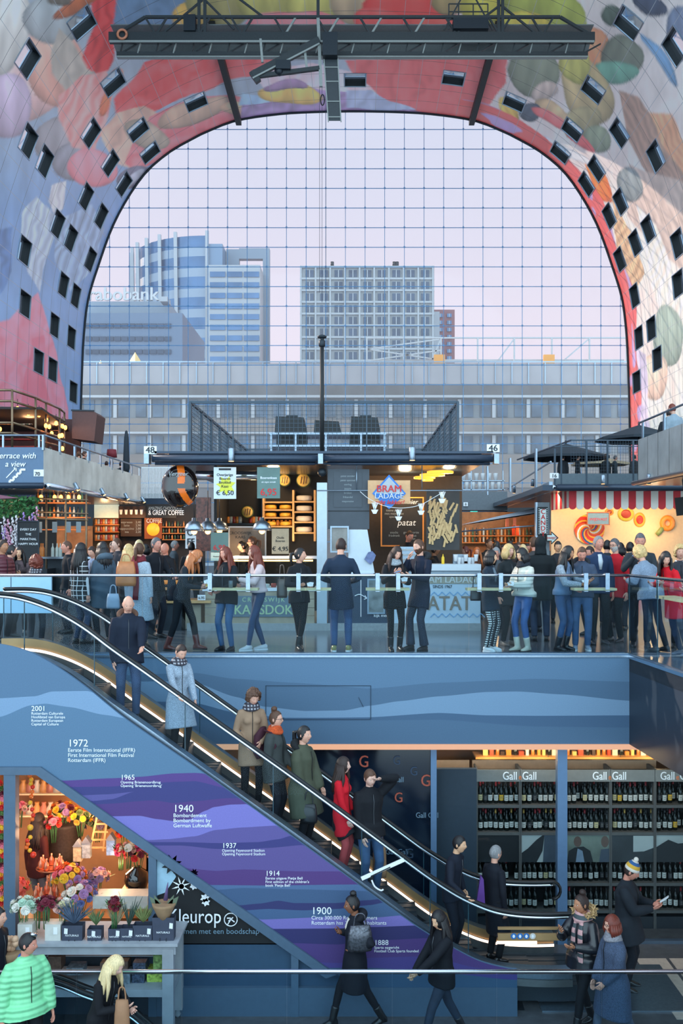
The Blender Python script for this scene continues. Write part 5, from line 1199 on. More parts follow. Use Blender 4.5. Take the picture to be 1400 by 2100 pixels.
# terrace number 16 above candy stall
tr = thing('roof_terrace', 'roof terrace with grid railing and number 16 above the candy stall', 'terrace', (XD, YD, 3.4))
zt2 = ZZ(905, YD)
pz = [(x, YD-.3) for x in (XX(1133,YD), XX(1146,YD), XX(1197,YD), XX(1240,YD), XX(1292,YD))]
top = [ZZ(940,YD), ZZ(905,YD), ZZ(905,YD), ZZ(905,YD), ZZ(905,YD)]
for (x, y), z in zip(pz, (ZZ(922,YD), ZZ(911,YD), zt2, zt2, zt2)): g = MB(); g.bar((x,y,3.4),(x,y,z),.05,.05); rel0(g.build('post', m_cage), tr)
for k in range(3): y = YD+1+k*2.2; x = XD-.3-k*.45; g = MB(); g.bar((x,y,3.4),(x,y,4.4-.1*k+.2),.05,.2); rel0(g.build('post', m_steel), tr)
g = MB(); g.bar((XX(1166,YD),YD-.3,zt2),(14,YD-.3,zt2),.04); g.bar((XX(1166,YD),YD-.3,zt2),(XX(1070,YD+5),YD+6,ZZ(938,YD+5)),.04); g.bar((XD,YD-.3,4.55),(14,YD-.3,4.55),.025)
rel0(g.build('top_rail', m_cage), tr)
g = MB()
for k in range(52): x = XX(1166,YD)+k*.08; g.bar((x,YD-.3,3.5),(x,YD-.3,zt2),.006)
for k in range(14): z = 3.5+k*(zt2-3.5)/14; g.bar((XX(1166,YD),YD-.3,z),(XX(1310,YD),YD-.3,z),.006)
rel0(g.build('wire_mesh', m_cage), tr)
g = MB(); g.bar((XD-.1,YD-.3,3.42),(XX(1040,44),44,3.42),.1,.2); g.bar((XD-.1,YD-.3,4.1),(XX(1040,44),44,4.1),.04); rel0(g.build('side_rail', m_steel), tr)
g = MB(); g.box(XD, 14, YD-.32, YD-.28, 3.4, 3.75); rel0(g.build('kick_panel', mat('smoked_panel', (80,94,104), .4)), tr)
t = sheet('number_sign', 'white number sign 16 at the corner of the right terrace', 'sign', 1127, 1145, 970, 981, YD-.75, m_white); onb(t, '16', .5, .15, .15, m_txtd, bold=.03)
t = spot(1236, 983, YD-.9, 'dark cylinder spotlight under the number 16 terrace')
for px, py, n_ in ((1092,990,'nearer'),(1054,1003,'further')): spot(px, py, YD+5, n_+' silver spotlight on the receding edge of the number 16 terrace', .4)
# parasols
def parasol(px, py, Y, r, h, label, m):
 t = thing('parasol', label, 'parasol', P(px, py, Y)); z0_ = -(t.location.z-3.4)
 vs = [(0,0,h)]; n = 8
 for k in range(n): a = 2*PI*(k+.5)/n; vs.append((r*math.cos(a), r*math.sin(a), 0))
 for k in range(n): a = 2*PI*(k+.5)/n; vs.append((r*math.cos(a), r*math.sin(a), -.08))
 g = MB(); g.add(vs, [(0,k+1,(k+1)%n+1) for k in range(n)]+[(k+1,k+9,(k+1)%n+9,(k+1)%n+1) for k in range(n)]); g.build('canopy', m, t)
 g = MB(); g.tube([(0,0,z0_),(0,0,h+.1)], .03, 8); g.build('pole', m_dark, t)
 for k in range(n): a = 2*PI*(k+.5)/n; g = MB(); g.bar((0,0,h-.03),(r*math.cos(a)*.98,r*math.sin(a)*.98,-.03),.02); g.build('rib', m_dark, t)
m_can = mat('charcoal_canvas', (60,74,82), .8)
parasol(1160, 937, 33.5, 1.45, .45, 'open dark grey parasol on the number 16 terrace', m_can)
parasol(1310, 899, 31, 1.35, .42, 'open dark parasol higher on the far right terrace', m_can); parasol(1230, 950, 38, 1.1, .25, 'small beige parasol behind the wire railing', mat('beige_canvas', (150,134,110), .8))
# far right steel balcony
fr_ = thing('balcony', 'polished steel-clad balcony projecting at the right edge', 'balcony', (7.4, 26, 3.36))
YE0, YE1 = 26.3, 14.0
g = MB(); n_ = 14
for k in range(n_):
 y0, y1 = YE0-(YE0-YE1)*k/n_, YE0-(YE0-YE1)*(k+1)/n_-.02; x0 = XX(1307, YE0)
 g.box(x0, x0+.05, y1, y0, 3.36, 4.45)
x0 = XX(1307, YE0); g.box(x0, x0+5, YE0-.04, YE0, 3.36, 4.45); rel0(g.build('steel_cladding', m_metal), fr_)
g = MB(); g.box(x0, x0+6, YE1, YE0, 3.24, 3.36); rel0(g.build('deck', m_tubeb), fr_)
g = MB(); g.tube([(x0-.12,YE0,3.3),(x0-.12,YE1,3.3)], .06, 10); rel0(g.build('light_rail', m_skirt), fr_)
g = MB(); g.tube([(x0+.05,YE0,4.9),(x0+.05,YE1,4.9)], .03, 8); rel0(g.build('handrail', m_steel), fr_)
for k in range(7): y = YE0-.3-k*1.8; g = MB(); g.bar((x0+.05,y,4.4),(x0+.05,y,4.9),.03,.12); rel0(g.build('rail_post', m_steel), fr_)
g = MB(); g.quad((x0+.05,YE0,4.45),(x0+.05,YE1,4.45),(x0+.05,YE1,4.85),(x0+.05,YE0,4.85)); rel0(g.build('glass_panel', m_glass), fr_)
spot(1330, 982, 25.2, 'silver spotlight at the corner of the steel balcony', .3)
t = thing('wall_screen', 'dark flat screen hanging at the right edge beneath the balcony', 'screen', P(1398, 1038, 24)); g = MB(); g.box(-.14,.5,0,.06,-.22,.22); g.build('panel', m_black, t); t.rotation_euler = (0, -.12, 0); g = MB(); g.bar((.1,.03,.2),(.1,.03,.8),.03); g.build('bracket', m_dark, t)
# stall between kiosk and candy stall
YM2 = 37.0
ms = thing('market_stall', 'warmly lit stall under a pale sloping awning between kiosk and candy stall', 'stall', P(1020, 1292, YM2)); ms.location.z = 0
rel0(pxbox(MB(), 940, 1098, 1050, 1170, YM2+2, .1).build('back_wall', mat('ochre_wall', (140,90,50), .6, 0, .3, 4)), ms)
g = MB(); a, b, c, d = P(944,1076,YM2-1), P(1096,1052,YM2-3), P(1096,1042,YM2+1), P(1000,1064,YM2+1); g.quad(a,b,c,d); g.quad(*[p-Vector((0,0,.04)) for p in (d,c,b,a)]); rel0(g.build('awning', mat('pale_awning', (170,184,196), .6)), ms)
g = MB(); g.tube([P(944,1090,YM2-1), P(1096,1078,YM2-3)], .03, 6); rel0(g.build('awning_bar', m_steel), ms)
for y in (1098, 1112): rel0(pxbox(MB(), 945, 1095, y, y+2, YM2+1.6, .3).build('shelf_board', mat('lit_wood', (190,110,50), .5)), ms)
for k in range(40): small(bme[(0,1,0,3,2)[k % 5]], 947+(k % 20)*7.4, (1098,1112)[k//20], YM2+1.7, 'oil_bottle', ('amber','clear','amber','green','dark')[k % 5]+' bottle on the glowing shelves of the far middle stall', 'bottle', ('amber','clear','amber','green','dark')[k % 5]+' bottles in the far middle stall', 1.0)
for k, x in enumerate((1037, 1050, 1052, 1058)): tag(pxbox(MB(), x, x+6, (1060,1078,1062,1078)[k], (1080,1098,1080,1098)[k], YM2, .05).build('hanging_packet', mat('red_packet' if k % 2 else 'pink_packet', (220,70,30) if k % 2 else (190,120,110), .5)), ('red' if k % 2 else 'pink')+' packet hanging in the far middle stall', 'packet', ('red' if k % 2 else 'pink')+' hanging packets')
for x in (970, 1020, 1070): light('POINT', 'stall_light', P(x, 1085, YM2), 34, (1,.55,.25), .15)
o = tag(pxbox(MB(), 944, 1040, 1008, 1046, YM2+5, 3).build('plant_room', mat('grey_box', (96,104,112), .5)), 'flat grey cladding above the far middle stall', 'cladding')
tag(pxbox(MB(), 946, 1040, 1048, 1060, YM2+4.5, .3).build('roof_edge', m_tubeb), 'dark roof edge above the exit sign', 'roof')
t = sheet('exit_sign', 'small green emergency exit sign above the far middle stall', 'sign', 964, 979, 1048, 1056, YM2+4, mat('exit_green', (60,190,170), .5, emit=.6)); g = MB(); g.bar((.02,-.01,.03),(.1,-.01,.1),.03,.01); g.box(-.12,-.05,-.01,0,.03,.13); g.build('running_figure', m_white, t)
t = sheet('number_sign', 'small white number sign 8 beneath the grey cladding', 'sign', 950, 959, 1030, 1038, YM2+4.9, m_white); onb(t, '8', .5, .15, .15, m_txtd, bold=.02)
tw = thing('far_terrace', 'distant terrace with shelves of white crockery right of the kiosk', 'terrace', P(990, 1005, 46))
g = MB();
for y in (985, 1003): pxbox(g, 945, 1035, y, y+2, 46, .5)
for x in (946, 965, 1000, 1030): pxbox(g, x, x+2, 965, 1005, 46, .1)
rel0(g.build('rack', m_steel), tw);
for k in range(12): small(cup, 950+k*6.6, (985,1003)[k % 2], 46.1, 'crockery', 'white crockery on the distant terrace rack', 'crockery', 'crockery on the distant rack', 2.4)
# side-gap stalls far behind, closing the view down the aisles
for i, (a, b, y, Y_) in enumerate(((100,330,1012,52),(900,1110,1020,56),(1190,1290,1030,67),(1090,1300,1010,66))):
 t = thing('distant_stall', ('left of the kiosk, distant dark stall in the aisle', 'right of the kiosk, distant dark stall in the aisle', 'farthest dark stall at the right below the glass front', 'far right dark stall beneath the vault')[i], 'stall', (XX((a+b)/2,Y_), Y_, 0))
 w_ = (XX(b,Y_)-XX(a,Y_))/2; g = MB(); g.box(-w_, w_, 0, 3, 0, ZZ(y,Y_)); g.build('body', mat('distant_grey', (50,56,62), .6), t); g = MB(); g.box(-w_*.9, w_*.9, -.05, 0, 1.2, 2.6); g.build('lit_front', mat('distant_glow', (150,90,50), .6, 0, .6, 1.5, emit=.25, ecol=(230,130,60)), t)
# ------------------------------------------------------------------ maintenance gantry under the crown
YG_ = 53.0; sc = YG_/F
gt = thing('ceiling_gantry', 'long dark steel maintenance gantry hanging under the crown of the vault', 'gantry', P(722, 115, YG_))
m_gan = mat('gantry_steel', (50, 56, 60), .5, .4, .08); m_ganl = mat('gantry_light_edge', (140,146,144), .5, .2, .05)
def gp_(g, nm, m): return rel0(g.build(nm, m), gt)
Yb = YG_+2.0
g = MB(); g.bar(P(224,78,YG_), P(1218,78,YG_), .35, .5); gp_(g, 'beam', m_gan)
g = MB(); g.bar(P(224,85,YG_-.2), P(1218,85,YG_-.2), .08, .1); gp_(g, 'beam_edge', m_ganl)
g = MB(); g.bar(P(240,112,YG_+.2), P(1204,112,YG_+.2), .3, .2); gp_(g, 'lower_beam', m_gan); g = MB(); g.bar(P(240,118,YG_+.1), P(1204,118,YG_+.1), .3, .06); gp_(g, 'beam_edge', m_ganl)
g = MB(); a, b, c, d = P(240,112,YG_+1.8), P(1204,112,YG_+1.8), P(1210,88,YG_+1.8), P(232,88,YG_+1.8); g.quad(a,b,c,d); g.box(a.x, b.x, YG_+.3, YG_+1.8, d.z+.2, d.z+.25); gp_(g, 'deck', mat('gantry_deck', (104,110,112), .6))
for k in range(27):
 x = 246+k*36.5; g = MB(); g.bar(P(x,110,YG_+.1), P(x+6,88,YG_+.1), .12, .06); gp_(g, 'strut', m_ganl if k % 2 else m_gan)
 if k % 2 == 0: g = MB(); g.bar(P(x,110,YG_+.2), P(x+36,90,YG_+.2), .1, .06); gp_(g, 'diagonal', m_gan)
g = MB(); g.bar(P(298,35,YG_), P(1148,35,YG_), .14); gp_(g, 'top_rail', m_gan)
g = MB(); g.bar(P(232,75,YG_), P(298,35,YG_), .14); gp_(g, 'end_brace', m_gan); g = MB(); g.bar(P(1216,75,YG_), P(1148,35,YG_), .14); gp_(g, 'end_brace', m_gan)
x = 298
k = 0
while x < 1140:
 g = MB(); g.bar(P(x,36,YG_), P(x+22,72,YG_), .1); gp_(g, 'truss_diagonal', m_gan); g = MB(); g.bar(P(x+22,72,YG_), P(x+44 if k % 2 == 0 else x+44,36,YG_), .1); gp_(g, 'truss_diagonal', m_ganl if 500 < x < 900 else m_gan); x += 88; k += 1
for x in (408, 420, 652, 1022, 1030): g = MB(); g.bar(P(x,75,YG_), P(x,-30,YG_), .16); gp_(g, 'hanger', m_gan)
for a, b in (((415,0),(332,70)),((420,0),(480,60)),((1026,10),(1100,70)),((1026,10),(960,60)),((480,-10),(540,35))): g = MB(); g.bar(P(*a,YG_), P(*b,YG_), .1); gp_(g, 'brace', m_gan)
for x0, x1, y0, y1 in ((378,402,35,68),(928,1000,42,64)): g = MB(); g.box(XX(x0,YG_), XX(x1,YG_), YG_-.3, YG_+.3, ZZ(y1,YG_), ZZ(y0,YG_)); gp_(g, 'equipment_box', m_dark)
# cage work platform
g = MB()
for x in (920, 940, 970, 1000): g.bar(P(x,60,YG_), P(x,8,YG_), .06)
for y in (8, 24, 40): g.bar(P(920,y,YG_), P(1000,y,YG_), .05)
for s_ in (-1, 1): g.bar(P(960,-30,YG_), P(960+s_*50,62,YG_), .07)
gp_(g, 'access_cage', m_gan)
# central boom
bm = thing('gantry_boom', 'boxy boom hanging down from the middle of the gantry with a slanting arm', 'crane', P(682, 60, YG_-1.2))
Yh = YG_-1.2
def bp_(g, nm, m): return rel0(g.build(nm, m), bm)
g = MB(); a = P(663,70,Yh); g.box(XX(662,Yh), XX(692,Yh), Yh-.5, Yh+.4, ZZ(122,Yh), ZZ(75,Yh)); bp_(g, 'head_box', m_dark)
g = MB(); g.add([P(665,120,Yh), P(692,120,Yh), P(698,248,Yh), P(674,248,Yh), P(665,120,Yh+.6), P(692,120,Yh+.6), P(698,248,Yh+.6), P(674,248,Yh+.6)], [(0,1,2,3),(7,6,5,4),(0,4,5,1),(3,2,6,7),(0,3,7,4),(1,5,6,2)]); bp_(g, 'boom_box', mat('boom_dark', (44,52,58), .5))
for x0, x1 in ((664,673),(692.5,699)): g = MB(); g.bar(P(x0,120,Yh-.02), P(x1,250,Yh-.02), .06); bp_(g, 'boom_edge', m_ganl)
for y in (138,167,208,240): g = MB(); f = (y-120)/128; g.bar(P(665+9*f,y,Yh-.02), P(692+6*f,y,Yh-.02), .05); bp_(g, 'boom_rib', m_ganl)
g = MB(); g.bar(P(652,38,Yh), P(658,178,Yh), .16); bp_(g, 'guide_post', m_ganl)
g = MB(); g.bar(P(518,155,Yh), P(655,84,Yh), .35, .35); bp_(g, 'slanting_arm', m_gan); g = MB(); g.bar(P(518,160,Yh-.18), P(655,89,Yh-.18), .05, .08); bp_(g, 'arm_edge', m_ganl)
g = MB(); g.bar(P(530,156,Yh), P(655,140,Yh), .2, .2); bp_(g, 'lower_arm', m_gan); g = MB(); g.bar(P(516,148,Yh), P(530,168,Yh), .3, .3); bp_(g, 'arm_end', m_gan)
for x, y0, y1 in ((534,80,128),(625,104,142),(590,120,150)): g = MB(); g.bar(P(x,y0,Yh), P(x+4,y1,Yh), .12); bp_(g, 'post', m_ganl)
g = MB(); g.box(XX(566,Yh), XX(596,Yh), Yh-.3, Yh+.3, ZZ(146,Yh), ZZ(128,Yh)); g.ell(P(572,146,Yh), .25, 12, 8); bp_(g, 'winch', m_dark)
g = MB();
for x in (655, 660, 668): g.tube([P(x,175,Yh), P(x,620 if x != 655 else 600,Yh)], .012, 5)
bp_(g, 'hanging_cable', mat('cable_dark', (40,56,80), .5)); g = MB(); g.tube([P(661,205,Yh)+Vector((.1*math.cos(a),0,.28*math.sin(a))) for a in np.linspace(0,2*PI,17)], .03, 6); bp_(g, 'hose_coil', m_black)
g = MB(); g.tube([P(221,66,YG_-.3)+Vector((.24*math.cos(a),0,.24*math.sin(a)+0)) for a in np.linspace(0,2*PI,15)], .07, 6); o = g.build('warning_horn', mat('copper_ring', (190,120,90), .4)); o.location = (XX(250,YG_)-XX(221,YG_),0,ZZ(70,YG_)-ZZ(66,YG_)); rel0(o, gt)
# ------------------------------------------------------------------ the city outside
def facade(t, x0, x1, y0, y1, Y, cols, rows, m, mfr=None, fx=.66, fy=.6, off=.25, name='window'):
 """windows of one outside wall, each pane row a part"""
 for r in range(rows):
  g = MB()
  for c in range(cols):
   a = x0+(x1-x0)*(c+(1-fx)/2)/cols; b = x0+(x1-x0)*(c+(1+fx)/2)/cols; u = y0+(y1-y0)*(r+(1-fy)/2)/rows; v = y0+(y1-y0)*(r+(1+fy)/2)/rows
   g.box(XX(a,Y), XX(b,Y), Y-off, Y, ZZ(v,Y), ZZ(u,Y))
   if mfr: g.box(XX((a+b)/2,Y)-.06, XX((a+b)/2,Y)+.06, Y-off-.05, Y-off, ZZ(v,Y), ZZ(u,Y), 1)
  rel0(g.build(name+'_row', [m, mfr or m]), t)
m_fw = mat('far_white', (172,172,174), .5); mw_b = mat('far_glass_blue', (66,98,134), .15, .2, .25, .2); mw_d = mat('far_glass_dark', (42,58,80), .2, .1, .3, .2)
def bld(name, label, px, Y): return thing(name, label, 'building', (XX(px,Y), Y, -3))
def body(t, x0, x1, y0, Y, dep, m, nm='wall'): g = MB(); g.box(XX(x0,Y), XX(x1,Y), Y, Y+dep, -3, ZZ(y0,Y)); return rel0(g.build(nm, m), t)
YT = 240
t = bld('office_tower', 'curved glass office tower with white vertical fins and a framed crown', 380, YT)
m_tw = mat('tower_pale', (150,152,158), .5);
g = MB(); n_ = 14; cxm = XX(425,YT); W_ = XX(425,YT)-XX(250,YT)
ring = [(cxm-W_*math.sin(PI/2*k/n_), YT+16*(1-math.cos(PI/2*k/n_))) for k in range(n_+1)]
ytop = lambda k: ZZ(483+12*(k/n_)**2, YT)
for k in range(n_):
 (xa,ya),(xb,yb) = ring[k], ring[k+1]; zz = ytop(k)
 for r in range(16):
  z0_, z1_ = -3+(zz+3)*r/16, -3+(zz+3)*(r+1)/16; zm = z0_+(z1_-z0_)*.42
  g.quad((xb,yb,z0_),(xa,ya,z0_),(xa,ya,zm),(xb,yb,zm),0); g.quad((xb,yb,zm),(xa,ya,zm),(xa,ya,z1_),(xb,yb,z1_),1)
rel0(g.build('curved_front', [mat('tower_spandrel', (130,142,158), .5), mw_b]), t)
for k in (0,3,5,7,9,11,13): x, y = ring[k]; g = MB(); g.bar((x,y-.4,-3),(x-(1.0 if k else 0),y-.4,ytop(k)+1),.8,.8); rel0(g.build('fin', m_tw), t)
g = MB(); g.box(XX(425,YT), XX(456,YT), YT, YT+20, -3, ZZ(500,YT)); rel0(g.build('shaft', mat('tower_grey', (104,124,148), .4)), t)
g = MB(); g.box(XX(432,YT), XX(548,YT), YT+6, YT+8, -3, ZZ(548,YT)); g.box(XX(484,YT), XX(534,YT), YT+6, YT+8, ZZ(516,YT), ZZ(494,YT)); g.box(XX(534,YT), XX(548,YT), YT+6, YT+8, ZZ(548,YT), ZZ(494,YT)); g.box(XX(456.5,YT), XX(484,YT), YT+6, YT+8, ZZ(548,YT), ZZ(496,YT)); rel0(g.build('crown_frame', mat('tower_concrete', (118,128,142), .6)), t)
g = MB(); g.box(XX(428,YT), XX(535,YT), YT-2, YT+6, -3, ZZ(548,YT)); rel0(g.build('wing', m_tw), t)
facade(t, 429, 533, 552, 748, YT-2, 3, 9, mw_b, fx=.9, fy=.5)
YH = 170
t = bld('bank_building', 'lower blue-grey office block with white rooftop lettering', 280, YH)
body(t, 140, 374, 642, YH, 25, mat('bank_grey', (88,104,126), .5)); body(t, 165, 345, 618, YH+4, 15, mat('bank_upper', (124,136,150), .5), 'upper_storey')
facade(t, 175, 352, 655, 735, YH, 12, 3, mw_d, fx=.85, fy=.34)
rel0(text('lettering', 'rabobank', 3.2, P(180, 616, YH), m_fw, None, bold=.03, ext=.2), t)
g = MB(); g.box(XX(328,YH), XX(343,YH), YH, YH+3, ZZ(618,YH), ZZ(608,YH)); rel0(g.build('roof_box', m_tw), t)
YT2 = 200
t = bld('apartment_block', 'pale concrete apartment tower with square blue windows', 750, YT2)
body(t, 615, 890, 546, YT2, 25, mat('apartment_concrete', (136,138,142), .6, 0, .06)); facade(t, 620, 886, 550, 742, YT2, 9, 8, mw_d, m_fw, fx=.55, fy=.62, off=.3)
g = MB()
for k in range(10): x = 617+k*30; g.box(XX(x-1.6,YT2), XX(x+1.6,YT2), YT2-.5, YT2, -3, ZZ(546,YT2))
for k in range(9): y = 548+k*24; g.box(XX(615,YT2), XX(890,YT2), YT2-.4, YT2, ZZ(y+2,YT2), ZZ(y-2,YT2))
rel0(g.build('concrete_grid', mat('apartment_rib', (150,152,156), .6)), t)
for x in (681, 808, 814): g = MB(); g.tube([P(x,546,YT2+2), P(x,537,YT2+2)], .35, 8); g.box(XX(x-3,YT2), XX(x+3,YT2), YT2+1.7, YT2+2.3, ZZ(539,YT2), ZZ(537.5,YT2)); rel0(g.build('flue', m_dark), t)
t = bld('brick_building', 'dark red brick building beside the pale apartment tower', 912, 215)
body(t, 880, 932, 635, 215, 15, mat('far_brick', (130,84,88), .7, 0, .1)); facade(t, 893, 930, 640, 742, 215, 2, 7, mw_b, m_fw, fx=.5, fy=.5, off=.3)
g = MB(); g.box(XX(880,YT2), XX(908,YT2), YT2+8, YT2+9, -3, ZZ(620,YT2)); tag(g.build('pale_slab', m_tw), 'narrow pale slab between the apartment tower and the brick building', 'building')
YQ = 100
t = bld('long_building', 'long low building across the square with glazed roof parapet and bands of windows', 728, YQ)
m_lb = mat('long_building_pale', (160,154,156), .6, 0, .08, .5); m_lg = mat('long_building_grey', (104,100,100), .6, 0, .2, .4); m_conc = mat('long_building_stone', (130,120,114), .6, 0, .25, .3)
def strip_(y0, y1, m, nm, off=0): g = MB(); g.box(XX(40,YQ), XX(1420,YQ), YQ+off, YQ+12, ZZ(y1,YQ), ZZ(y0,YQ)); return rel0(g.build(nm, m), t)
strip_(745, 788, m_lb, 'parapet'); strip_(788, 811, m_lg, 'stone_band', -.1); strip_(811, 816, m_fw, 'ledge', -.3); strip_(816, 858, mat('dim_windows', (116,120,124), .4, 0, .2, .3), 'window_wall', .3); strip_(858, 886, m_conc, 'stone_band', -.1); strip_(886, 890, m_fw, 'ledge', -.3)
strip_(890, 932, mat('dim_windows', (116,120,124), .4), 'window_wall', .3); strip_(932, 1000, m_conc, 'stone_band', -.1); strip_(1000, 1180, m_lg, 'ground_floor')
for y0, y1 in ((819, 857), (893, 931)):
 facade(t, 60, 1400, y0, y1, YQ+.3, 38, 1, mat('blue_window', (78,94,110), .2, .1, .45, .6), fx=.6, fy=.92, off=.1); facade(t, 60, 1400, y0, y1, YQ+.2, 19, 1, m_fw, fx=.1, fy=1, off=.1, name='pillar')
g = MB()
for k in range(34): x = 165+k*34; g.box(XX(x,YQ)-.05, XX(x,YQ)+.05, YQ-.12, YQ, ZZ(787,YQ), ZZ(742,YQ))
g.bar(P(40,742,YQ-.1), P(1420,742,YQ-.1), .12); rel0(g.build('parapet_frame', m_steel), t)
t = thing('roof_frame', 'light steel framework on the roof of the long building at right', 'frame', P(1020, 742, YQ+3))
g = MB(); Yq = YQ+3; g.bar(P(752,693,Yq), P(1284,693,Yq), .15)
for x in (752, 904, 979, 1054, 1131, 1208, 1284): g.bar(P(x,693,Yq), P(x,742,Yq), .16)
for a, b in (((754,716),(900,696)),((754,716),(900,738)),((886,738),(903,696)),((1022,738),(1053,696)),((1157,738),(1206,696)),((754,740),(905,718))): g.bar(P(*a,Yq), P(*b,Yq), .14)
rel0(g.build('truss', m_fw), t); rel0(MB().box(XX(754,Yq), XX(1282,Yq), Yq+.5, Yq+.6, ZZ(742,Yq), ZZ(735,Yq)).build('base', m_fw), t)
for i, (x, w_) in enumerate(((901, 11), (1126, 11))):
 tag(pxbox(MB(), x-w_, x+w_, 727, 752, YQ+2, .5).build('orange_box', mat('orange_panel', (226,150,60), .5)), ('left','right')[i]+' small orange box on the roof of the long building', 'box')
for i, (x, y, w_) in enumerate(((277, 722, 12), (206, 738, 10), (232, 752, 8))):
 g = MB(); a, b, c, d = P(x-w_,741 if i < 1 else 760,YQ+8), P(x+w_,741 if i < 1 else 760,YQ+8), P(x,741 if i < 1 else 760,YQ+6.5), P(x,y,YQ+8); g.add([a,b,c,d], [(0,2,3),(2,1,3),(0,3,1)]); tag(g.build('cube_house_roof', mat('cube_yellow', (236,200,130), .6)), ('brightest yellow pointed roof above the long building', 'pale pointed roof at far left behind the parapet', 'smallest pale pointed roof beside it')[i], 'roof')
g = MB(); g.box(-120, 120, YF+.5, 300, -3.2, -.3); struct(g.build('floor_street', mat('paving_outside', (205,205,210), .8, 0, .1, .3)))
# ------------------------------------------------------------------ wine shop under the upper floor
YW0 = 15.42; YWS = 16.1
def pb_(x0, x1, y0, y1, Y, dep, name, m, kind=True):
 o = pxbox(MB(), x0, x1, y0, y1, Y, dep).build(name, m)
 return struct(o) if kind else o
m_col = mat('blue_steel_column', (92, 122, 156), .4, .2, .05)
pb_(883, 895, 1530, 1960, YW0, .12, 'trim_4', m_col); pb_(1143, 1163, 1530, 1960, YW0, .16, 'trim_5', m_col)
pb_(380, 1480, 1930, 1949, YW0+.02, .1, 'trim_6', mat('sill_grey', (70,84,100), .5))
g = MB()
for a, b in ((895,1143),(1163,1480)): g.quad(P(a,1932,YW0+.06), P(b,1932,YW0+.06), P(b,1532,YW0+.06), P(a,1532,YW0+.06))
struct(g.build('window_90', m_glass))
g = MB(); g.quad(P(640,1932,YW0+.06), P(883,1932,YW0+.06), P(883,1535,YW0+.06), P(640,1535,YW0+.06)); dg = struct(g.build('window_91', mat('dark_shop_glass', (14,26,42), .12, 0, .1)))
pl_ = mat('poster_letter_dim', (104,130,150), .6); po_ = mat('poster_letter_orange', (170,80,60), .6)
for body, px, py, s_, m_ in (('G',735,1573,.26,po_),('G',862,1612,.26,po_),('G',808,1645,.22,po_),('Gall Gall',781,1604,.12,pl_),('Gall Gall',852,1677,.12,pl_),('Gall Gall',790,1752,.12,pl_),('G',805,1568,.2,mat('poster_letter_faint',(40,60,84),.6)),('G',840,1590,.2,mat('poster_letter_faint',(40,60,84),.6)),('G',830,1760,.22,mat('poster_letter_faint',(40,60,84),.6))):
 text('lettering', body, s_, P(px, py, YW0+.05), m_, dg, bold=.02, ext=.001, wx=.85)
struct(pxbox(MB(), 100, 1500, 1500, 1950, 18.6, .1).build('wall_shop_back', mat('shop_back_wall', (120,86,54), .7, 0, .1)))
g = MB(); g.box(XX(1480,16), XX(1480,16)+.1, 15.5, 18.6, LOW, -1.4); struct(g.build('wall_shop_right', m_dark))
struct(pxbox(MB(), 895, 977, 1577, 1940, YWS-.1, .1).build('wall_shop_panel', mat('charcoal_shop_panel', (52,64,78), .6, 0, .05)))
m_cab = mat('wine_shelf_grey', (88,86,84), .6, 0, .08)
shelves = (1651, 1707, 1811, 1867)
bays = ((977,1066),(1067,1158),(1159,1251),(1252,1342),(1343,1436))
bn = ('first','second','third','fourth','fifth')
sn = ('top','second','third','lowest')
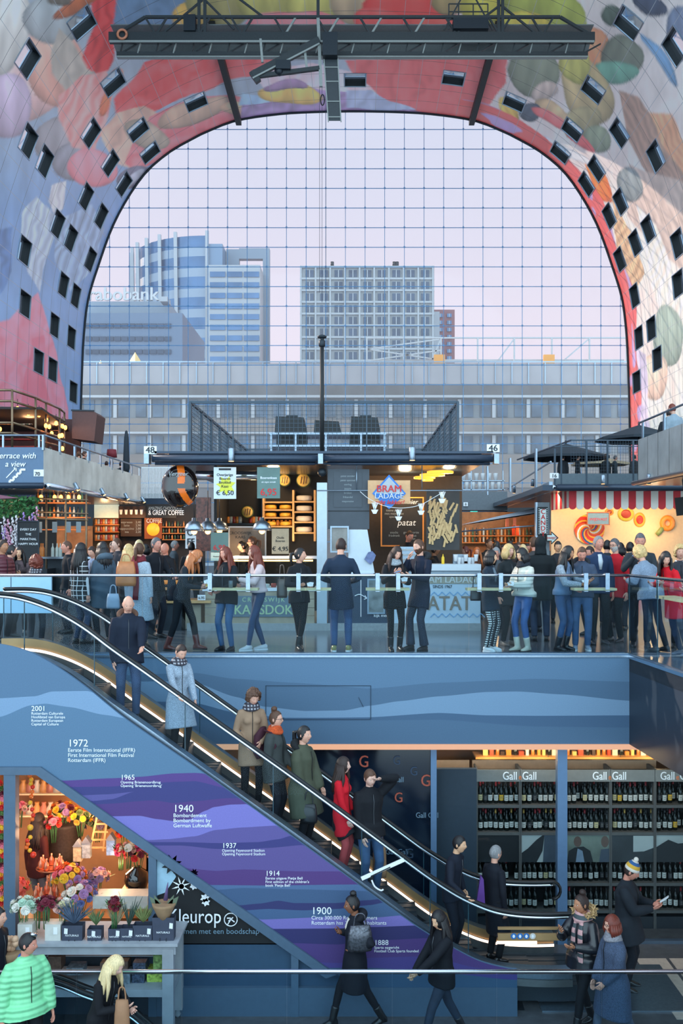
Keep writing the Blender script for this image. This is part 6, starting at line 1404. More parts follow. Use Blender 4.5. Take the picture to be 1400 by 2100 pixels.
for bi, (a, b) in enumerate(bays):
 t = thing('wine_cabinet', 'grey wine shelving unit, %s from the left under the lettered header' % bn[bi], 'shelf', P((a+b)/2, 1935, YWS), 0, 'wine shelving units')
 g = MB(); pxbox(g, a, a+2.5, 1577, 1935, YWS-.056, .4); pxbox(g, b-2, b+.5, 1577, 1935, YWS-.056, .4); rel0(g.build('side_panel', m_cab), t)
 rel0(pxbox(MB(), a, b, 1577, 1935, YWS+.36, .03).build('back_panel', mat('cabinet_back', (24,22,24), .7)), t)
 for y in shelves: rel0(pxbox(MB(), a, b, y, y+6, YWS-.05, .4).build('shelf_board', m_cab), t)
 rel0(pxbox(MB(), a, b, 1880, 1935, YWS-.04, .38).build('plinth', mat('cabinet_plinth', (34,40,48), .6)), t)
 rel0(pxbox(MB(), a, b, 1579, 1603, YWS-.08, .04).build('header', mat('header_grey', (118,120,118), .5)), t)
 # picture band
 pm = [m_black, mat('picture_pale', (170,178,176), .4, 0, .25, 1.2), mat('picture_green', (110,122,112), .4, 0, .5, 2), mat('picture_dark', (44,50,54), .4, 0, .4, 2), mat('picture_pale', (170,178,176), .4)][bi]
 pc = rel0(pxbox(MB(), a+2, b-1, 1713, 1768, YWS-.04, .02).build('picture', pm), t)
 g = MB()
 Yp = YWS-.045
 if bi == 1: g.add([P(x,y,Yp) for x,y in ((1068,1768),(1068,1750),(1082,1740),(1100,1722),(1112,1713),(1116,1713),(1112,1745),(1100,1768))], [(0,1,2,3,4,5,6,7)], 0); g.add([P(x,y,Yp) for x,y in ((1116,1713),(1157,1713),(1157,1768),(1113,1768))], [(0,1,2,3)], 1)
 if bi == 2:
  g.add([P(x,y,Yp) for x,y in ((1162,1768),(1166,1745),(1178,1738),(1196,1736),(1210,1745),(1216,1768))], [(0,1,2,3,4,5)], 0); g.add([P(1184+8*math.cos(q),1726+11*math.sin(q),Yp) for q in np.linspace(0,2*PI,13)[:-1]], [tuple(range(12))], 2); g.add([P(x,y,Yp-.004) for x,y in ((1180,1768),(1184,1740),(1194,1745),(1198,1768))], [(0,1,2,3)], 3)
  g.add([P(1240+8*math.cos(q),1726+12*math.sin(q),Yp) for q in np.linspace(0,2*PI,13)[:-1]], [tuple(range(12))], 2); g.add([P(x,y,Yp) for x,y in ((1228,1768),(1232,1742),(1250,1740),(1250,1768))], [(0,1,2,3)], 1)
 if bi == 3: g.add([P(x,y,Yp) for x,y in ((1298,1714),(1341,1714),(1341,1738),(1320,1746),(1298,1747))], [(0,1,2,3,4)], 4)
 if bi == 4: g.add([P(x,y,Yp) for x,y in ((1344,1738),(1370,1722),(1390,1730),(1430,1726),(1430,1768),(1344,1768))], [(0,1,2,3,4,5)], 0)
 if g.f: o = g.build('picture_motif', [mat('motif_dark',(28,32,36),.5), mat('motif_slate',(62,74,88),.5), mat('motif_skin',(96,78,70),.6), mat('motif_shirt',(120,140,160),.6), mat('picture_pale',(170,178,176),.4)]); o.parent = pc
hd = [o for o in bpy.data.objects if o.name.startswith('wine_cabinet') and o.parent is None]
hd.sort(key=lambda o: o.location.x)
for px, bi in ((1030,0),(1214,2),(1353,4)):
 rel0(text('lettering', 'Gall', .185, P(px, 1599, YWS-.082), m_txtw, None, bold=.02, wx=.8, ext=.002), hd[bi]); rel0(text('lettering', 'e', .13, P(px+33, 1599, YWS-.082), m_txto, None, wx=.8, ext=.002), hd[bi]); rel0(text('lettering', 'Gall', .185, P(px+40, 1599, YWS-.082), m_txtw, None, bold=.02, wx=.8, ext=.002), hd[bi])
# bottles
gl_ = mat('wine_bottle_glass', (16,22,20), .08, 0, .05);
labm = {'white': mat('wine_label_white', (206,204,196), .6, 0, .05), 'cream': mat('wine_label_cream', (206,190,140), .6), 'yellow': mat('wine_label_yellow', (220,170,40), .6), 'red': mat('wine_label_red', (170,36,30), .6), 'black': mat('wine_label_black', (44,46,50), .6)}
capm = {'red': mat('capsule_red', (140,24,32), .35), 'dark': mat('capsule_dark', (22,22,26), .35), 'gold': mat('capsule_gold', (180,140,70), .35, .4)}
bott = MB().lathe([(.034,0),(.038,.006),(.038,.185),(.033,.21),(.0155,.24),(.0145,.26)], n=12).mesh('wine_bottle', gl_)
protos = {}
def wine(lc, cc):
 if (lc, cc) in protos: return protos[(lc, cc)]
 o = bpy.data.objects.new('wine_bottle', bott); COL.objects.link(o)
 lb_ = MB(); lz, lh = .045, .085
 for k in range(7): a0, a1 = -PI/2-1.0+2.0*k/7, -PI/2-1.0+2.0*(k+1)/7; lb_.quad((.0388*math.cos(a0),.0388*math.sin(a0),lz),(.0388*math.cos(a1),.0388*math.sin(a1),lz),(.0388*math.cos(a1),.0388*math.sin(a1),lz+lh),(.0388*math.cos(a0),.0388*math.sin(a0),lz+lh))
 for i in range(2): lb_.quad((-.018,-.0392,lz+.02+.028*i),(.018,-.0392,lz+.02+.028*i),(.018,-.0392,lz+.03+.028*i),(-.018,-.0392,lz+.03+.028*i),1)
 lb_.build('bottle_label', [labm[lc], mat('label_print_grey',(120,116,108),.6)], o)
 MB().lathe([(.0158,.255),(.0162,.26),(.0162,.315),(.0,.316)], n=10).build('capsule', capm[cc], o)
 protos[(lc, cc)] = (o, [True]); return protos[(lc, cc)]
random.seed(21)
used_first = set()
ci = 0
for bi, (a, b) in enumerate(bays):
 for si, y in enumerate(shelves):
  n_ = 8 if b < 1340 else 8
  for k in range(n_):
   if random.random() < .06: continue
   px = a+7+(b-a-10)*k/(n_-.6)+random.uniform(-1, 1)
   if px > 1412 or 1146 < px < 1161: continue
   lc = random.choice(('white','white','white','white','cream','white','yellow' if si < 2 else 'white','red' if bi > 3 else 'white','black'))
   cc = random.choice(('red','dark','dark','red' if si == 0 else 'dark','gold' if si == 1 else 'dark'))
   o, first = wine(lc, cc); lab_ = '%s-labelled wine bottle with %s capsule on the %s shelf of the %s bay' % (lc, cc, sn[si], bn[bi]); grp = '%s label and %s capsule bottles, %s shelf of %s bay' % (lc, cc, sn[si], bn[bi])
   loc = P(px, y, YWS+.06+random.uniform(0, .05)); loc.z = ZZ(y, YWS-.05)
   if first[0]: first[0] = False; o.location = loc; o.scale = (1.02,1.02,1.08); tag(o, lab_, 'wine bottle', grp);
   else:
    c = dup(o, loc, label=lab_, group=grp)
   if first[0] is False and 'category' in o and o.location == loc: pass
# a second, deeper row
for bi, (a, b) in enumerate(bays):
 for si, y in enumerate(shelves[:2]):
  for k in range(7):
   px = a+13+(b-a-12)*k/7
   if px > 1405 or 1143 < px < 1163: continue
   lc = 'white'; cc = 'red' if (k+bi) % 3 == 0 else 'dark'
   o, first = wine(lc, cc); lab_ = 'wine bottle with %s capsule in the rear row of the %s shelf, %s bay' % (cc, sn[si], bn[bi])
   loc = P(px, y, YWS+.22); loc.z = ZZ(y, YWS-.05)
   if first[0]: first[0] = False; o.location = loc; tag(o, lab_, 'wine bottle', 'rear row, %s capsules, %s shelf, %s bay' % (cc, sn[si], bn[bi]))
   else: dup(o, loc, label=lab_, group='rear row, %s capsules, %s shelf, %s bay' % (cc, sn[si], bn[bi]))
# high shelf with lit boxes at the back
YHS = 17.6
hsf = thing('high_shelf', 'brightly lit high shelf at the back of the wine shop', 'shelf', P(1180, 1556, YHS))
rel0(pxbox(MB(), 975, 1420, 1553, 1557, YHS-.1, .5).build('shelf_board', mat('pine_lit', (206,150,90), .5)), hsf)
for k in range(60):
 if k % 20 == 0: rel0(pxbox(MB(), 975+k*7.4, 975+k*7.4+1, 1549, 1553, YHS-.1, .02).build('rail', m_skirt), hsf)
bx = [mat('gift_box_%d' % i, c, .5) for i, c in enumerate(((230,190,110),(200,70,40),(236,226,200),(60,40,30),(226,140,50)))]
random.seed(9)
x = 990; k = 0
while x < 1400:
 h = random.choice((12, 16, 22, 19)); w = random.choice((6, 8, 10))
 nmc = ('cream-gold','red','white','dark brown','orange')[k % 5]
 if k % 3 == 2: small(bme[2 if k % 2 else 0], x+4, 1553, YHS+.1, 'spirit_bottle', ('dark' if k % 2 else 'amber')+' bottle on the high lit shelf of the wine shop', 'bottle', ('dark' if k % 2 else 'amber')+' bottles on the high wine shop shelf', .85)
 else: tag(pxbox(MB(), x, x+w, 1553-h, 1553, YHS+.05, .1).build('gift_box', bx[k % 5]), nmc+' gift box on the high lit shelf of the wine shop', 'box', nmc+' boxes on the high shelf')
 x += w+4; k += 1
for x0, x1, nm_ in ((895, 962, 'left'), (968, 1143, 'middle'), (1163, 1345, 'right')):
 t = tag(pxbox(MB(), x0, x1, 1559, 1577, YWS+.35, .03).build('bulkhead', mat('bulkhead_tan', (150,124,100), .6)), nm_+' tan bulkhead panel behind the wine shelf headers', 'panel')
for x in (1010, 1110, 1230, 1340): light('POINT', 'shop_light', P(x, 1538, 17.2), 26, (1, .66, .34), .12)
light('AREA', 'shop_light', P(1190, 1545, 15.62), 26, (1,.84,.66), 5.5, P(1190, 1760, 16.2), .15)
# ------------------------------------------------------------------ flower shop under the stairs
g = MB(); x0, x1 = XX(-60, 13.2), XX(322, 13.2); g.box(x0-3, x1, 16.8, 16.9, LOW, ZZ(1560,13.2)); g.box(x0-.9, x0-.8, 13.25, 16.8, LOW, ZZ(1560,13.2)); struct(g.build('wall_flower_shop', mat('flower_back_wall', (170,130,96), .7, 0, .15, 3)))
g = MB(); g.box(x1, x1+.05, 13.25, 16.8, LOW, ZZ(1740,13.2)); struct(g.build('wall_flower_shop_side', mat('flower_side_wall', (186,150,112), .7)))
g = MB(); g.prism([(x0,ZZ(1560,13.2)),(XX(70,13.2),ZZ(1560,13.2)),(x1,ZZ(1735,13.2)),(x1,ZZ(1731,13.2)),(XX(70,13.2),ZZ(1556,13.2)),(x0,ZZ(1556,13.2))], 13.25, 16.8); struct(g.build('ceiling_flower_shop', m_white))
for (x, y, Y_, e_) in ((60,1590,14.2,26),(150,1700,14.6,40),(240,1770,14.4,26),(60,1750,15.6,36),(200,1660,16.0,30)): light('POINT', 'shop_light', P(x, y, Y_), e_*1.0, (1,.56,.28), .1)
YFS = 16.3
m_lsh = mat('lit_shelf', (240,214,180), .5)
for i, y in enumerate((1610, 1655)):
 tag(pxbox(MB(), -40, 330, y+18, y+21, YFS, .4).build('wall_shelf', m_lsh), ('upper','lower')[i]+' white shelf at the back of the flower shop', 'shelf')
vme = MB().lathe([(.05,0),(.075,.02),(.07,.10),(.03,.16),(.035,.20),(.03,.20)], n=14)
vms = [vme.mesh('glass_vase', mat(n_, c, .2, 0, .1)) for n_, c in (('vase_amber',(220,160,100)),('vase_rose',(200,130,110)),('vase_pearl',(216,206,190)))]
for k in range(14): small(vms[k % 3], 48+(k % 7)*14, (1628,1673)[k//7], YFS+.15, 'glass_vase', ('amber','rose','pearl')[k % 3]+' glass vase on the %s back shelf of the flower shop' % ('upper','lower')[k//7], 'vase', ('amber','rose','pearl')[k % 3]+' vases on the %s shelf' % ('upper','lower')[k//7], 1.15)
# blossoms
blm = {}
def blossom(c):
 if c in blm: return blm[c]
 g = MB(); m = mat('petal_%d_%d_%d' % c, c, .65, 0, .15, 30)
 for ring_, (n_, r_, z_, t_) in enumerate(((11,.05,0,.25),(8,.038,.016,.7),(6,.022,.03,1.1))):
  for k in range(n_):
   a = 2*PI*(k+.3*ring_)/n_; d = Vector((math.cos(a), math.sin(a), 0)); e = Vector((-d.y, d.x, 0)); u = Vector((0,0,1))
   tip = d*r_+u*(z_+r_*t_*.6); mid = d*r_*.6+u*(z_+r_*t_*.2)
   tw = tip*.88+mid*.12; g.add([u*z_*.5, mid+e*r_*.34, tw+e*r_*.26, tip, tw-e*r_*.26, mid-e*r_*.34], [(0,1,2,3,4,5)], 0, True)
 g.ell((0,0,.025), .014, 6, 4)
 blm[c] = g.mesh('blossom', m); return blm[c]
lfm = MB()
for k in range(5): a = k*1.26; d = Vector((math.cos(a), math.sin(a), .5)); e = Vector((-d.y, d.x, 0)); lfm.add([(0,0,0), d*.06+e*.02, d*.13, d*.06-e*.02], [(0,1,2,3)])
lfm = lfm.mesh('leaf_sprig', m_leaf)
def bouquet(px, py, Y, r, n_, cols, label, wrap=None, hgt=.28, ry=None, leaves=8, grp=None):
 """px,py is the middle of the flower head"""
 t = thing('bouquet', label, 'bouquet', P(px, py, Y), 0, grp); R_ = r*Y/F
 for k in range(n_):
  f = (k+.5)/n_; ph = math.acos(1-1.25*f); a = k*2.4
  d = Vector((math.sin(ph)*math.cos(a), math.sin(ph)*math.sin(a), math.cos(ph)))
  o = bpy.data.objects.new('blossom', blossom(cols[k % len(cols)])); COL.objects.link(o); o.parent = t; o.location = (d.x*R_, d.y*R_*.8, d.z*R_*(ry or .8)); o.rotation_euler = d.to_track_quat('Z', 'Y').to_euler(); q = random.uniform(.8,1.3)*max(1, R_*5.2); o.scale = (q,q,q)
 for k in range(leaves):
  a = k*2.1; o = bpy.data.objects.new('leaf_sprig', lfm); COL.objects.link(o); o.parent = t; o.location = (R_*.8*math.cos(a), R_*.6*math.sin(a), -.1*R_); o.scale = (1.1,1.1,1.1)
 g = MB()
 for k in range(7): a = k*.9; g.tube([(R_*.5*math.cos(a), R_*.4*math.sin(a), 0), (.03*math.cos(a+.5), .03*math.sin(a+.5), -hgt)], .005, 5)
 g.build('stems', m_leaf, t)
 if wrap: g = MB(); g.lathe([(.05,-hgt),(.07,-hgt*.6),(R_*.9,.0),(R_*.85,.0),(.06,-hgt*.6)], n=12); g.build('paper_wrap', wrap, t)
 return t
m_kraft = mat('kraft_paper', (150,120,90), .8, 0, .1)
coral = (236,110,90); yel = (240,190,50); org = (240,130,50); pnk = (226,120,140); lil = (170,130,180); wht = (226,224,216); brg = (110,30,50); red = (214,44,40); gwh = (190,205,190); blu = (110,120,180); rose = (220,170,160)
bouquet(142,1800,14.0,30,26,(yel,org,pnk,lil,coral),'large mixed bouquet of yellow, orange, pink and lilac flowers in the shop window')
bouquet(165,1838,13.8,32,24,(lil,pnk,wht,blu,rose),'wide lilac, pink and white bouquet below the large mixed bouquet')
bouquet(200,1800,14.2,20,16,(lil,(150,120,150),rose),'small dusty lilac bouquet right of the large mixed bouquet')
bouquet(283,1753,14.3,24,18,(red,brg,(200,60,110)),'deep red and magenta dahlias over the black glass vase'); bouquet(264,1742,14.2,12,7,(wht,rose),'white dahlia cluster left of the magenta dahlias'); bouquet(248,1745,14.4,10,8,(red,(220,60,110)),'small red posy left of the white dahlia cluster')
bouquet(33,1822,13.6,24,20,(coral,(230,90,80)),'coral hydrangeas at the left of the shop window')
bouquet(130,1668,15.4,26,20,(org,brg,lil,yel),'dark autumn bouquet in a barrel pot at the back of the shop'); bouquet(165,1678,15.2,22,16,(org,yel,(120,140,80)),'orange and green autumn bouquet right of the dark one'); bouquet(200,1690,15.4,24,14,((120,100,120),(90,100,70)),'dusky purple foliage bouquet high on the right'); bouquet(110,1690,15.0,14,8,(pnk,red),'pink and red posy in front of the autumn bouquet'); bouquet(40,1660,15.2,14,10,(pnk,rose),'pale pink posy at the left back of the flower shop')
bouquet(255,1710,15.2,14,10,(org,red,rose),'orange posy beneath the sloping frame')
# black round vase
t = thing('black_vase', 'big glossy black spherical vase on a pale stand in the shop window', 'vase', P(280, 1830, 14.3)); g = MB(); R_ = 26*14.3/F; g.lathe([(R_*.4,0),(R_*.8,R_*.35),(R_,R_),(R_*.85,R_*1.6),(R_*.35,R_*1.95),(R_*.35,R_*2.05)], n=28); g.build('body', mat('black_ceramic',(18,18,22),.06,0,.05,coat=1), t)
tag(pxbox(MB(), 245, 303, 1830, 1870, 14.2, .5).build('display_stand', mat('pale_stand',(214,186,150),.5)), 'pale display block under the black vase', 'stand')
tag(pxbox(MB(), 190, 303, 1838, 1864, 13.7, .3).build('white_crate', mat('white_crate',(206,206,200),.5)), 'white crate in the middle of the flower shop window', 'crate')
# tables with rose-gold bottles
m_rg = mat('rose_gold', (214,140,110), .2, .7); rgm = MB().lathe([(.035,0),(.04,.02),(.038,.09),(.014,.13),(.014,.17),(.0,.17)], n=12).mesh('rose_gold_flask', m_rg)
for i, (x, y, Y_) in enumerate(((105,1781,14.6),(95,1841,14.0))):
 t = thing('tray_stand', ('upper','lower')[i]+' copper tray stand with flasks in the flower shop', 'tray', P(x, y, Y_)); g = MB(); r = 30*Y_/F; g.lathe([(r*.9,-.01),(r,.01),(r,.02),(r*.9,.005)], n=24); g.build('tray', m_rg, t); g = MB(); g.tube([(0,0,0),(0,0,-.45)], .015, 8); g.build('stem', m_steel, t)
 for k in range(7): a = k*.9; loc = P(x, y, Y_)+Vector((r*.7*math.cos(a), r*.6*math.sin(a), .015)); o = bpy.data.objects.new('rose_gold_flask', rgm); COL.objects.link(o); o.location = loc; tag(o, 'rose-gold flask on the %s copper tray' % ('upper','lower')[i], 'flask', 'flasks on the %s copper tray' % ('upper','lower')[i])
# gold lantern stack, blue vases, big dark pot, garland
t = thing('wooden_ladder_rack', 'tall slanting wooden rack of little compartments in the flower shop', 'rack', P(205, 1745, 15.0)); g = MB()
for s_ in (-1, 1): g.bar((s_*.10-.05,0,0), (s_*.07+.06,0,.68), .03)
for k in range(6): g.bar((-.12+k*.018,-.006,.05+k*.12), (.10+k*.014,-.006,.05+k*.12), .024)
g.build('frame', m_wood, t)
for i,(x,y,c) in enumerate(((228,1752,(90,120,170)),(178,1758,(150,160,170)),(160,1765,(190,170,140)))): t = thing('lantern', ('blue and white tall jar','small house-shaped lantern with grey roof','small cream house-shaped lantern')[i]+' in the flower shop', 'lantern', P(x,y,14.7)); g = MB(); g.box(-.06,.06,-.05,.05,0,.22); g.build('body', mat('lantern_%d'%i, c, .4, 0, .4, 20), t); g = MB(); g.prism([(-.07,.22),(.07,.22),(0,.32)], -.06, .06); g.build('roof', mat('lantern_roof',(110,116,130),.5), t)
t = thing('barrel_planter', 'dark woven barrel planter behind the copper trays', 'planter', P(130, 1780, 15.4)); g = MB(); g.lathe([(.24,0),(.27,.3),(.27,.66),(.29,.7),(.2,.7)], n=20); g.build('body', mat('dark_wicker',(50,40,38),.7,0,.3,30), t)
t = thing('shop_counter', 'wooden counter in the middle of the flower shop', 'counter', P(130, 1900, 14.6)); g = MB(); g.box(-.95,1.15,0,.9,-.1,.12); g.build('body', mat('counter_wood',(130,90,56),.5,0,.2,5), t)
random.seed(3)
gc = [mat('tomato_red',(220,50,30),.35), mat('ball_yellow',(240,180,50),.4), mat('ball_orange',(236,110,40),.4)]
gx_ = [(62,1583),(61,1591),(64,1599),(63,1607),(67,1614),(66,1624),(64,1633),(62,1646),(66,1660),(68,1672),(66,1680),(62,1697),(62,1717),(56,1724),(57,1731),(54,1738),(61,1744),(68,1753)]
t = thing('ball_garland', 'string of red, orange and yellow balls hanging in the flower shop window', 'garland', P(62, 1577, 13.4)); b0 = Vector(P(62,1577,13.4))
g = MB(); g.tube([P(62,1577,13.4)-b0]+[P(x,y,13.4)-b0 for x,y in gx_], .003, 4); g.build('string', m_black, t)
for k,(x,y) in enumerate(gx_): o = MB().ell((0,0,0), (.030 if k not in (11,17) else .042), 10, 8).build('ball', gc[(k*2+k//3) % 3], t); o.location = P(x,y,13.4)-b0
# narrow pane left
t = thing('flower_column', 'tall column of mixed flowers behind the narrow left pane', 'plant', P(3, 1850, 13.6))
for k in range(26):
 o = bpy.data.objects.new('blossom', blossom((red, yel, pnk, brg, (90,120,60))[k % 5])); COL.objects.link(o); o.parent = t; o.location = (random.uniform(-.04,.04), 0, k*.065); o.rotation_euler = (PI/2,0,0); o.scale = (1.2,)*3
# ---- display table in front
YT1 = 12.45
dt = thing('display_table', 'weathered white two-tier table with flowers in front of the flower shop', 'table', P(220, 2050, YT1)); dt.location.z = LOW
m_tw2 = mat('weathered_white', (150,156,164), .6, 0, .12, 6)
def dtp(x0,x1,y0,y1,Y,dep,nm,m=m_tw2): return rel0(pxbox(MB(), x0,x1,y0,y1,Y,dep).build(nm,m), dt)
dtp(20,364,1936,1942,YT1-.1,.75,'tabletop'); dtp(24,360,1942,1958,YT1-.06,.04,'apron'); dtp(30,352,2030,2045,YT1-.06,.7,'lower_shelf')
for x in (338, 30):
 for dy in (0, .62):
  g = MB(); X_ = XX(x+8, YT1); g.box(X_-.07, X_+.07, YT1-.07+dy, YT1+.05+dy, LOW+.12, ZZ(1942,YT1)); g.lathe([(.02,0),(.045,.04),(.03,.09),(.05,.13)], (X_, YT1+dy, LOW), 10); rel0(g.build('leg', m_tw2), dt)
dtp(95,340,1960,1962,YT1+.3,.3,'middle_board')
m_bag = mat('slate_paper_bag', (56,62,80), .7, 0, .1)
def paperbag(x0, x1, y0, y1, Y, label, txt, tagx):
 t = thing('paper_bag', label, 'bag', P((x0+x1)/2, y1, Y), 0, 'slate paper bags on the flower table'); w = (x1-x0)/2*Y/F; h = (y1-y0)*Y/F
 g = MB(); g.add([(-w,0,0),(w,0,0),(w,.14,0),(-w,.14,0),(-w*1.04,.0,h),(w*1.04,.0,h),(w*1.04,.14,h),(-w*1.04,.14,h)], [(0,3,2,1),(0,1,5,4),(1,2,6,5),(2,3,7,6),(3,0,4,7)]); g.build('body', m_bag, t)
 g = MB(); g.tube(smooth_path([(-w*.3,-.01,h*.25),(-w*.3,-.03,-h*.15),(-w*.1,-.035,-h*.32),(w*.2,-.035,-h*.3),(w*.3,-.03,-h*.1),(w*.3,-.01,h*.25)], 4), .004, 5); g.build('handle', m_black, t)
 if txt: text('lettering', 'NATURALS' if w > .08 else 'NATURAL', .034 if w > .08 else .026, (0,-.006,h*.42), m_txtw, t, align='CENTER', ext=.001)
 g = MB(); c = Vector((w*tagx, -.012, h*.7)); g.add([c+Vector((-.022,0,-.03)), c+Vector((.022,0,-.036)), c+Vector((.026,0,.034)), c+Vector((-.018,0,.04))], [(0,1,2,3)]); g.build('price_tag', m_white, t); return t
YP = YT1
paperbag(127,168,1898,1936,YP,'slate paper bag with white tag left of the others, with blue-grey grass bouquet','NATURALS',-.6)
paperbag(179,207,1906,1935,YP,'small slate paper bag with tilted white tag','NATURALS',-.1); paperbag(222,246,1905,1935,YP,'slate paper bag left of the twin pair','N',.6); paperbag(247,273,1904,1935,YP,'slate paper bag right of the twin pair','N',.6)
paperbag(273,311,1898,1937,YP,'slate paper bag with tag at its upper right corner','NATURALS',.7); paperbag(313,356,1882,1937,YP,'tallest slate paper bag at the right end of the flower table','NATURALS',.75)
for i, (x0, x1) in enumerate(((36,66),(92,124))):
 t = thing('white_planter', ('left','right')[i]+' white planter crate on the flower table', 'crate', P((x0+x1)/2, 1936, YP)); w = (x1-x0)/2*YP/F; g = MB(); h = 40*YP/F; g.box(-w,w,0,.2,.04,h); g.box(-w,-w*.6,0,.2,0,.04); g.box(w*.6,w,0,.2,0,.04); g.build('crate_body', mat('planter_white',(196,196,190),.5), t); g = MB(); g.box(w*.1,w*.6,-.006,0,h*.5,h*.85); g.build('price_tag', m_white, t)
bouquet(48,1862,YP+.1,22,14,(gwh,wht,(170,200,180)),'bunch of white tulips at the left end of the flower table',hgt=.3); bouquet(76,1860,YP+.15,14,9,(gwh,wht),'second bunch of white tulips behind the green jacket'); bouquet(95,1856,YP+.1,15,10,(brg,(130,40,60)),'bunch of dark burgundy flowers on the flower table',hgt=.3); bouquet(128,1860,YP+.15,15,10,(wht,rose,(200,190,150)),'bunch of cream and blush flowers on the flower table',hgt=.25)
def grassy(px, py, Y, label, c, n_=30, h=.3, sp=.5):
 t = thing('grass_bundle', label, 'plant', P(px, py, Y)); g = MB()
 for k in range(n_):
  a = random.uniform(-sp, sp); b = random.uniform(-.3,.3); l = h*random.uniform(.6,1.1); g.tube([(0,.05,0),(math.sin(a)*l*.5,.05+b*.05,math.cos(a)*l*.5),(math.sin(a)*l,.05+b*.12,math.cos(a)*l)], [.006,.008,.002], 4)
 g.build('blades', mat('blade_%d_%d_%d' % c, c, .7, 0, .2), t); return t
grassy(150,1897,YP+.02,'spreading blue-grey grass in the leftmost paper bag',(70,86,110),60,.30,1.0); grassy(195,1900,YP+.02,'green foliage in the small tagged bag',(90,110,70),30,.22,.8); grassy(236,1902,YP+.02,'dried stems and leaves in the left twin bag',(140,130,100),24,.28,.6); grassy(262,1902,YP+.02,'tall pointed green leaves in the right twin bag',(50,70,60),12,.42,.5); grassy(292,1894,YP+.02,'bushy green plant topped with dried grass',(110,120,70),50,.22,.9)
bouquet(234,1860,YP+.05,8,12,(brg,(140,40,50)),'slender stem of dark red berries',leaves=3,ry=2.2,hgt=.3)
o = MB().lathe([(.07,0),(.10,.08),(.14,.16),(.15,.20),(.12,.19)], n=16).build('kraft_pot', m_kraft); o.location = P(336, 1884, YP+.07); tag(o, 'crumpled kraft paper pot standing in the tallest bag', 'pot'); t = thing('leafy_plant', 'broad olive leaves with a purple spike in the kraft pot', 'plant', P(336,1862,YP+.07)); g = MB()
for a in (-1.2,-.7,0,.7,1.2): g.add([(0,0,0),(math.sin(a)*.1,.0,.10),(math.sin(a)*.20,0,.13+.05*math.cos(a)),(math.sin(a)*.16,0,.03)], [(0,1,2,3)], 0, True); g.add([(0,.03,0),(math.sin(a)*.1,.05,.08),(math.sin(a)*.17,.04,.15)], [(0,1,2)])
g.build('leaf', mat('olive_leaf',(90,104,84),.6), t); g = MB(); g.tube([(.02,0,.1),(.05,0,.32)], [.03,.004], 8); g.build('flower_spike', mat('purple_spike',(90,70,110),.7), t)
o = None
bs = thing('onion_basket', 'basket heaped with pale round bulbs beside the green jacket', 'basket', P(22, 1950, YP-.1)); g = MB(); g.lathe([(.12,-.14),(.15,0),(.14,0)], n=16); g.build('basket', m_kraft, bs)
for k in range(9): o = MB().ell((0,0,0), .045, 10, 7).build('bulb', mat('bulb_skin',(200,160,130),.5)); o.location = P(22+((k*7) % 22-11), 1944-(k//3)*9, YP-.15+.03*(k % 3)); tag(o, 'pale round bulb heaped in the basket', 'bulb', 'bulbs in the basket')
# goods on the lower tier
gm = [mat('tray_green',(110,140,80),.5,0,.6,30), mat('tray_navy',(60,70,90),.4,0,.8,40), mat('tray_lime',(170,190,80),.5,0,.6,30), mat('tray_brown',(90,70,60),.6,0,.4,20), mat('tray_grey',(110,120,130),.5,0,.5,25)]
for i,(x0,x1,y0,y1,mi,lb_) in enumerate(((246,266,1995,2030,4,'grey seedling tray'),(270,296,1990,2030,1,'navy tray of round pots'),(301,332,1990,2030,2,'lime green tray of plants'),(314,336,1958,1988,0,'tray of tall pale green stems'),(272,298,1975,1990,1,'small navy tray on the middle board'),(136,170,1985,2000,4,'grey packets on the middle board'),(98,125,1962,1990,3,'brown box with orange rim'),(205,232,1975,1990,3,'brown paper tray'),(238,262,1972,1990,3,'open kraft box'))):
 tag(pxbox(MB(), x0,x1,y0,y1,YP+.1+.03*(i % 3),.2).build('goods_tray', gm[mi]), lb_+' on the lower tier of the flower table', 'tray')
struct(pxbox(MB(), 300, 640, 1529, 1932, 16.8, .1).build('wall_passage', mat('bronze_passage_wall', (96,74,54), .35, .3, .2, 2)))
light('POINT', 'shop_light', P(520, 1560, 16.2), 10, (1,.66,.36), .1); light('POINT', 'shop_light', P(600, 1650, 16.2), 8, (1,.66,.36), .1)
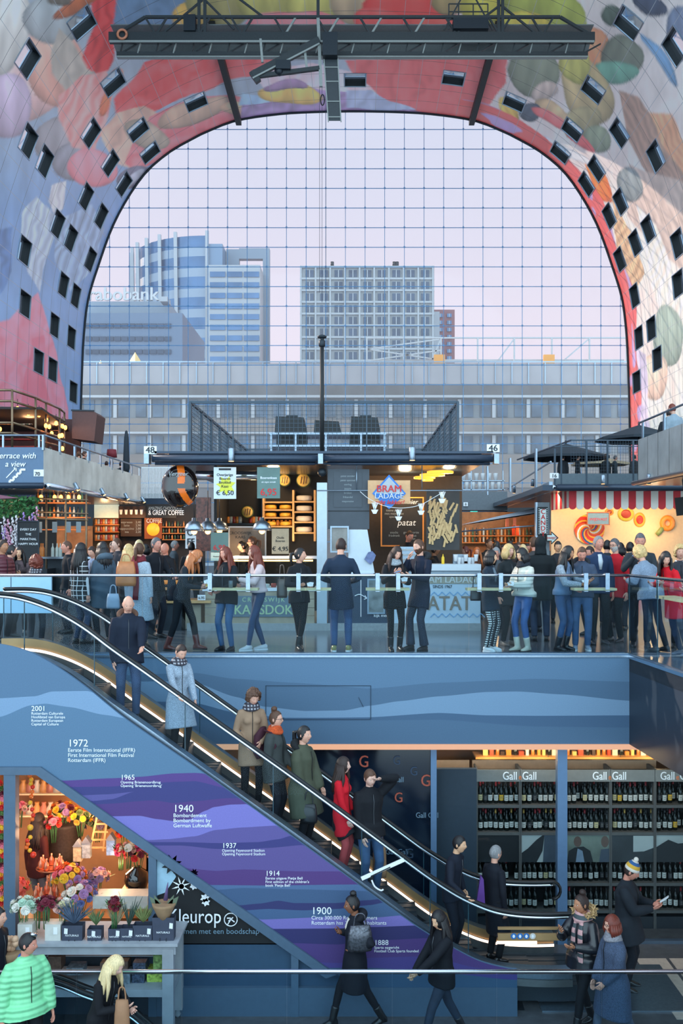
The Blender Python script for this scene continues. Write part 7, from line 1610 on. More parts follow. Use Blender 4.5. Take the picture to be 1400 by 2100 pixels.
# ------------------------------------------------------------------ people
TMP = bpy.data.scenes.new('bake'); QUEUE = []
def queue(g, vox, target, mats, extra=None, smooth=3, mat_fn=None):
 """closed overlapping volumes in g are fused to one skin; extra is joined afterwards"""
 me = bpy.data.meshes.new('raw'); me.from_pydata(g.v, [], g.f); me.update()
 o = bpy.data.objects.new('raw', me); TMP.collection.objects.link(o)
 m = o.modifiers.new('r', 'REMESH'); m.mode = 'VOXEL'; m.voxel_size = vox
 if smooth: q = o.modifiers.new('s', 'SMOOTH'); q.factor = .5; q.iterations = smooth
 QUEUE.append((o, target, mats, extra))
def flush():
 TMP.view_layers[0].update(); dg = TMP.view_layers[0].depsgraph
 for o, target, mats, extra in QUEUE:
  ev = o.evaluated_get(dg); m = ev.to_mesh()
  n = len(m.vertices); co = np.empty(n*3, np.float32); m.vertices.foreach_get('co', co); co = co.reshape(-1, 3)
  fc = [tuple(p.vertices) for p in m.polygons]; ev.to_mesh_clear()
  vs = co.tolist(); mi = [0]*len(fc)
  if extra:
   b = len(vs); vs += extra.v; fc += [tuple(b+i for i in f) for f in extra.f]; mi += extra.m
  me = target.data; me.clear_geometry(); me.from_pydata(vs, [], fc)
  me.polygons.foreach_set('material_index', mi); me.polygons.foreach_set('use_smooth', [True]*len(fc)); me.update()
 for o, *_ in QUEUE: d = o.data; bpy.data.objects.remove(o); bpy.data.meshes.remove(d)
 bpy.data.scenes.remove(TMP)
def ik(a, b, l1, l2, hint):
 d = b-a; L_ = d.length
 if L_ > (l1+l2)*.995: b = a+d.normalized()*(l1+l2)*.995; d = b-a; L_ = d.length
 if L_ < abs(l1-l2)*1.05+.02: L_ = abs(l1-l2)*1.05+.02; d = d.normalized()*L_; b = a+d
 c = (l1*l1-l2*l2+L_*L_)/(2*L_); h = math.sqrt(max(l1*l1-c*c, 0)); u = d.normalized()
 p = hint-u*hint.dot(u); p = p.normalized() if p.length > 1e-5 else u.orthogonal().normalized()
 return a+u*c+p*h, b
SKIN = {'fair': (214,160,138), 'pale': (222,178,160), 'tan': (176,122,92), 'brown': (134,88,66), 'asian': (216,168,134), 'rosy': (206,140,120)}
HAIRC = {'black': (20,18,22), 'darkbrown': (46,30,26), 'brown': (84,54,38), 'auburn': (110,46,32), 'red': (150,74,44), 'ginger': (178,104,58), 'blonde': (206,172,116), 'pale': (222,198,150), 'grey': (130,130,132), 'white': (190,188,184), 'greydark': (86,86,90)}
def cloth(c, kind=None):
 nm = 'cloth_%d_%d_%d_%s' % (c[0], c[1], c[2], kind)
 if kind == 'puffer': return puffmat(nm, c)
 if kind == 'denim': return mat(nm, tone(c, .88, .85), .75, 0, .22, 9)
 if kind == 'leather': return mat(nm, c, .32, 0, .15, 10, coat=.3)
 if kind == 'tweed': return mat(nm, c, .9, 0, .5, 110)
 if kind == 'knit': return mat(nm, c, .95, 0, .3, 45, bump=.8)
 if kind == 'camo': return mat(nm, c, .8, 0, .8, 12)
 return mat(nm, c, .8, 0, .10, 8, bump=.15, spec=.25)
def head(g, hd, R, fem, skin_i, lip_i, eye_i, brow_i, beard_i=None, mouth=0):
 """face in local frame: -Y forward; hd = centre"""
 n, m = 36, 28; vs = []
 for i in range(m+1):
  p = PI*i/m
  for k in range(n):
   t = 2*PI*k/n; sx_, cx_ = math.sin(p)*math.cos(t), math.sin(p)*math.sin(t); z = math.cos(p)
   x = sx_*.074; y = cx_*.092; zz = z*.118
   f = max(0, -cx_)  # frontness
   if z < 0: # jaw
    q = -z; x *= 1-.22*q*q-.12*q*(f > .2); y *= 1-.10*q if cx_ < 0 else 1-.42*q
    if cx_ < 0: y -= .008*q*(1-abs(sx_))
   if z > -.2 and cx_ > 0: y *= 1.08
   if f > 0:
    ax = abs(x)
    y += -.020*math.exp(-(x/.011)**2-((zz+.022)/.020)**2)*(1 if f > .5 else 0)     # nose tip
    y += -.009*math.exp(-(x/.009)**2-((zz-.002)/.026)**2)
    y += .009*math.exp(-((ax-.031)/.014)**2-((zz-.008)/.011)**2)                     # eye sockets
    y += -.005*math.exp(-((ax-.030)/.022)**2-((zz-.028)/.008)**2)                    # brow ridge
    y += -.006*math.exp(-(x/.022)**2-((zz+.057)/.009)**2)                            # lips
    y += -.006*math.exp(-(x/.018)**2-((zz+.098)/.014)**2)                            # chin
    y += -.004*math.exp(-((ax-.042)/.016)**2-((zz+.022)/.016)**2)                    # cheeks
   vs.append(hd+R @ Vector((x, y, zz)))
 fs = []; ms = []
 for i in range(m):
  for k in range(n):
   t = 2*PI*(k+.5)/n; p = PI*(i+.5)/m; x = math.sin(p)*math.cos(t)*.074; zz = math.cos(p)*.118; fr_ = math.sin(p)*math.sin(t)
   mi = skin_i
   if fr_ < -.5 and abs(x) < .024 and abs(zz+.057) < .0075: mi = lip_i
   elif beard_i is not None and fr_ < .25 and zz < -.036+abs(x)*.3 and not (abs(x) < .02 and -.064 < zz < -.05): mi = beard_i
   elif fr_ < -.5 and .016 < abs(x) < .046 and .021 < zz < .030: mi = brow_i
   fs.append((i*n+k, (i+1)*n+k, (i+1)*n+(k+1) % n, i*n+(k+1) % n)); ms.append(mi)
 b = len(g.v); g.v += [tuple(v) for v in vs]; g.f += [tuple(b+i for i in f) for f in fs]; g.m += ms; g.sm += [True]*len(fs)
 for s_ in (-1, 1):
  g.ell(hd+R @ Vector((s_*.030, -.0755, .007)), (.0115,.006,.0055), 10, 6, eye_i+1, R.to_3x3() if hasattr(R, 'to_3x3') else R)
  g.ell(hd+R @ Vector((s_*.030, -.0800, .007)), (.0052,.003,.0052), 8, 6, eye_i, R)
  g.ell(hd+R @ Vector((s_*.0745, .006, -.004)), (.010,.020,.031), 8, 6, skin_i, R)
def hand(g, w, d, side, palmn, mi, curl=.5, s=1.0, thumb=None):
 """w wrist, d direction of the hand, palmn = palm normal"""
 d = d.normalized(); n = (palmn-d*palmn.dot(d)); n = n.normalized() if n.length > .01 else d.orthogonal().normalized(); a = d.cross(n)*side
 pc = w+d*.045*s
 g.tube([w-d*.01, w+d*.02*s, w+d*.06*s, w+d*.088*s], [.024*s,.034*s,.041*s,.038*s], 10, mi, ry=[.020*s,.017*s,.015*s,.012*s], up=a)
 L_ = (.070,.080,.075,.058)
 for k in range(4):
  base = w+d*.084*s+a*(.030-.020*k)*s; q = d.copy(); p = base; pts = [p]
  for j in range(3):
   ang = curl*(.35+.55*j)+.05*k; q = (d*math.cos(ang)+n*math.sin(ang)+a*(.08-.05*k)).normalized(); p = p+q*L_[k]*s*(.45,.32,.25)[j]; pts.append(p)
  g.tube(pts, [.0092*s,.0088*s,.008*s,.0062*s], 7, mi)
 b = w+d*.028*s+a*.028*s; q1 = (a*.75+d*.6+n*.25).normalized(); q2 = (a*.25+d*.85+n*.45*curl).normalized()
 g.tube([b-a*.01, b+q1*.030*s, b+q1*.030*s+q2*.030*s, b+q1*.030*s+q2*.052*s], [.013*s,.0115*s,.0098*s,.007*s], 7, mi)
def V(*a): return Vector(a)
PEOPLE = 0; HANDS = {}
def person(label, px, Y, zf=0.0, h=1.72, rz=0, fem=False, lean=0, twist=0, hy=0, hp=0, hr_=0, lh=None, rh=None, lf=None, rf=None, skin='fair', hair='brown', hs='short',
           top=(30,34,42), tk=None, hem=.80, flare=1.0, puff=0.0, pants=(24,28,38), pk=None, shoes=(30,30,32), boots=False, scarf=None, sk=None, collar=None, hood=None, hat=None,
           vest=None, beard=None, glasses=False, skirt=None, curl=.6, vox=.016, bag=None, loc=None, hx=0, front=None):
 """rz: 0 faces the photographer, 90 faces right, -90 faces left, 180 shows the back"""
 global PEOPLE
 PEOPLE += 1; S_ = h/1.75
 if loc is None: loc = (XX(px, Y), Y, zf)
 t = thing('person', label, 'person', loc, math.radians(rz)); t.scale = (S_, S_, S_)
 wsh = .145 if fem else .172; wh = .155 if fem else .15
 hip = V(hx, 0, .93); L = math.radians(lean)
 def sp(z, dx=0, dy=0):
  q = z-.93; return V(hx+dx-.0*q, -math.sin(L)*q+dy, .93+math.cos(L)*q)
 nb = sp(1.47); RH = Matrix.Rotation(math.radians(hy), 3, 'Z') @ Matrix.Rotation(math.radians(hp)+L*.5, 3, 'X') @ Matrix.Rotation(math.radians(hr_), 3, 'Y')
 hc = nb+V(0, -.016-math.sin(L)*.1, .040)+RH @ V(0, -.014, .106)
 RT = Matrix.Rotation(math.radians(twist), 3, 'Z')
 shL = sp(1.385)+RT @ V(wsh, 0, 0); shR = sp(1.385)+RT @ V(-wsh, 0, 0)
 lh = V(*lh) if lh else V(wsh+.07, -.02, .80); rh = V(*rh) if rh else V(-wsh-.07, -.02, .80)
 def elh(hd_, s_): return V(s_*.6, .5, -.7)
 eL, wL = ik(shL, lh, .285, .255, elh(lh, 1)); eR, wR = ik(shR, rh, .285, .255, elh(rh, -1))
 lf = V(*lf) if lf else V(.10, 0, .085); rf = V(*rf) if rf else V(-.10, 0, .085)
 hL = hip+V(.088, 0, -.02); hR_ = hip+V(-.088, 0, -.02)
 kL, aL = ik(hL, lf, .43, .42, V(.1, -1, 0)); kR, aR = ik(hR_, rf, .43, .42, V(-.1, -1, 0))
 # --- body skin
 g = MB(); X3 = (1, 0, 0)
 g.tube([sp(.86), sp(.95), sp(1.10), sp(1.28), sp(1.40), sp(1.455)], [.12,.135,.11,.135,.10,.055], 14, ry=[.075,.095,.08,.095,.07,.05], up=X3)
 g.tube([sp(1.42), nb+V(0,-.005,.03), hc+RH @ V(0, .02, -.05)], [.056,.05,.052], 12)
 for sh, e, w in ((shL, eL, wL), (shR, eR, wR)): g.tube([sh+(sp(1.36)-sh)*.4+V(0,0,-.02), sh+V(0,0,-.02), sh+(e-sh)*.5, e, e+(w-e)*.4, w], [.04,.038,.038,.034,.034,.024], 10)
 for hj, k, a in ((hL, kL, aL), (hR_, kR, aR)): g.tube([hj+V(0,0,.06), hj+(k-hj)*.15, hj+(k-hj)*.6, k, k+(a-k)*.35, a+V(0,0,0)], [.075,.08,.062,.05,.048,.034], 10)
 ex = MB(); head(ex, hc, RH, fem, 0, 1, 2, 4, 5 if beard else None)
 hs_ = .93 if fem else 1.02
 for sd, e, w in ((1, eL, wL), (-1, eR, wR)):
  fd = (w-e).normalized(); hand(ex, w, fd+V(0,-.15,0) if w.z > 1.0 else fd, -sd, V(-sd*.9, .1, -.2) if w.z < 1.0 else V(-sd*.6, 0, .7), 0, curl, hs_)
 sc_ = SKIN[skin]; hc_ = HAIRC[hair]
 mats_ = [mat('skin_'+skin, sc_, .5, 0, .06, 20, spec=.35), mat('lips_'+skin+('_f' if fem else ''), (min(255,int(sc_[0]*.82+(10 if fem else 0))), int(sc_[1]*.55), int(sc_[2]*.58)), .4), mat('eye_dark', (26,20,18), .15), mat('eye_white', (214,210,204), .25), mat('brow_'+hair, tuple(int(c*.7) for c in hc_), .8), mat('beard_'+(beard or 'x'), HAIRC.get(beard, (60,50,44)), .9, 0, .3, 60)]
 me = bpy.data.meshes.new('body');
 for m_ in mats_: me.materials.append(m_)
 bo = bpy.data.objects.new('body', me); COL.objects.link(bo); bo.parent = t; queue(g, vox, bo, None, ex)
 def part(nm, g, m_, v=None, sm=3, ex=None):
  me = bpy.data.meshes.new(nm)
  for q in (m_ if isinstance(m_, list) else [m_]): me.materials.append(q)
  o = bpy.data.objects.new(nm, me); COL.objects.link(o); o.parent = t; queue(g, v or vox, o, None, ex, sm); return o
 def plain(nm, g, m_): return g.build(nm, m_, t)
 # --- trousers or leggings
 g = MB(); w1, w2 = (.092, .052) if not fem else (.086, .044)
 if pk == 'wide': w2 = .075
 if pk == 'slim': w1, w2 = .082, .038
 if pk == 'plaid': w1, w2 = .088, .062
 g.tube([hip+V(0,0,-.10), hip+V(0,.005,0), hip+V(0,0,.10)], [.13,wh,.135], 14, ry=[.085,.108,.09], up=X3)
 for hj, k, a in ((hL, kL, aL), (hR_, kR, aR)):
  g.tube([hj+V(0,0,.05), hj+(k-hj)*.2, hj+(k-hj)*.7, k, k+(a-k)*.4, a+(k-a).normalized()*(.0 if not boots else .05)], [w1,w1,w1*.80,w1*.70,w1*.66,w2], 12)
 pm = wavemat('plaid_trousers', (226,226,222), (30,32,40), 26, grid=True, width=.5) if pk == 'plaid' else cloth(pants, 'denim' if pk == 'denim' or pants[2] > pants[0]+25 else None)
 if skirt:
  part('tights', g, cloth(pants)); g = MB(); kz = (kL+kR)/2; g.tube([sp(1.0), hip, hip+V(0,0,-.18), kz+V(0,.0,.10)], [.13,.165,.18,.19], 14, ry=[.10,.12,.14,.15], up=X3); part('skirt', g, cloth(skirt))
 else: part('trousers', g, pm)
 # --- shoes
 for a, k, s_ in ((aL, kL, 1), (aR, kR, -1)):
  g = MB(); fwd = V(s_*.12, -1, 0).normalized(); lift = a.z-.085; fr_ = (a-k).normalized()
  b = V(a.x, a.y, lift); tip = -.0 if lift < .02 else -.25
  fd = (fwd+V(0,0,tip)).normalized(); u = V(0,0,1)
  g.tube([b-fd*.065+u*.045, b-fd*.05+u*.048, b+u*.05, b+fd*.07+u*.040, b+fd*.13+u*.030, b+fd*.175+u*.024], [.020,.036,.042,.046,.042,.018], 10, ry=[.030,.046,.048,.038,.028,.016], up=(1,0,0))
  g.tube([a+(k-a).normalized()*(.17 if boots else .012), a+V(0,0,.0), b+u*.05], [.056 if boots else .04,.05 if boots else .042,.042], 10)
  if boots: g.tube([b-fd*.05+u*.0, b-fd*.05+u*.05], .026, 8)
  so = MB(); so.zprism([(b.x+fd.x*q-fd.y*r_, b.y+fd.y*q+fd.x*r_) for q, r_ in ((-.068,-.022),(-.04,-.038),(.03,-.04),(.1,-.045),(.165,-.022),(.178,0),(.165,.022),(.1,.045),(.03,.04),(-.04,.038),(-.068,.022))], lift, lift+.022) if lift < .03 else None
  o = part('boot' if boots else 'shoe', g, [cloth(shoes, 'leather'), m_white if (shoes[0] > 150 or (shoes[0] > 100 and not boots)) else m_black], .012, 2)
  if so.f: so.build('sole', m_white if (shoes[0] > 100 and not boots) else m_black, o)
 # --- upper garment
 tm = cloth(top, tk) if tk != 'plaid' else wavemat('plaid_shirt', (24,26,32), (200,205,210), 12, grid=True, width=.14)
 g = MB(); p_ = puff
 zh = hem; bw = wh+.02+p_; fl_ = flare
 rings = [(1.485,.062,.062),(1.465,.075,.068),(1.435,.115,.082),(1.40,wsh-.005,.10),(1.30,wsh+.012,.122),(1.15,(.135 if fem else .155),.112),(1.02,(.155 if fem else .162),.120)]
 if zh < 1.0:
  n_ = 4
  for k in range(1, n_+1):
   z = 1.02+(zh-1.02)*k/n_; f = k/n_; drop = max(0, .93-z); spread = .02*drop/.3
   rings.append((z, (bw+.01)*(1+(fl_-1)*f)+spread, (.128+p_*.8)*(1+(fl_-1)*f)+spread))
 pts = []
 for z, a, b in rings:
  if z > .93: pts.append(sp(z))
  else:
   kk = (kL+kR)/2; f = min(1, (.93-z)/.45); c = hip.lerp(V(kk.x, kk.y, .93-.45), f); pts.append(V(c.x, c.y*.8, z))
 pf = lambda z: p_*(1 if z < 1.32 else (.45 if z < 1.42 else .25))
 g.tube(pts, [a+pf(z) for z, a, b in rings], 18, ry=[b+pf(z) for z, a, b in rings], up=X3)
 if fem: g.ell(sp(1.27, .06, -.085), (.07,.05,.06), 10, 8); g.ell(sp(1.27, -.06, -.085), (.07,.05,.06), 10, 8)
 sl = MB() if vest else g
 for sh, e, w in ((shL, eL, wL), (shR, eR, wR)):
  wd = (w-e).normalized()
  q_ = p_*.7; sl.tube([sh+(sp(1.37)-sh)*.5, sh+V(0,0,-.012), sh+(e-sh)*.35, sh+(e-sh)*.8, e, e+(w-e)*.35, e+(w-e)*.8, w+wd*.015], [.060+q_*.4,.062+q_*.5,.060+q_,.053+q_,.052+q_,.049+q_,.042+q_*.7,.038+q_*.3], 12)
 nm = 'coat' if zh < .72 else 'jacket'
 o = part(nm, g, tm, vox)
 if vest: part('sleeves', sl, cloth(vest, 'knit'))
 if front:   # an open front shows what is worn beneath
  f_ = MB(); f_.tube([sp(1.44,0,-.075), sp(1.33,0,-.118), sp(1.2,0,-.118)], [.035,.04,.02], 8, ry=[.02,.018,.01], up=X3); plain('shirt', f_, cloth(front))
 else:
  f_ = MB(); q = [sp(z, 0, -b-p_-.002) for z, a, b in rings if 1.0 < z < 1.41];
  if zh < 1.0: q.append(sp(max(zh+.02,.9), 0, -.133-p_))
  f_.tube(q, .005, 5); plain('zip', f_, mat('zip_dark', (16,18,22), .4, .3) if sum(top) > 120 else mat('zip_grey', (80,84,90), .3, .6))
 if collar: g = MB(); g.tube([nb+V(.062*math.cos(a), .055*math.sin(a)+.003, -.005+.012*math.sin(a)) for a in np.linspace(0, 2*PI, 15)[:-1]]+[nb+V(.062,.003,-.005)], .022, 8); part('collar', g, cloth(collar, 'knit'), .012)
 elif not scarf: g = MB(); g.tube([nb+V(.058*math.cos(a), .052*math.sin(a)+.003, -.022) for a in np.linspace(PI*.02-PI/2+.35, 1.5*PI-.35, 14)], .016, 8); part('collar', g, tm, .010)
 if hood:
  g = MB(); g.tube([nb+V(.115*math.sin(a), .03+.075*math.cos(a), -.02+.045*math.cos(a)) for a in np.linspace(-2.3, 2.3, 13)], [.02,.03,.04,.05,.058,.06,.062,.06,.058,.05,.04,.03,.02], 10); part('hood', g, cloth(hood[0], hood[1]))
 if scarf:
  g = MB()
  for j in range(3): g.tube([nb+V((.080+.012*j)*math.cos(a), (.075+.012*j)*math.sin(a)-.012, .03-.032*j+.012*math.sin(a*2+j)) for a in np.linspace(0, 2*PI, 17)], .026, 8)
  if sk == 'long':
   g.tube([nb+V(.05,-.08,-.03), sp(1.30,.07,-.14), sp(1.1,.08,-.15), sp(.92,.09,-.16)], [.03,.045,.05,.052], 8, ry=.016, up=X3); g.tube([nb+V(-.03,-.09,-.03), sp(1.30,-.03,-.145), sp(1.14,-.04,-.15)], [.03,.04,.045], 8, ry=.016, up=X3)
  part('scarf', g, wavemat('striped_scarf', (196,150,150), (64,74,78), 9, width=.45) if scarf == 'stripe' else (wavemat('check_scarf', (150,150,158), (44,40,52), 22, grid=True, width=.45) if scarf == 'check' else cloth(scarf, 'knit')), .011)
 # --- hair
 hm = mat('hair_'+hair, hc_, .42 if hs in ('long','bun','tail','bob') else .6, 0, .32, 1, bump=.5, stretch=(90,90,9))
 def hp_(x, y, z): return hc+RH @ V(x, y, z)
 if hs != 'bald':
  g = MB(); n, m = (44, 30) if vox < .02 else (26, 16); vs = []; fs = []
  th = {'short': .008, 'crop': .004, 'long': .014, 'bob': .018, 'bun': .008, 'tail': .009, 'curly': .030, 'frizz': .045}[hs]
  line = {'short': .062, 'crop': .066, 'long': .066, 'bob': .050, 'bun': .070, 'tail': .068, 'curly': .06, 'frizz': .05}[hs]
  lowb = {'short': -.05, 'crop': -.035, 'long': -.11, 'bob': -.10, 'bun': -.06, 'tail': -.06, 'curly': -.07, 'frizz': -.10}[hs]
  for i in range(m+1):
   p = PI*i/m
   for k in range(n):
    a = 2*PI*k/n; dx, dy, dz = math.sin(p)*math.cos(a), math.sin(p)*math.sin(a), math.cos(p)
    # the lower limit of the hair runs from the forehead over the ears to the nape
    fr_ = max(0, min(1, (-dy+.05)/.75)); lim = lowb*(1-fr_)+line*fr_
    if hs in ('long','bob','frizz') and abs(dx) > .55 and dy > -.75: lim = min(lim, -.09)
    z = dz*.118
    t_ = th*(1+(.35*math.sin(a*5+i)*math.sin(i*1.3) if hs in ('curly','frizz') else 0))
    if z < lim: z2 = z; s2 = .93
    else: z2 = z; s2 = 1
    v = V(dx*(.074+t_)*s2, dy*((.092 if dy < 0 else .100)+t_)*s2, z2*(1+t_/.118*(1 if dz > 0 else .3)))
    if dz < 0 and dy > 0: v.y *= 1-.30*(-dz)
    vs.append((v, z >= lim))
  keep = [v[1] for v in vs]
  for i in range(m):
   for k in range(n):
    f = (i*n+k, (i+1)*n+k, (i+1)*n+(k+1) % n, i*n+(k+1) % n)
    if sum(keep[q] for q in f) >= 2: fs.append(f)
  g.add([hc+RH @ v[0] for v in vs], fs, 0, True); inner = [hc+RH @ (v[0]*.90) for v in vs]; g.add(inner, [tuple(reversed(f)) for f in fs], 0, True)
  rnd = random.Random(PEOPLE)
  if hs == 'long':
   for k in range(22):
    a = -.25+ (PI+.5)*k/21; dx, dy = math.cos(a), math.sin(a); r_ = .082
    p0 = hp_(dx*r_, dy*.098, .02-.01*abs(dx)); down = V(0,0,-1)
    p1 = hp_(dx*(r_+.014), dy*.108, -.08); q = V(p1.x, p1.y, p1.z)
    ln = rnd.uniform(.24,.34); bk = V((p1-hc).x*.25, .035 if dy > -.1 else -.01, 0)
    g.tube([p0, p1, q+V(0,0,-ln*.45)+bk+V(rnd.uniform(-.01,.01),0,0), q+V(0,0,-ln)+bk*1.4+V(rnd.uniform(-.02,.02),rnd.uniform(-.01,.02),0)], [.022,.028,.026,.006], 6)
  if hs == 'bob':
   for k in range(16):
    a = -.45+(PI+.9)*k/15; dx, dy = math.cos(a), math.sin(a); g.tube([hp_(dx*.08, dy*.098, .02), hp_(dx*.10, dy*.112, -.07), hp_(dx*.092, dy*.10, -.135)], [.026,.030,.012], 6)
  if hs in ('curly','frizz'):
   for k in range(60):
    a = rnd.uniform(0, 2*PI); z = rnd.uniform(-.05 if hs == 'curly' else -.13, .12); dy = math.sin(a)
    if dy < -.35 and z < .07: continue
    r_ = math.sqrt(max(.05, 1-(z/.14)**2)); s_ = .09 if hs == 'curly' else .115; g.ell(hp_(math.cos(a)*r_*s_, dy*r_*(s_+.02), z), rnd.uniform(.018,.030), 6, 5)
  if hs == 'bun': g.ell(hp_(0, .03, .145), (.045,.045,.038), 12, 8); g.tube([hp_(0,.05,.10), hp_(0,.035,.13)], .03, 8)
  if hs == 'tail': g.ell(hp_(0,.115,.03), .022, 8, 6); g.tube([hp_(0,.11,.03), hp_(0,.16,.02), hp_(0,.16,-.08), hp_(.01,.13,-.22)], [.02,.032,.03,.006], 8)
  g.build('hair', hm, t)
 if hat == 'beanie':
  g = MB(); g.lathe([(.0,.128),(.05,.120),(.082,.085),(.098,.04),(.101,.015),(.101,.0),(.094,-.005)], n=20); g.ell((0,0,.15), .034, 10, 8)
  g.v = [tuple(hc+RH @ (V(*v)+V(0,.006,.028))) for v in g.v]
  bm_ = mat('beanie_knit', (214,206,196), .95, 0, .1, 40, bump=.8); g.m = [1 if (i//20) in (1,) else (2 if (i//20) == 2 else 0) for i in range(len(g.m))]; g.build('beanie', [bm_, mat('beanie_blue', (50,90,140), .95), mat('beanie_ochre', (206,160,60), .95)], t)
 if hat == 'hoodup':
  g = MB(); g.ell(hp_(0,.012,.012), (.098,.118,.138), 16, 12); g.tube([hp_(0,.03,-.04), nb+V(0,.035,-.03)], [.09,.105], 14, ry=[.09,.075], up=X3); part('hood', g, tm)
 if hat == 'fur':
  g = MB(); rnd = random.Random(5)
  for k in range(320):
   a = rnd.uniform(-2.4, 2.4); c = nb+V(.135*math.sin(a), .02+.10*math.cos(a), .05+.04*math.cos(a))+V(rnd.gauss(0,.012),rnd.gauss(0,.012),rnd.gauss(0,.018)); d = V(rnd.uniform(-1,1), rnd.uniform(-1,1), rnd.uniform(-1,1)).normalized()*rnd.uniform(.03,.055); g.tube([c, c+d], [.014,.002], 4)
  plain('fur_trim', g, mat('fur_tan', (190,156,110), .9, 0, .4, 40))
 if hat == 'headphones': g = MB(); g.tube([hp_(.086*math.cos(a), 0, .12*math.sin(a)) for a in np.linspace(0, PI, 13)], .008, 6); plain('headband', g, m_steel)
 if glasses:
  g = MB()
  for s_ in (-1, 1):
   g.tube([hp_(s_*.032+.021*math.cos(a), -.099, .006+.014*math.sin(a)) for a in np.linspace(0, 2*PI, 13)], .0025, 5); g.bar(hp_(s_*.053,-.097,.009), hp_(s_*.077,.0,.009), .004)
  g.bar(hp_(-.011,-.1,.008), hp_(.011,-.1,.008), .004); plain('glasses', g, mat('spectacle_frame', (30,30,34), .3, .3))
 HANDS[label[:28]] = (t, wL, wR, math.sin(L)); return t
def wpt(t, v):
 """a point in a person's own frame, in the scene"""
 v = Vector(v)*t.scale[0]; a = t.rotation_euler[2]; return Vector(t.location)+Vector((v.x*math.cos(a)-v.y*math.sin(a), v.x*math.sin(a)+v.y*math.cos(a), v.z))
def bagthing(nm, label, loc, w, hgt, d, m, strap=None, rz=0, handle=True):
 t = thing(nm, label, 'bag', loc, math.radians(rz)); g = MB(); g.tube([(0,0,0),(0,0,hgt*.15),(0,0,hgt*.7),(0,0,hgt)], [w*.46,w*.5,w*.46,w*.38], 12, ry=[d*.4,d*.5,d*.45,d*.2], up=(1,0,0)); g.build('body', m, t)
 if handle: g = MB(); g.tube(smooth_path([(-w*.25,0,hgt*.9),(-w*.15,0,hgt+.12 if not strap else strap),(w*.15,0,hgt+.12 if not strap else strap),(w*.25,0,hgt*.9)], 5), .009, 6); g.build('handle', m, t)
 return t
# ---- front row along the upper rail (left to right)
Y1 = 15.9
FR = (-.10,-.28,1.12); FL = (.10,-.28,1.12)
a_ = person('woman with long ginger hair bending forward in dark jacket and red-brown boots at the rail', 372, 15.95, h=1.68, rz=75, fem=True, lean=16, hp=28, hair='ginger', hs='long', top=(30,36,44), hem=.84, pants=(24,26,32), shoes=(92,40,34), boots=True, lh=(.08,-.34,1.10), rh=(-.06,-.36,1.06), lf=(.08,-.25,.085), rf=(-.08,.22,.085))
person('woman with shoulder-length auburn hair in black jacket and light blue jeans', 465, 15.9, h=1.68, rz=-28, fem=True, hy=-8, hp=4, hair='auburn', hs='long', top=(24,28,34), hem=.78, collar=(40,80,120), pants=(56,104,156), lh=(.10,-.30,1.02), rh=(-.10,-.30,1.0), shoes=(30,28,30), skin='rosy', puff=.01)
person('woman with long red hair, pale pink jacket, crossed blue jeans and grey trainers', 530, 16.0, h=1.70, rz=-62, fem=True, lean=4, hair='auburn', hs='long', top=(196,176,178), hem=.96, puff=.012, pants=(40,72,116), pk='slim', lh=(.06,-.36,1.18), rh=(-.06,-.30,1.08), lf=(.05,-.20,.085), rf=(-.02,.10,.085), shoes=(190,192,196), collar=(30,30,36))
person('woman in black coat, black leggings and shiny ankle boots looking right', 613, 16.0, h=1.66, rz=20, fem=True, hy=60, hair='black', hs='tail', top=(26,28,34), hem=.80, pants=(22,22,28), pk='slim', shoes=(20,20,24), boots=True, lh=(.12,-.30,1.08), rh=(-.10,-.28,1.12), lf=(-.03,-.04,.085), rf=(.06,.12,.085))
person('man with his back turned in knee-length navy coat, blue jeans and olive trainers', 698, 15.85, h=1.82, rz=178, lean=2, hp=8, hy=-10, hair='darkbrown', hs='short', top=(32,46,66), hem=.66, flare=1.05, pants=(44,82,132), pk='denim', shoes=(150,142,90), lh=(.16,-.22,1.06), rh=(-.16,-.22,1.06), lf=(.10,.02,.085), rf=(-.12,0,.085))
person('woman in black coat with thick grey scarf and long dark hair eating fries', 808, 15.9, h=1.70, rz=14, fem=True, hp=22, hy=8, hr_=6, hair='darkbrown', hs='long', top=(24,26,32), hem=.70, pants=(20,22,28), pk='slim', boots=True, shoes=(20,20,24), scarf=(140,150,158), lh=(.10,-.30,1.14), rh=(-.08,-.30,1.28), lf=(.09,0,.085), rf=(-.08,-.06,.085))
person('bearded man in dark navy coat and flared trousers facing left, hand at his mouth', 862, 16.0, h=1.80, rz=-48, hp=6, hair='brown', hs='short', beard='brown', top=(24,32,50), hem=.66, pants=(34,48,72), pk='wide', shoes=(24,24,28), lh=(.06,-.28,1.16), rh=(-.07,-.20,1.42), hood=((30,34,40),'knit'), lf=(.10,-.02,.085), rf=(-.10,-.12,.085))
person('woman with black bob, dark coat and black-and-white chequered trousers', 1003, 15.85, h=1.62, rz=55, fem=True, hy=10, hair='black', hs='bob', skin='asian', top=(34,46,60), hem=.70, pants=(200,200,200), pk='plaid', shoes=(226,228,230), lh=(.04,-.30,1.12), rh=(-.06,-.28,1.10), front=(96,110,122))
person('blonde woman in dark coat with tan shoulder strap behind the chequered trousers', 1040, 16.7, h=1.72, rz=35, fem=True, hair='blonde', hs='bob', top=(34,40,44), hem=.68, pants=(24,28,34), shoes=(90,80,74), lh=(.1,-.25,1.1))
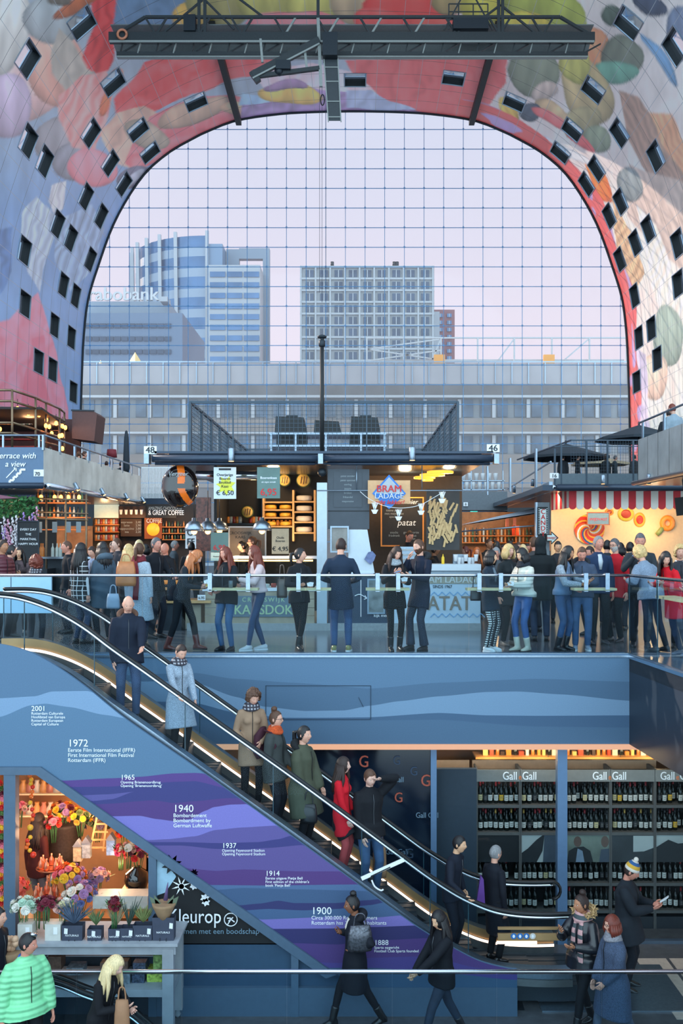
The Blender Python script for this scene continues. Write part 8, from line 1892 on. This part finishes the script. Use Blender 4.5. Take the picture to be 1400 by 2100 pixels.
person('woman in cream padded jacket, dark scarf, bright blue jeans and pale boots', 1074, 15.85, h=1.66, rz=-55, fem=True, hp=8, hair='black', hs='bob', skin='asian', top=(206,204,192), tk='puffer', hem=.92, puff=.028, pants=(40,96,170), scarf=(28,34,44), boots=True, shoes=(190,186,170), lh=(.05,-.30,1.12), rh=(-.05,-.30,1.08), lf=(.07,.02,.085), rf=(-.07,-.08,.085))
person('person in black hooded coat seen from behind, hood up, in jeans', 1108, 17.4, h=1.84, rz=175, hair='black', hs='short', hat='hoodup', top=(26,32,36), hem=.72, puff=.03, pants=(40,60,92), pk='denim', shoes=(30,30,34))
person('woman with long dark curls in denim waistcoat with grey sleeves and tall black shoes', 1152, 15.95, h=1.70, rz=50, fem=True, lean=5, hp=10, hair='black', hs='long', skin='tan', top=(96,126,166), tk='denim', vest=(140,150,162), hem=.92, puff=.01, pants=(52,86,134), shoes=(24,26,32), boots=True, lh=(.10,-.42,1.16), rh=(-.04,-.36,1.10), lf=(.08,-.02,.085), rf=(-.08,.04,.085))
person('young man in denim jacket with torn blue jeans looking down at his food', 1192, 16.05, h=1.70, rz=-8, hp=26, hair='brown', hs='crop', skin='rosy', top=(50,72,104), tk='denim', hem=.86, puff=.012, pants=(62,100,148), shoes=(150,160,176), lh=(.08,-.26,1.10), rh=(-.12,-.26,1.02), hood=((40,44,52),None))
person('grey-haired man in navy jacket and light shirt looking up to the right', 1226, 16.9, h=1.86, rz=6, hy=12, hp=-6, hair='grey', hs='short', skin='rosy', top=(36,54,84), hem=.80, pants=(28,30,36), shoes=(60,60,66), front=(186,196,206))
person('grey-bearded man with glasses and red jacket', 1262, 17.3, h=1.82, rz=-50, hair='greydark', hs='short', beard='white', glasses=True, top=(186,30,44), hem=.74, pants=(26,28,34), shoes=(30,30,34))
person('tall short-haired man in charcoal jacket lifting a fork of fries', 1312, 16.5, h=1.92, rz=-14, hp=16, hair='greydark', hs='crop', top=(48,54,60), hem=.80, pants=(24,26,32), shoes=(40,40,44), lh=(.06,-.30,1.22), rh=(-.10,-.28,1.36), skin='rosy')
person('woman with curly ash-blonde hair in grey tweed coat leaning on the rail', 1334, 15.85, h=1.72, rz=-150, fem=True, lean=18, hair='blonde', hs='curly', top=(120,136,156), tk='tweed', hem=.84, puff=.03, pants=(26,30,38), shoes=(30,30,34), lh=(.20,-.30,1.14), rh=(-.25,-.30,1.10), lf=(.1,.2,.085), rf=(-.1,.24,.085))
person('woman with black hair in red coat leaning over the side rail', 1362, 15.2, loc=(4.85,15.1,0), h=1.66, rz=-60, fem=True, lean=20, hp=14, hy=60, hair='black', hs='long', top=(206,24,38), hem=.62, pants=(40,50,80), pk='denim', shoes=(90,96,110), lh=(.10,-.34,1.18), rh=(-.20,-.30,1.16), lf=(.08,.2,.085), rf=(-.08,.22,.085))
person('blonde woman with white collar facing the camera at the right edge', 1393, 16.4, h=1.70, rz=-5, fem=True, hair='blonde', hs='curly', top=(50,52,60), hem=.75, collar=(230,230,232), pants=(26,26,30))
person('person in black leather jacket cut off by the right edge', 1408, 14.2, loc=(4.98,13.9,0), h=1.70, rz=-110, lean=12, hair='black', hs='short', top=(28,34,42), tk='leather', hem=.80, pants=(24,26,30), lh=(.15,-.30,1.1), rh=(-.15,-.3,1.15))
# ---- behind the front row, right
rowb = [
 ('dark-haired man peering over the crowd beside the arrow sign', 1143, 21.5, 'black','short','asian',(40,44,52),1.78,0),
 ('man with short grey-brown hair between the denim couple and the navy jacket', 1211, 18.6, 'darkbrown','short','rosy',(90,60,60),1.68,-60),
 ('dark-haired person behind the navy jacket, head turned away', 1244, 20.5, 'black','short','fair',(40,46,56),1.80,150),
 ('woman with short dark hair in a red coat behind the bearded man', 1271, 20.2, 'black','bob','fair',(176,40,54),1.74,160),
 ('black-haired person left of the tall fork-lifting man', 1292, 19.4, 'black','short','asian',(60,66,76),1.76,170),
 ('man with brown hair and grey jacket left of the black hood', 1096, 19.2, 'brown','short','rosy',(60,58,60),1.86,-160),
 ('balding man with tanned face in the market crowd', 1000, 24.5, 'brown','crop','tan',(46,40,40),1.84,40),
 ('dark-haired man facing away in the market crowd', 1018, 21.5, 'black','short','fair',(30,34,40),1.78,170),
 ('woman with reddish hair in sunglasses in the market crowd', 977, 22.5, 'ginger','long','fair',(86,60,48),1.64,0),
 ('woman with dark red-brown hair at the corner of the fries counter', 956, 24.0, 'auburn','tail','fair',(60,40,40),1.66,-80),
 ('grey-haired man low in the crowd behind the black bob', 1018, 19.0, 'grey','short','rosy',(70,74,80),1.66,-30),
 ('white-capped woman among the market crowd', 1072, 23.0, 'pale','bob','pale',(150,150,150),1.70,170),
 ('dark-haired woman facing left in the market crowd', 1058, 21.0, 'darkbrown','bob','fair',(44,44,52),1.70,-90),
 ('dark-haired man farther back in the market crowd', 1046, 26.0, 'darkbrown','short','fair',(54,50,52),1.80,200),
 ('man with light brown hair in the distant crowd below the hanging packets', 1062, 27.5, 'brown','short','fair',(90,80,74),1.76,0),
 ('woman with ponytail in the distant crowd', 1008, 28.0, 'brown','tail','fair',(70,64,66),1.70,90),
 ('short-haired person in pink top in the distant crowd', 1080, 28.5, 'darkbrown','short','rosy',(150,100,100),1.72,20),
 ('boy-sized person in dark parka in the distant crowd', 1032, 29.5, 'darkbrown','bob','fair',(50,60,66),1.68,-20)]
for lb_, px, Y_, hr, hs, sk_, tp, hh, rz_ in rowb:
 person(lb_, px, Y_, h=hh, rz=rz_, fem=hs in ('bob','long','tail'), hair=hr, hs=hs, skin=sk_, top=tp, pants=(30,34,44), vox=.022)
# ---- left crowd on the upper floor
person('man in maroon quilted jacket at the left edge', 4, 17.5, h=1.80, rz=60, hair='darkbrown', hs='short', skin='tan', top=(92,40,52), tk='puffer', puff=.02, pants=(28,30,36))
person('dark-clad person just behind the maroon jacket', 20, 18.2, h=1.70, rz=120, hair='black', hs='short', top=(30,30,36), pants=(28,28,32))
person('woman with long black hair in patterned blouse holding a snack', 40, 18.8, h=1.66, rz=10, fem=True, hair='black', hs='long', skin='asian', top=(70,56,60), tk='camo', pants=(28,28,34), lh=(.05,-.26,1.2))
person('woman seen from behind with frizzy dark hair and black-and-white scarf', 73, 16.2, h=1.52, rz=180, fem=True, hair='auburn', hs='frizz', top=(28,32,42), puff=.02, hem=.75, scarf='check', pants=(28,30,40))
person('man with short brown hair in black jumper facing left', 140, 19.0, h=1.78, rz=-60, hair='brown', hs='crop', skin='rosy', top=(22,26,34), pants=(30,40,60))
person('woman with very long black hair in checked black shirt seen from behind', 163, 17.0, h=1.74, rz=140, fem=True, hair='black', hs='long', top=(24,26,32), tk='plaid', hem=.72, pants=(40,60,96), pk='denim')
person('woman with tied dark hair and pale blue top, eyes cast down', 192, 19.5, h=1.68, rz=-20, fem=True, hp=15, hair='darkbrown', hs='tail', top=(140,150,176), pants=(40,50,70))
person('person in slate hooded coat with long dark hair facing left', 212, 17.2, h=1.76, rz=-140, fem=True, hair='black', hs='long', top=(66,84,100), hem=.62, hood=((80,96,110),None), pants=(30,34,44), puff=.02)
person('young man with brown hair looking left over the crowd', 242, 21.0, h=1.84, rz=-50, hair='brown', hs='short', skin='pale', top=(50,50,58), pants=(40,44,56))
person('woman with loose blonde hair seen from behind beside the tote bag', 262, 17.6, h=1.72, rz=165, fem=True, hair='blonde', hs='long', top=(60,60,66), pants=(40,44,56))
gw_ = person('woman in long light grey coat with burgundy scarf down her back', 284, 16.4, h=1.74, rz=170, fem=True, hair='brown', hs='tail', top=(158,172,186), tk='tweed', hem=.46, flare=1.12, pants=(36,40,60), scarf=(110,34,44), shoes=(60,50,44))
g = MB(); g.tube([(.02,.10,1.46),(-.02,.155,1.30),(-.03,.17,1.05),(-.02,.19,.80)], [.03,.045,.05,.05], 10, ry=.014, up=(1,0,0)); g.build('scarf_tail', cloth((110,34,44),'knit'), gw_)
o = bagthing('tote_bag', 'brown leather tote bag on the shoulder of the grey coat', P(258, 1202, 16.15), .34, .40, .10, cloth((176,106,54),'leather'), strap=.5)
person('man with grey hair and black jumper holding a cup, facing right', 318, 18.0, h=1.84, rz=55, hair='greydark', hs='short', skin='rosy', top=(20,24,32), pants=(30,34,44), lh=(.1,-.34,1.05))
person('bald man in black behind the grey-haired man', 340, 20.5, h=1.74, rz=-30, hair='grey', hs='bald', skin='rosy', top=(28,30,36))
for lb_, px, Y_, hr, hs, sk_, tp, hh, rz_ in [
 ('man with cropped hair in front of the coffee shelves', 230, 23.5, 'darkbrown','crop','fair',(60,60,70),1.78,60),
 ('dark-haired woman under the coffee poster', 300, 25.0, 'black','bob','fair',(50,44,50),1.70,-100),
 ('woman in a dusty pink hat-like hood in the left crowd', 284, 22.0, 'pale','bob','rosy',(196,150,150),1.80,170),
 ('brown-haired person bowed over the left cheese display', 330, 23.0, 'brown','short','fair',(80,56,50),1.66,80),
 ('grey-haired man farther back by the coffee shelves', 356, 26.0, 'grey','short','rosy',(74,84,92),1.80,100),
 ('dark-haired person before the white CO board', 392, 22.5, 'black','short','fair',(26,28,34),1.76,180),
 ('light-coated visitor at the back by the coffee counter', 205, 27.0, 'blonde','tail','fair',(150,150,156),1.74,0)]:
 person(lb_, px, Y_, h=hh, rz=rz_, fem=hs in ('bob','long','tail'), hair=hr, hs=hs, skin=sk_, top=tp, pants=(30,34,44), vox=.022)
# ---- stall staff
person('cheese seller with dark ponytail facing left behind the counter', 499, YK+1.9, zf=.12, h=1.66, rz=-70, fem=True, hair='black', hs='tail', top=(24,26,30), vox=.02)
person('cheese seller with glasses and tied brown hair facing left', 520, YK+2.3-.5, zf=.12, h=1.76, rz=-80, hair='brown', hs='tail', glasses=True, top=(50,42,36), vox=.02)
person('fries seller, short-haired man in black shirt looking down to the right', 836, YK+2.0, zf=.2, h=1.82, rz=30, hp=18, hair='darkbrown', hs='crop', skin='rosy', top=(26,30,38), vox=.018)
person('fries seller, woman with dark bun reaching over the counter to the right', 890, YK+1.4, zf=.1, h=1.60, rz=75, fem=True, hair='black', hs='bun', skin='tan', top=(26,28,32), lh=(.08,-.45,1.16), rh=(-.05,-.40,1.12), vox=.018)
# ---- roof terraces
for lb_, px, py, Y_, hr, tp, rz_ in [
 ('guest with dark hair leaning at the near end of the left terrace', 101, 915, 30.5, 'black', (30,34,40), 150),
 ('guest with brown ponytail sitting on the left terrace', 161, 925, 33.7, 'brown', (60,60,66), 170),
 ('guest in dark jacket beside the ponytail on the left terrace', 172, 925, 34.4, 'darkbrown', (30,34,40), 100),
 ('guest by the red lamp on the left terrace', 218, 945, 37.0, 'darkbrown', (40,40,46), 180),
 ('guest beneath the closed parasol on the left terrace', 248, 946, 39.1, 'black', (30,34,40), 200),
 ('guest nearest the post of terrace 16', 1154, 960, 32.5, 'black', (34,38,44), 170),
 ('guest at the left table of terrace 16', 1184, 962, 32.5, 'darkbrown', (30,34,40), 90),
 ('frizzy-haired guest in the middle of terrace 16', 1242, 958, 32.5, 'darkbrown', (30,34,38), 180),
 ('guest in pale top at the middle table of terrace 16', 1260, 960, 32.7, 'greydark', (60,70,76), 90),
 ('guest with short dark hair at the right of terrace 16', 1301, 960, 32.5, 'black', (60,60,62), 180),
 ('guest with pale jacket and auburn hair leaning at the right balcony', 1386, 818, 25.0, 'auburn', (150,160,170), 200),
 ('dark-haired guest at the right balcony beside the pale jacket', 1368, 832, 25.9, 'darkbrown', (40,44,50), 140)]:
 if px > 1360: person(lb_, px, Y_, zf=3.37, h=1.9, rz=rz_, hair=hr, hs='short', top=tp, lean=10, vox=.022)
 else: z = 3.35 if px < 700 else 3.41; person(lb_, px, Y_, zf=z, h=max(1.2, ZZ(py, Y_)-z), rz=rz_, fem='ponytail' in lb_ or 'frizzy' in lb_, hair=hr, hs='frizz' if 'frizzy' in lb_ else ('tail' if 'ponytail' in lb_ else 'short'), top=tp, vox=.024, pants=(30,34,40))
# ---- on the escalator
def esc(label, px, Y=13.85, dz=0, **k):
 return person(label, px, Y, zf=stepz(px, Y)+dz, **k)
esc('bald man in dark hooded jacket and jeans riding at the top, hand on the rail', 262, Y=13.75, dz=-.13, h=1.74, rz=18, hp=20, hair='darkbrown', hs='bald', top=(26,34,50), hem=.78, puff=.018, hood=((96,70,58),None), pants=(48,76,118), pk='denim', lh=(.14,-.44,1.02), rh=(-.2,-.05,.85), lf=(.10,-.1,.085), curl=.4)
esc('short-haired woman in light grey wool coat riding second from the top', 366, Y=13.75, dz=-.14, h=1.66, rz=38, fem=True, hp=26, hair='darkbrown', hs='crop', skin='fair', top=(140,154,170), tk='tweed', hem=.50, flare=1.18, pants=(22,24,30), scarf='check', lh=(.12,-.28,.9), rh=(-.22,-.42,1.0))
esc('woman in camel coat and chequered scarf with wavy light brown hair', 515, Y=14.0, h=1.72, rz=15, fem=True, hp=24, hy=18, hair='brown', hs='curly', top=(150,122,100), hem=.62, pants=(22,24,32), scarf='check', lh=(.10,-.22,.98), rh=(-.12,-.2,.98))
p_ = esc('woman with glasses, orange knit scarf and dark parka carrying a backpack', 562, Y=13.85, h=1.70, rz=70, fem=True, hair='brown', hs='bun', glasses=True, top=(62,66,66), hem=.74, puff=.02, pants=(24,28,38), scarf=(190,76,34), lh=(.08,-.25,.95))
bp = thing('backpack', 'dark maroon backpack on the back of the parka with orange scarf', 'bag', wpt(p_, (0,.17,1.05)), p_.rotation_euler[2]); g = MB(); g.tube([(0,.03,0),(0,.05,.08),(0,.05,.30),(0,.0,.42)], [.12,.15,.14,.08], 12, ry=[.05,.085,.075,.03], up=(1,0,0)); g.build('body', cloth((66,34,46)), bp)
for s_ in (-.09,.09): g = MB(); g.tube([(s_,-.05,.40),(s_*1.3,-.18,.38),(s_*1.5,-.25,.2),(s_*1.4,-.12,.02)], .014, 6); g.build('strap', cloth((66,34,46)), bp)
esc('woman in long olive parka with black hood and dark ponytail', 620, Y=13.85, h=1.78, rz=62, fem=True, hair='black', hs='tail', top=(74,78,64), hem=.52, puff=.035, pants=(20,22,30), hood=((22,24,28),'knit'), lh=(.12,-.25,.85), rh=(-.15,-.1,.85))
bagthing('handbag', 'black leather handbag hanging beside the olive parka', P(633, 1688, 13.6), .24, .26, .10, cloth((26,26,30),'leather'), strap=.42)
esc('woman with long dark hair in bright red coat, black skirt and red tights', 700, Y=13.75, h=1.66, rz=72, fem=True, hair='darkbrown', hs='long', skin='pale', top=(196,24,40), hem=.62, pants=(170,70,72), skirt=(24,24,30), lh=(.10,-.16,.98), rh=(-.12,-.14,.86), shoes=(24,24,28))
esc('person in black jacket and jeans with a hand clutching brown hair', 757, Y=13.8, h=1.80, rz=25, hp=14, hr_=-8, hair='brown', hs='short', skin='pale', top=(22,24,30), hem=.80, puff=.02, pants=(52,92,140), pk='denim', lh=(.10,-.14,1.60), rh=(-.15,-.1,.85), curl=.5)
bagthing('paper_bag', 'long kraft paper bag beside the jeans on the escalator', P(778, 1800, 13.9), .20, .50, .10, mat('kraft_brown', (150,110,80), .7, 0, .1))
esc('dark-haired man in dark suit jacket reaching for the handrail', 925, Y=13.8, h=1.70, rz=62, lean=8, hair='black', hs='short', skin='asian', top=(24,30,44), hem=.80, pants=(24,28,40), lh=(.22,-.1,.9), rh=(-.36,-.34,1.02))
esc('grey-haired man in long black coat at the foot of the escalator, back turned', 1013, Y=14.0, h=1.64, rz=120, hair='grey', hs='short', top=(22,26,36), hem=.42, flare=1.05, pants=(22,24,30), glasses=True)
o = MB(); o.prism([(-.06,0),(.06,0),(.04,.34),(0,.4)], -.03, .03); o = o.build('shopping_bag', mat('violet_bag', (90,50,130), .5)); o.location = P(985, 1853, 13.8); tag(o, 'violet carrier bag beside the long black coat', 'bag')
# ---- lower floor
w1_ = person('woman with high bun in black knee-length coat striding left with a silver bag', 722, 13.02-.25, zf=LOW, h=1.72, rz=-80, fem=True, hp=6, hair='black', hs='bun', skin='brown', top=(20,24,34), hem=.52, puff=.015, pants=(20,22,30), pk='slim', boots=True, shoes=(16,16,20), lf=(.05,.36,.12), rf=(-.05,-.30,.085), lh=(.18,-.02,1.1), rh=(-.12,-.16,1.22), hood=((24,26,34),None), front=(206,200,190))
w1_.location.x = XX(728, 12.75)
bagthing('shoulder_bag', 'metallic silver quilted shoulder bag under the striding woman\'s arm', P(738, 1950, 12.5), .33, .32, .12, mat('silver_snake', (90,92,100), .22, .7, .5, 40), strap=.45, rz=8)
person('woman with black hair in black jacket and jeans striding left, arm swung forward', 906, 12.35, zf=LOW, h=1.70, rz=-68, fem=True, hp=16, hy=20, hair='black', hs='long', skin='asian', top=(18,22,30), hem=.78, puff=.015, pants=(36,52,78), pk='denim', shoes=(20,20,26), boots=True, lf=(.06,-.30,.085), rf=(-.06,.34,.12), lh=(.12,-.40,1.02), rh=(-.16,-.36,.86))
person('woman in black quilted jacket with fur-trimmed hood and striped scarf', 1196, 12.7, zf=LOW, h=1.76, rz=-55, fem=True, hy=-15, hp=4, hair='darkbrown', hs='bun', skin='tan', top=(22,26,34), tk='leather', hem=.80, puff=.03, pants=(20,22,28), pk='slim', boots=True, shoes=(20,20,24), scarf='stripe', sk='long', hat='fur', lh=(.12,-.28,1.16), rh=(-.10,-.30,1.30), lf=(.08,-.22,.085), rf=(-.08,.24,.10))
bn_ = person('person in cream bobble hat and dark padded coat looking at a phone', 1284, 13.9, zf=LOW, h=1.80, rz=65, hp=22, hair='darkbrown', hs='short', hat='beanie', top=(34,40,48), hem=.66, puff=.035, pants=(26,30,38), lh=(.08,-.34,1.18), rh=(-.06,-.34,1.16), skin='rosy')
o = MB().box(-.035,.035,-.005,.005,0,.14).build('phone', m_white); o.location = wpt(bn_, (.02,-.44,1.24)); o.rotation_euler = (.9, 0, 1.2); tag(o, 'white phone held by the person in the bobble hat', 'phone')
person('woman with glasses, short dark red hair and grey scarf in a long blue-grey coat', 1258, 12.25, zf=LOW, h=1.66, rz=-72, fem=True, hair='auburn', hs='bob', glasses=True, skin='fair', top=(62,76,100), tk='tweed', hem=.46, flare=1.1, puff=.03, pants=(80,96,120), pk='denim', scarf=(130,130,138), lf=(.08,.30,.10), rf=(-.08,-.24,.085), shoes=(30,30,36), lh=(.10,-.20,.92), rh=(-.12,-.22,.86))
ph_ = person('man in mint green quilted jacket with sunglasses pushed up, looking right', 52, 11.35, zf=LOW, h=1.80, rz=42, hp=6, hy=42, hair='black', hs='short', skin='rosy', top=(130,214,160), tk='puffer', hem=.82, puff=.042, collar=(40,90,170), pants=(24,26,32), lh=(.26,-.12,.84), rh=(-.28,-.02,.84), vox=.012)
o = thing('sunglasses', 'mirrored sunglasses pushed up on the head of the man in mint green', 'glasses', (0,0,0)); o.location = wpt(ph_, (.05,-.09,1.72)); g = MB(); g.tube([(-.06,0,0),(0,-.03,.0),(.06,0,0)], [.012,.02,.012], 8, ry=[.015,.02,.015]); g.build('lenses', m_chrome, o); o.rotation_euler = (0,.5,math.radians(84))
bl_ = person('woman with long pale blonde hair in black top, head bent, smiling', 205, 11.2, zf=LOW, h=1.68, rz=62, fem=True, lean=14, hp=22, hair='pale', hs='long', skin='pale', top=(20,22,28), hem=.80, pants=(24,26,34), lh=(.12,-.36,1.06), rh=(-.02,-.34,1.12), vox=.012)
bagthing('paper_bag', 'kraft paper bag held by the blonde woman', P(250, 2128, 11.0), .18, .42, .12, mat('kraft_brown', (150,110,80), .7, 0, .1))
person('auburn-haired person whose head just shows at the bottom edge', 318, 11.0, zf=LOW-.95, h=1.70, rz=150, fem=True, hair='brown', hs='bob', top=(40,36,40), vox=.016)
person('dark figure cut off by the left edge beside the flower table', -8, 12.2, zf=LOW, h=1.78, rz=80, hair='black', hs='short', top=(22,26,36), hem=.7)
person('customer with long dark hair and dark red jumper inside the flower shop', 76, 15.0, zf=LOW+.42, h=1.74, rz=150, fem=True, hair='darkbrown', hs='long', top=(70,28,28), pants=(110,110,120), pk='denim')
flush()
# ---- things held
for key, lb_, fk_ in (('woman in black coat with thi','white paper of fries held by the woman with the grey scarf','blue plastic fork of the woman with the grey scarf'),('woman with black bob, dark c','white paper of fries held by the woman in chequered trousers','blue plastic fork of the woman with chequered trousers'),('young man in denim jacket wi','white napkin of fries shared by the denim couple',None),('tall short-haired man in cha','white cone of fries held by the tall man','blue plastic fork lifted by the tall man'),('woman in black coat, black l','white paper of fries held by the woman in black leggings',None),('woman with long ginger hair ','folded white magazine held by the ginger-haired woman',None)):
 t, wL, wR, _ = HANDS[key]; c = wpt(t, wL+V(-.05,-.11,.02))
 g = MB(); g.add([(-.055,0,.05),(.055,.01,.06),(.04,-.03,0),(-.04,-.03,.0),(0,-.015,.07)], [(3,2,1,4,0)]); g.add([(-.055,.03,.05),(.055,.035,.06),(.04,.0,0),(-.04,.0,.0)], [(0,1,2,3)]); g.add([(-.055,0,.05),(-.04,-.03,0),(-.04,0,0),(-.055,.03,.05)], [(0,1,2,3)]); o = g.build('paper_tray', m_white); o.location = c; tag(o, lb_, 'food tray')
 if fk_: g = MB(); g.tube([(-.05,0,-.01),(.05,0,.02)], .006, 6); o = g.build('fork', mat('fork_blue', (40,140,210), .4)); o.location = wpt(t, wR+V(.02,-.10,.03)); tag(o, fk_, 'fork')
o = MB().lathe([(.03,0),(.034,.12),(.032,.13),(.0,.13)], n=12).build('drink_can', mat('can_grey', (120,130,136), .3, .5)); o.location = P(473, 1208, 15.5); tag(o, 'grey drink cup on the leaning shelf left of the cheese counter', 'cup')
bagthing('shoulder_bag', 'brown shoulder bag hanging at the hip of the woman in black leggings', P(578, 1226, 15.9), .17, .30, .09, cloth((74,60,52),'leather'), strap=.5)
bagthing('shoulder_bag', 'black shoulder bag behind the chequered trousers', P(975, 1232, 15.9), .18, .22, .09, cloth((34,34,38),'leather'), strap=.4)
bagthing('shopping_bag', 'grey-blue paper bag with yellow handles below the grey coat', P(232, 1248, 16.0), .22, .24, .1, mat('bag_grey_blue', (140,156,176), .6))
bagthing('shoulder_bag', 'black shoulder bag of the ginger-haired woman', P(352, 1232, 16.0), .16, .34, .1, cloth((28,34,44)), strap=.5)
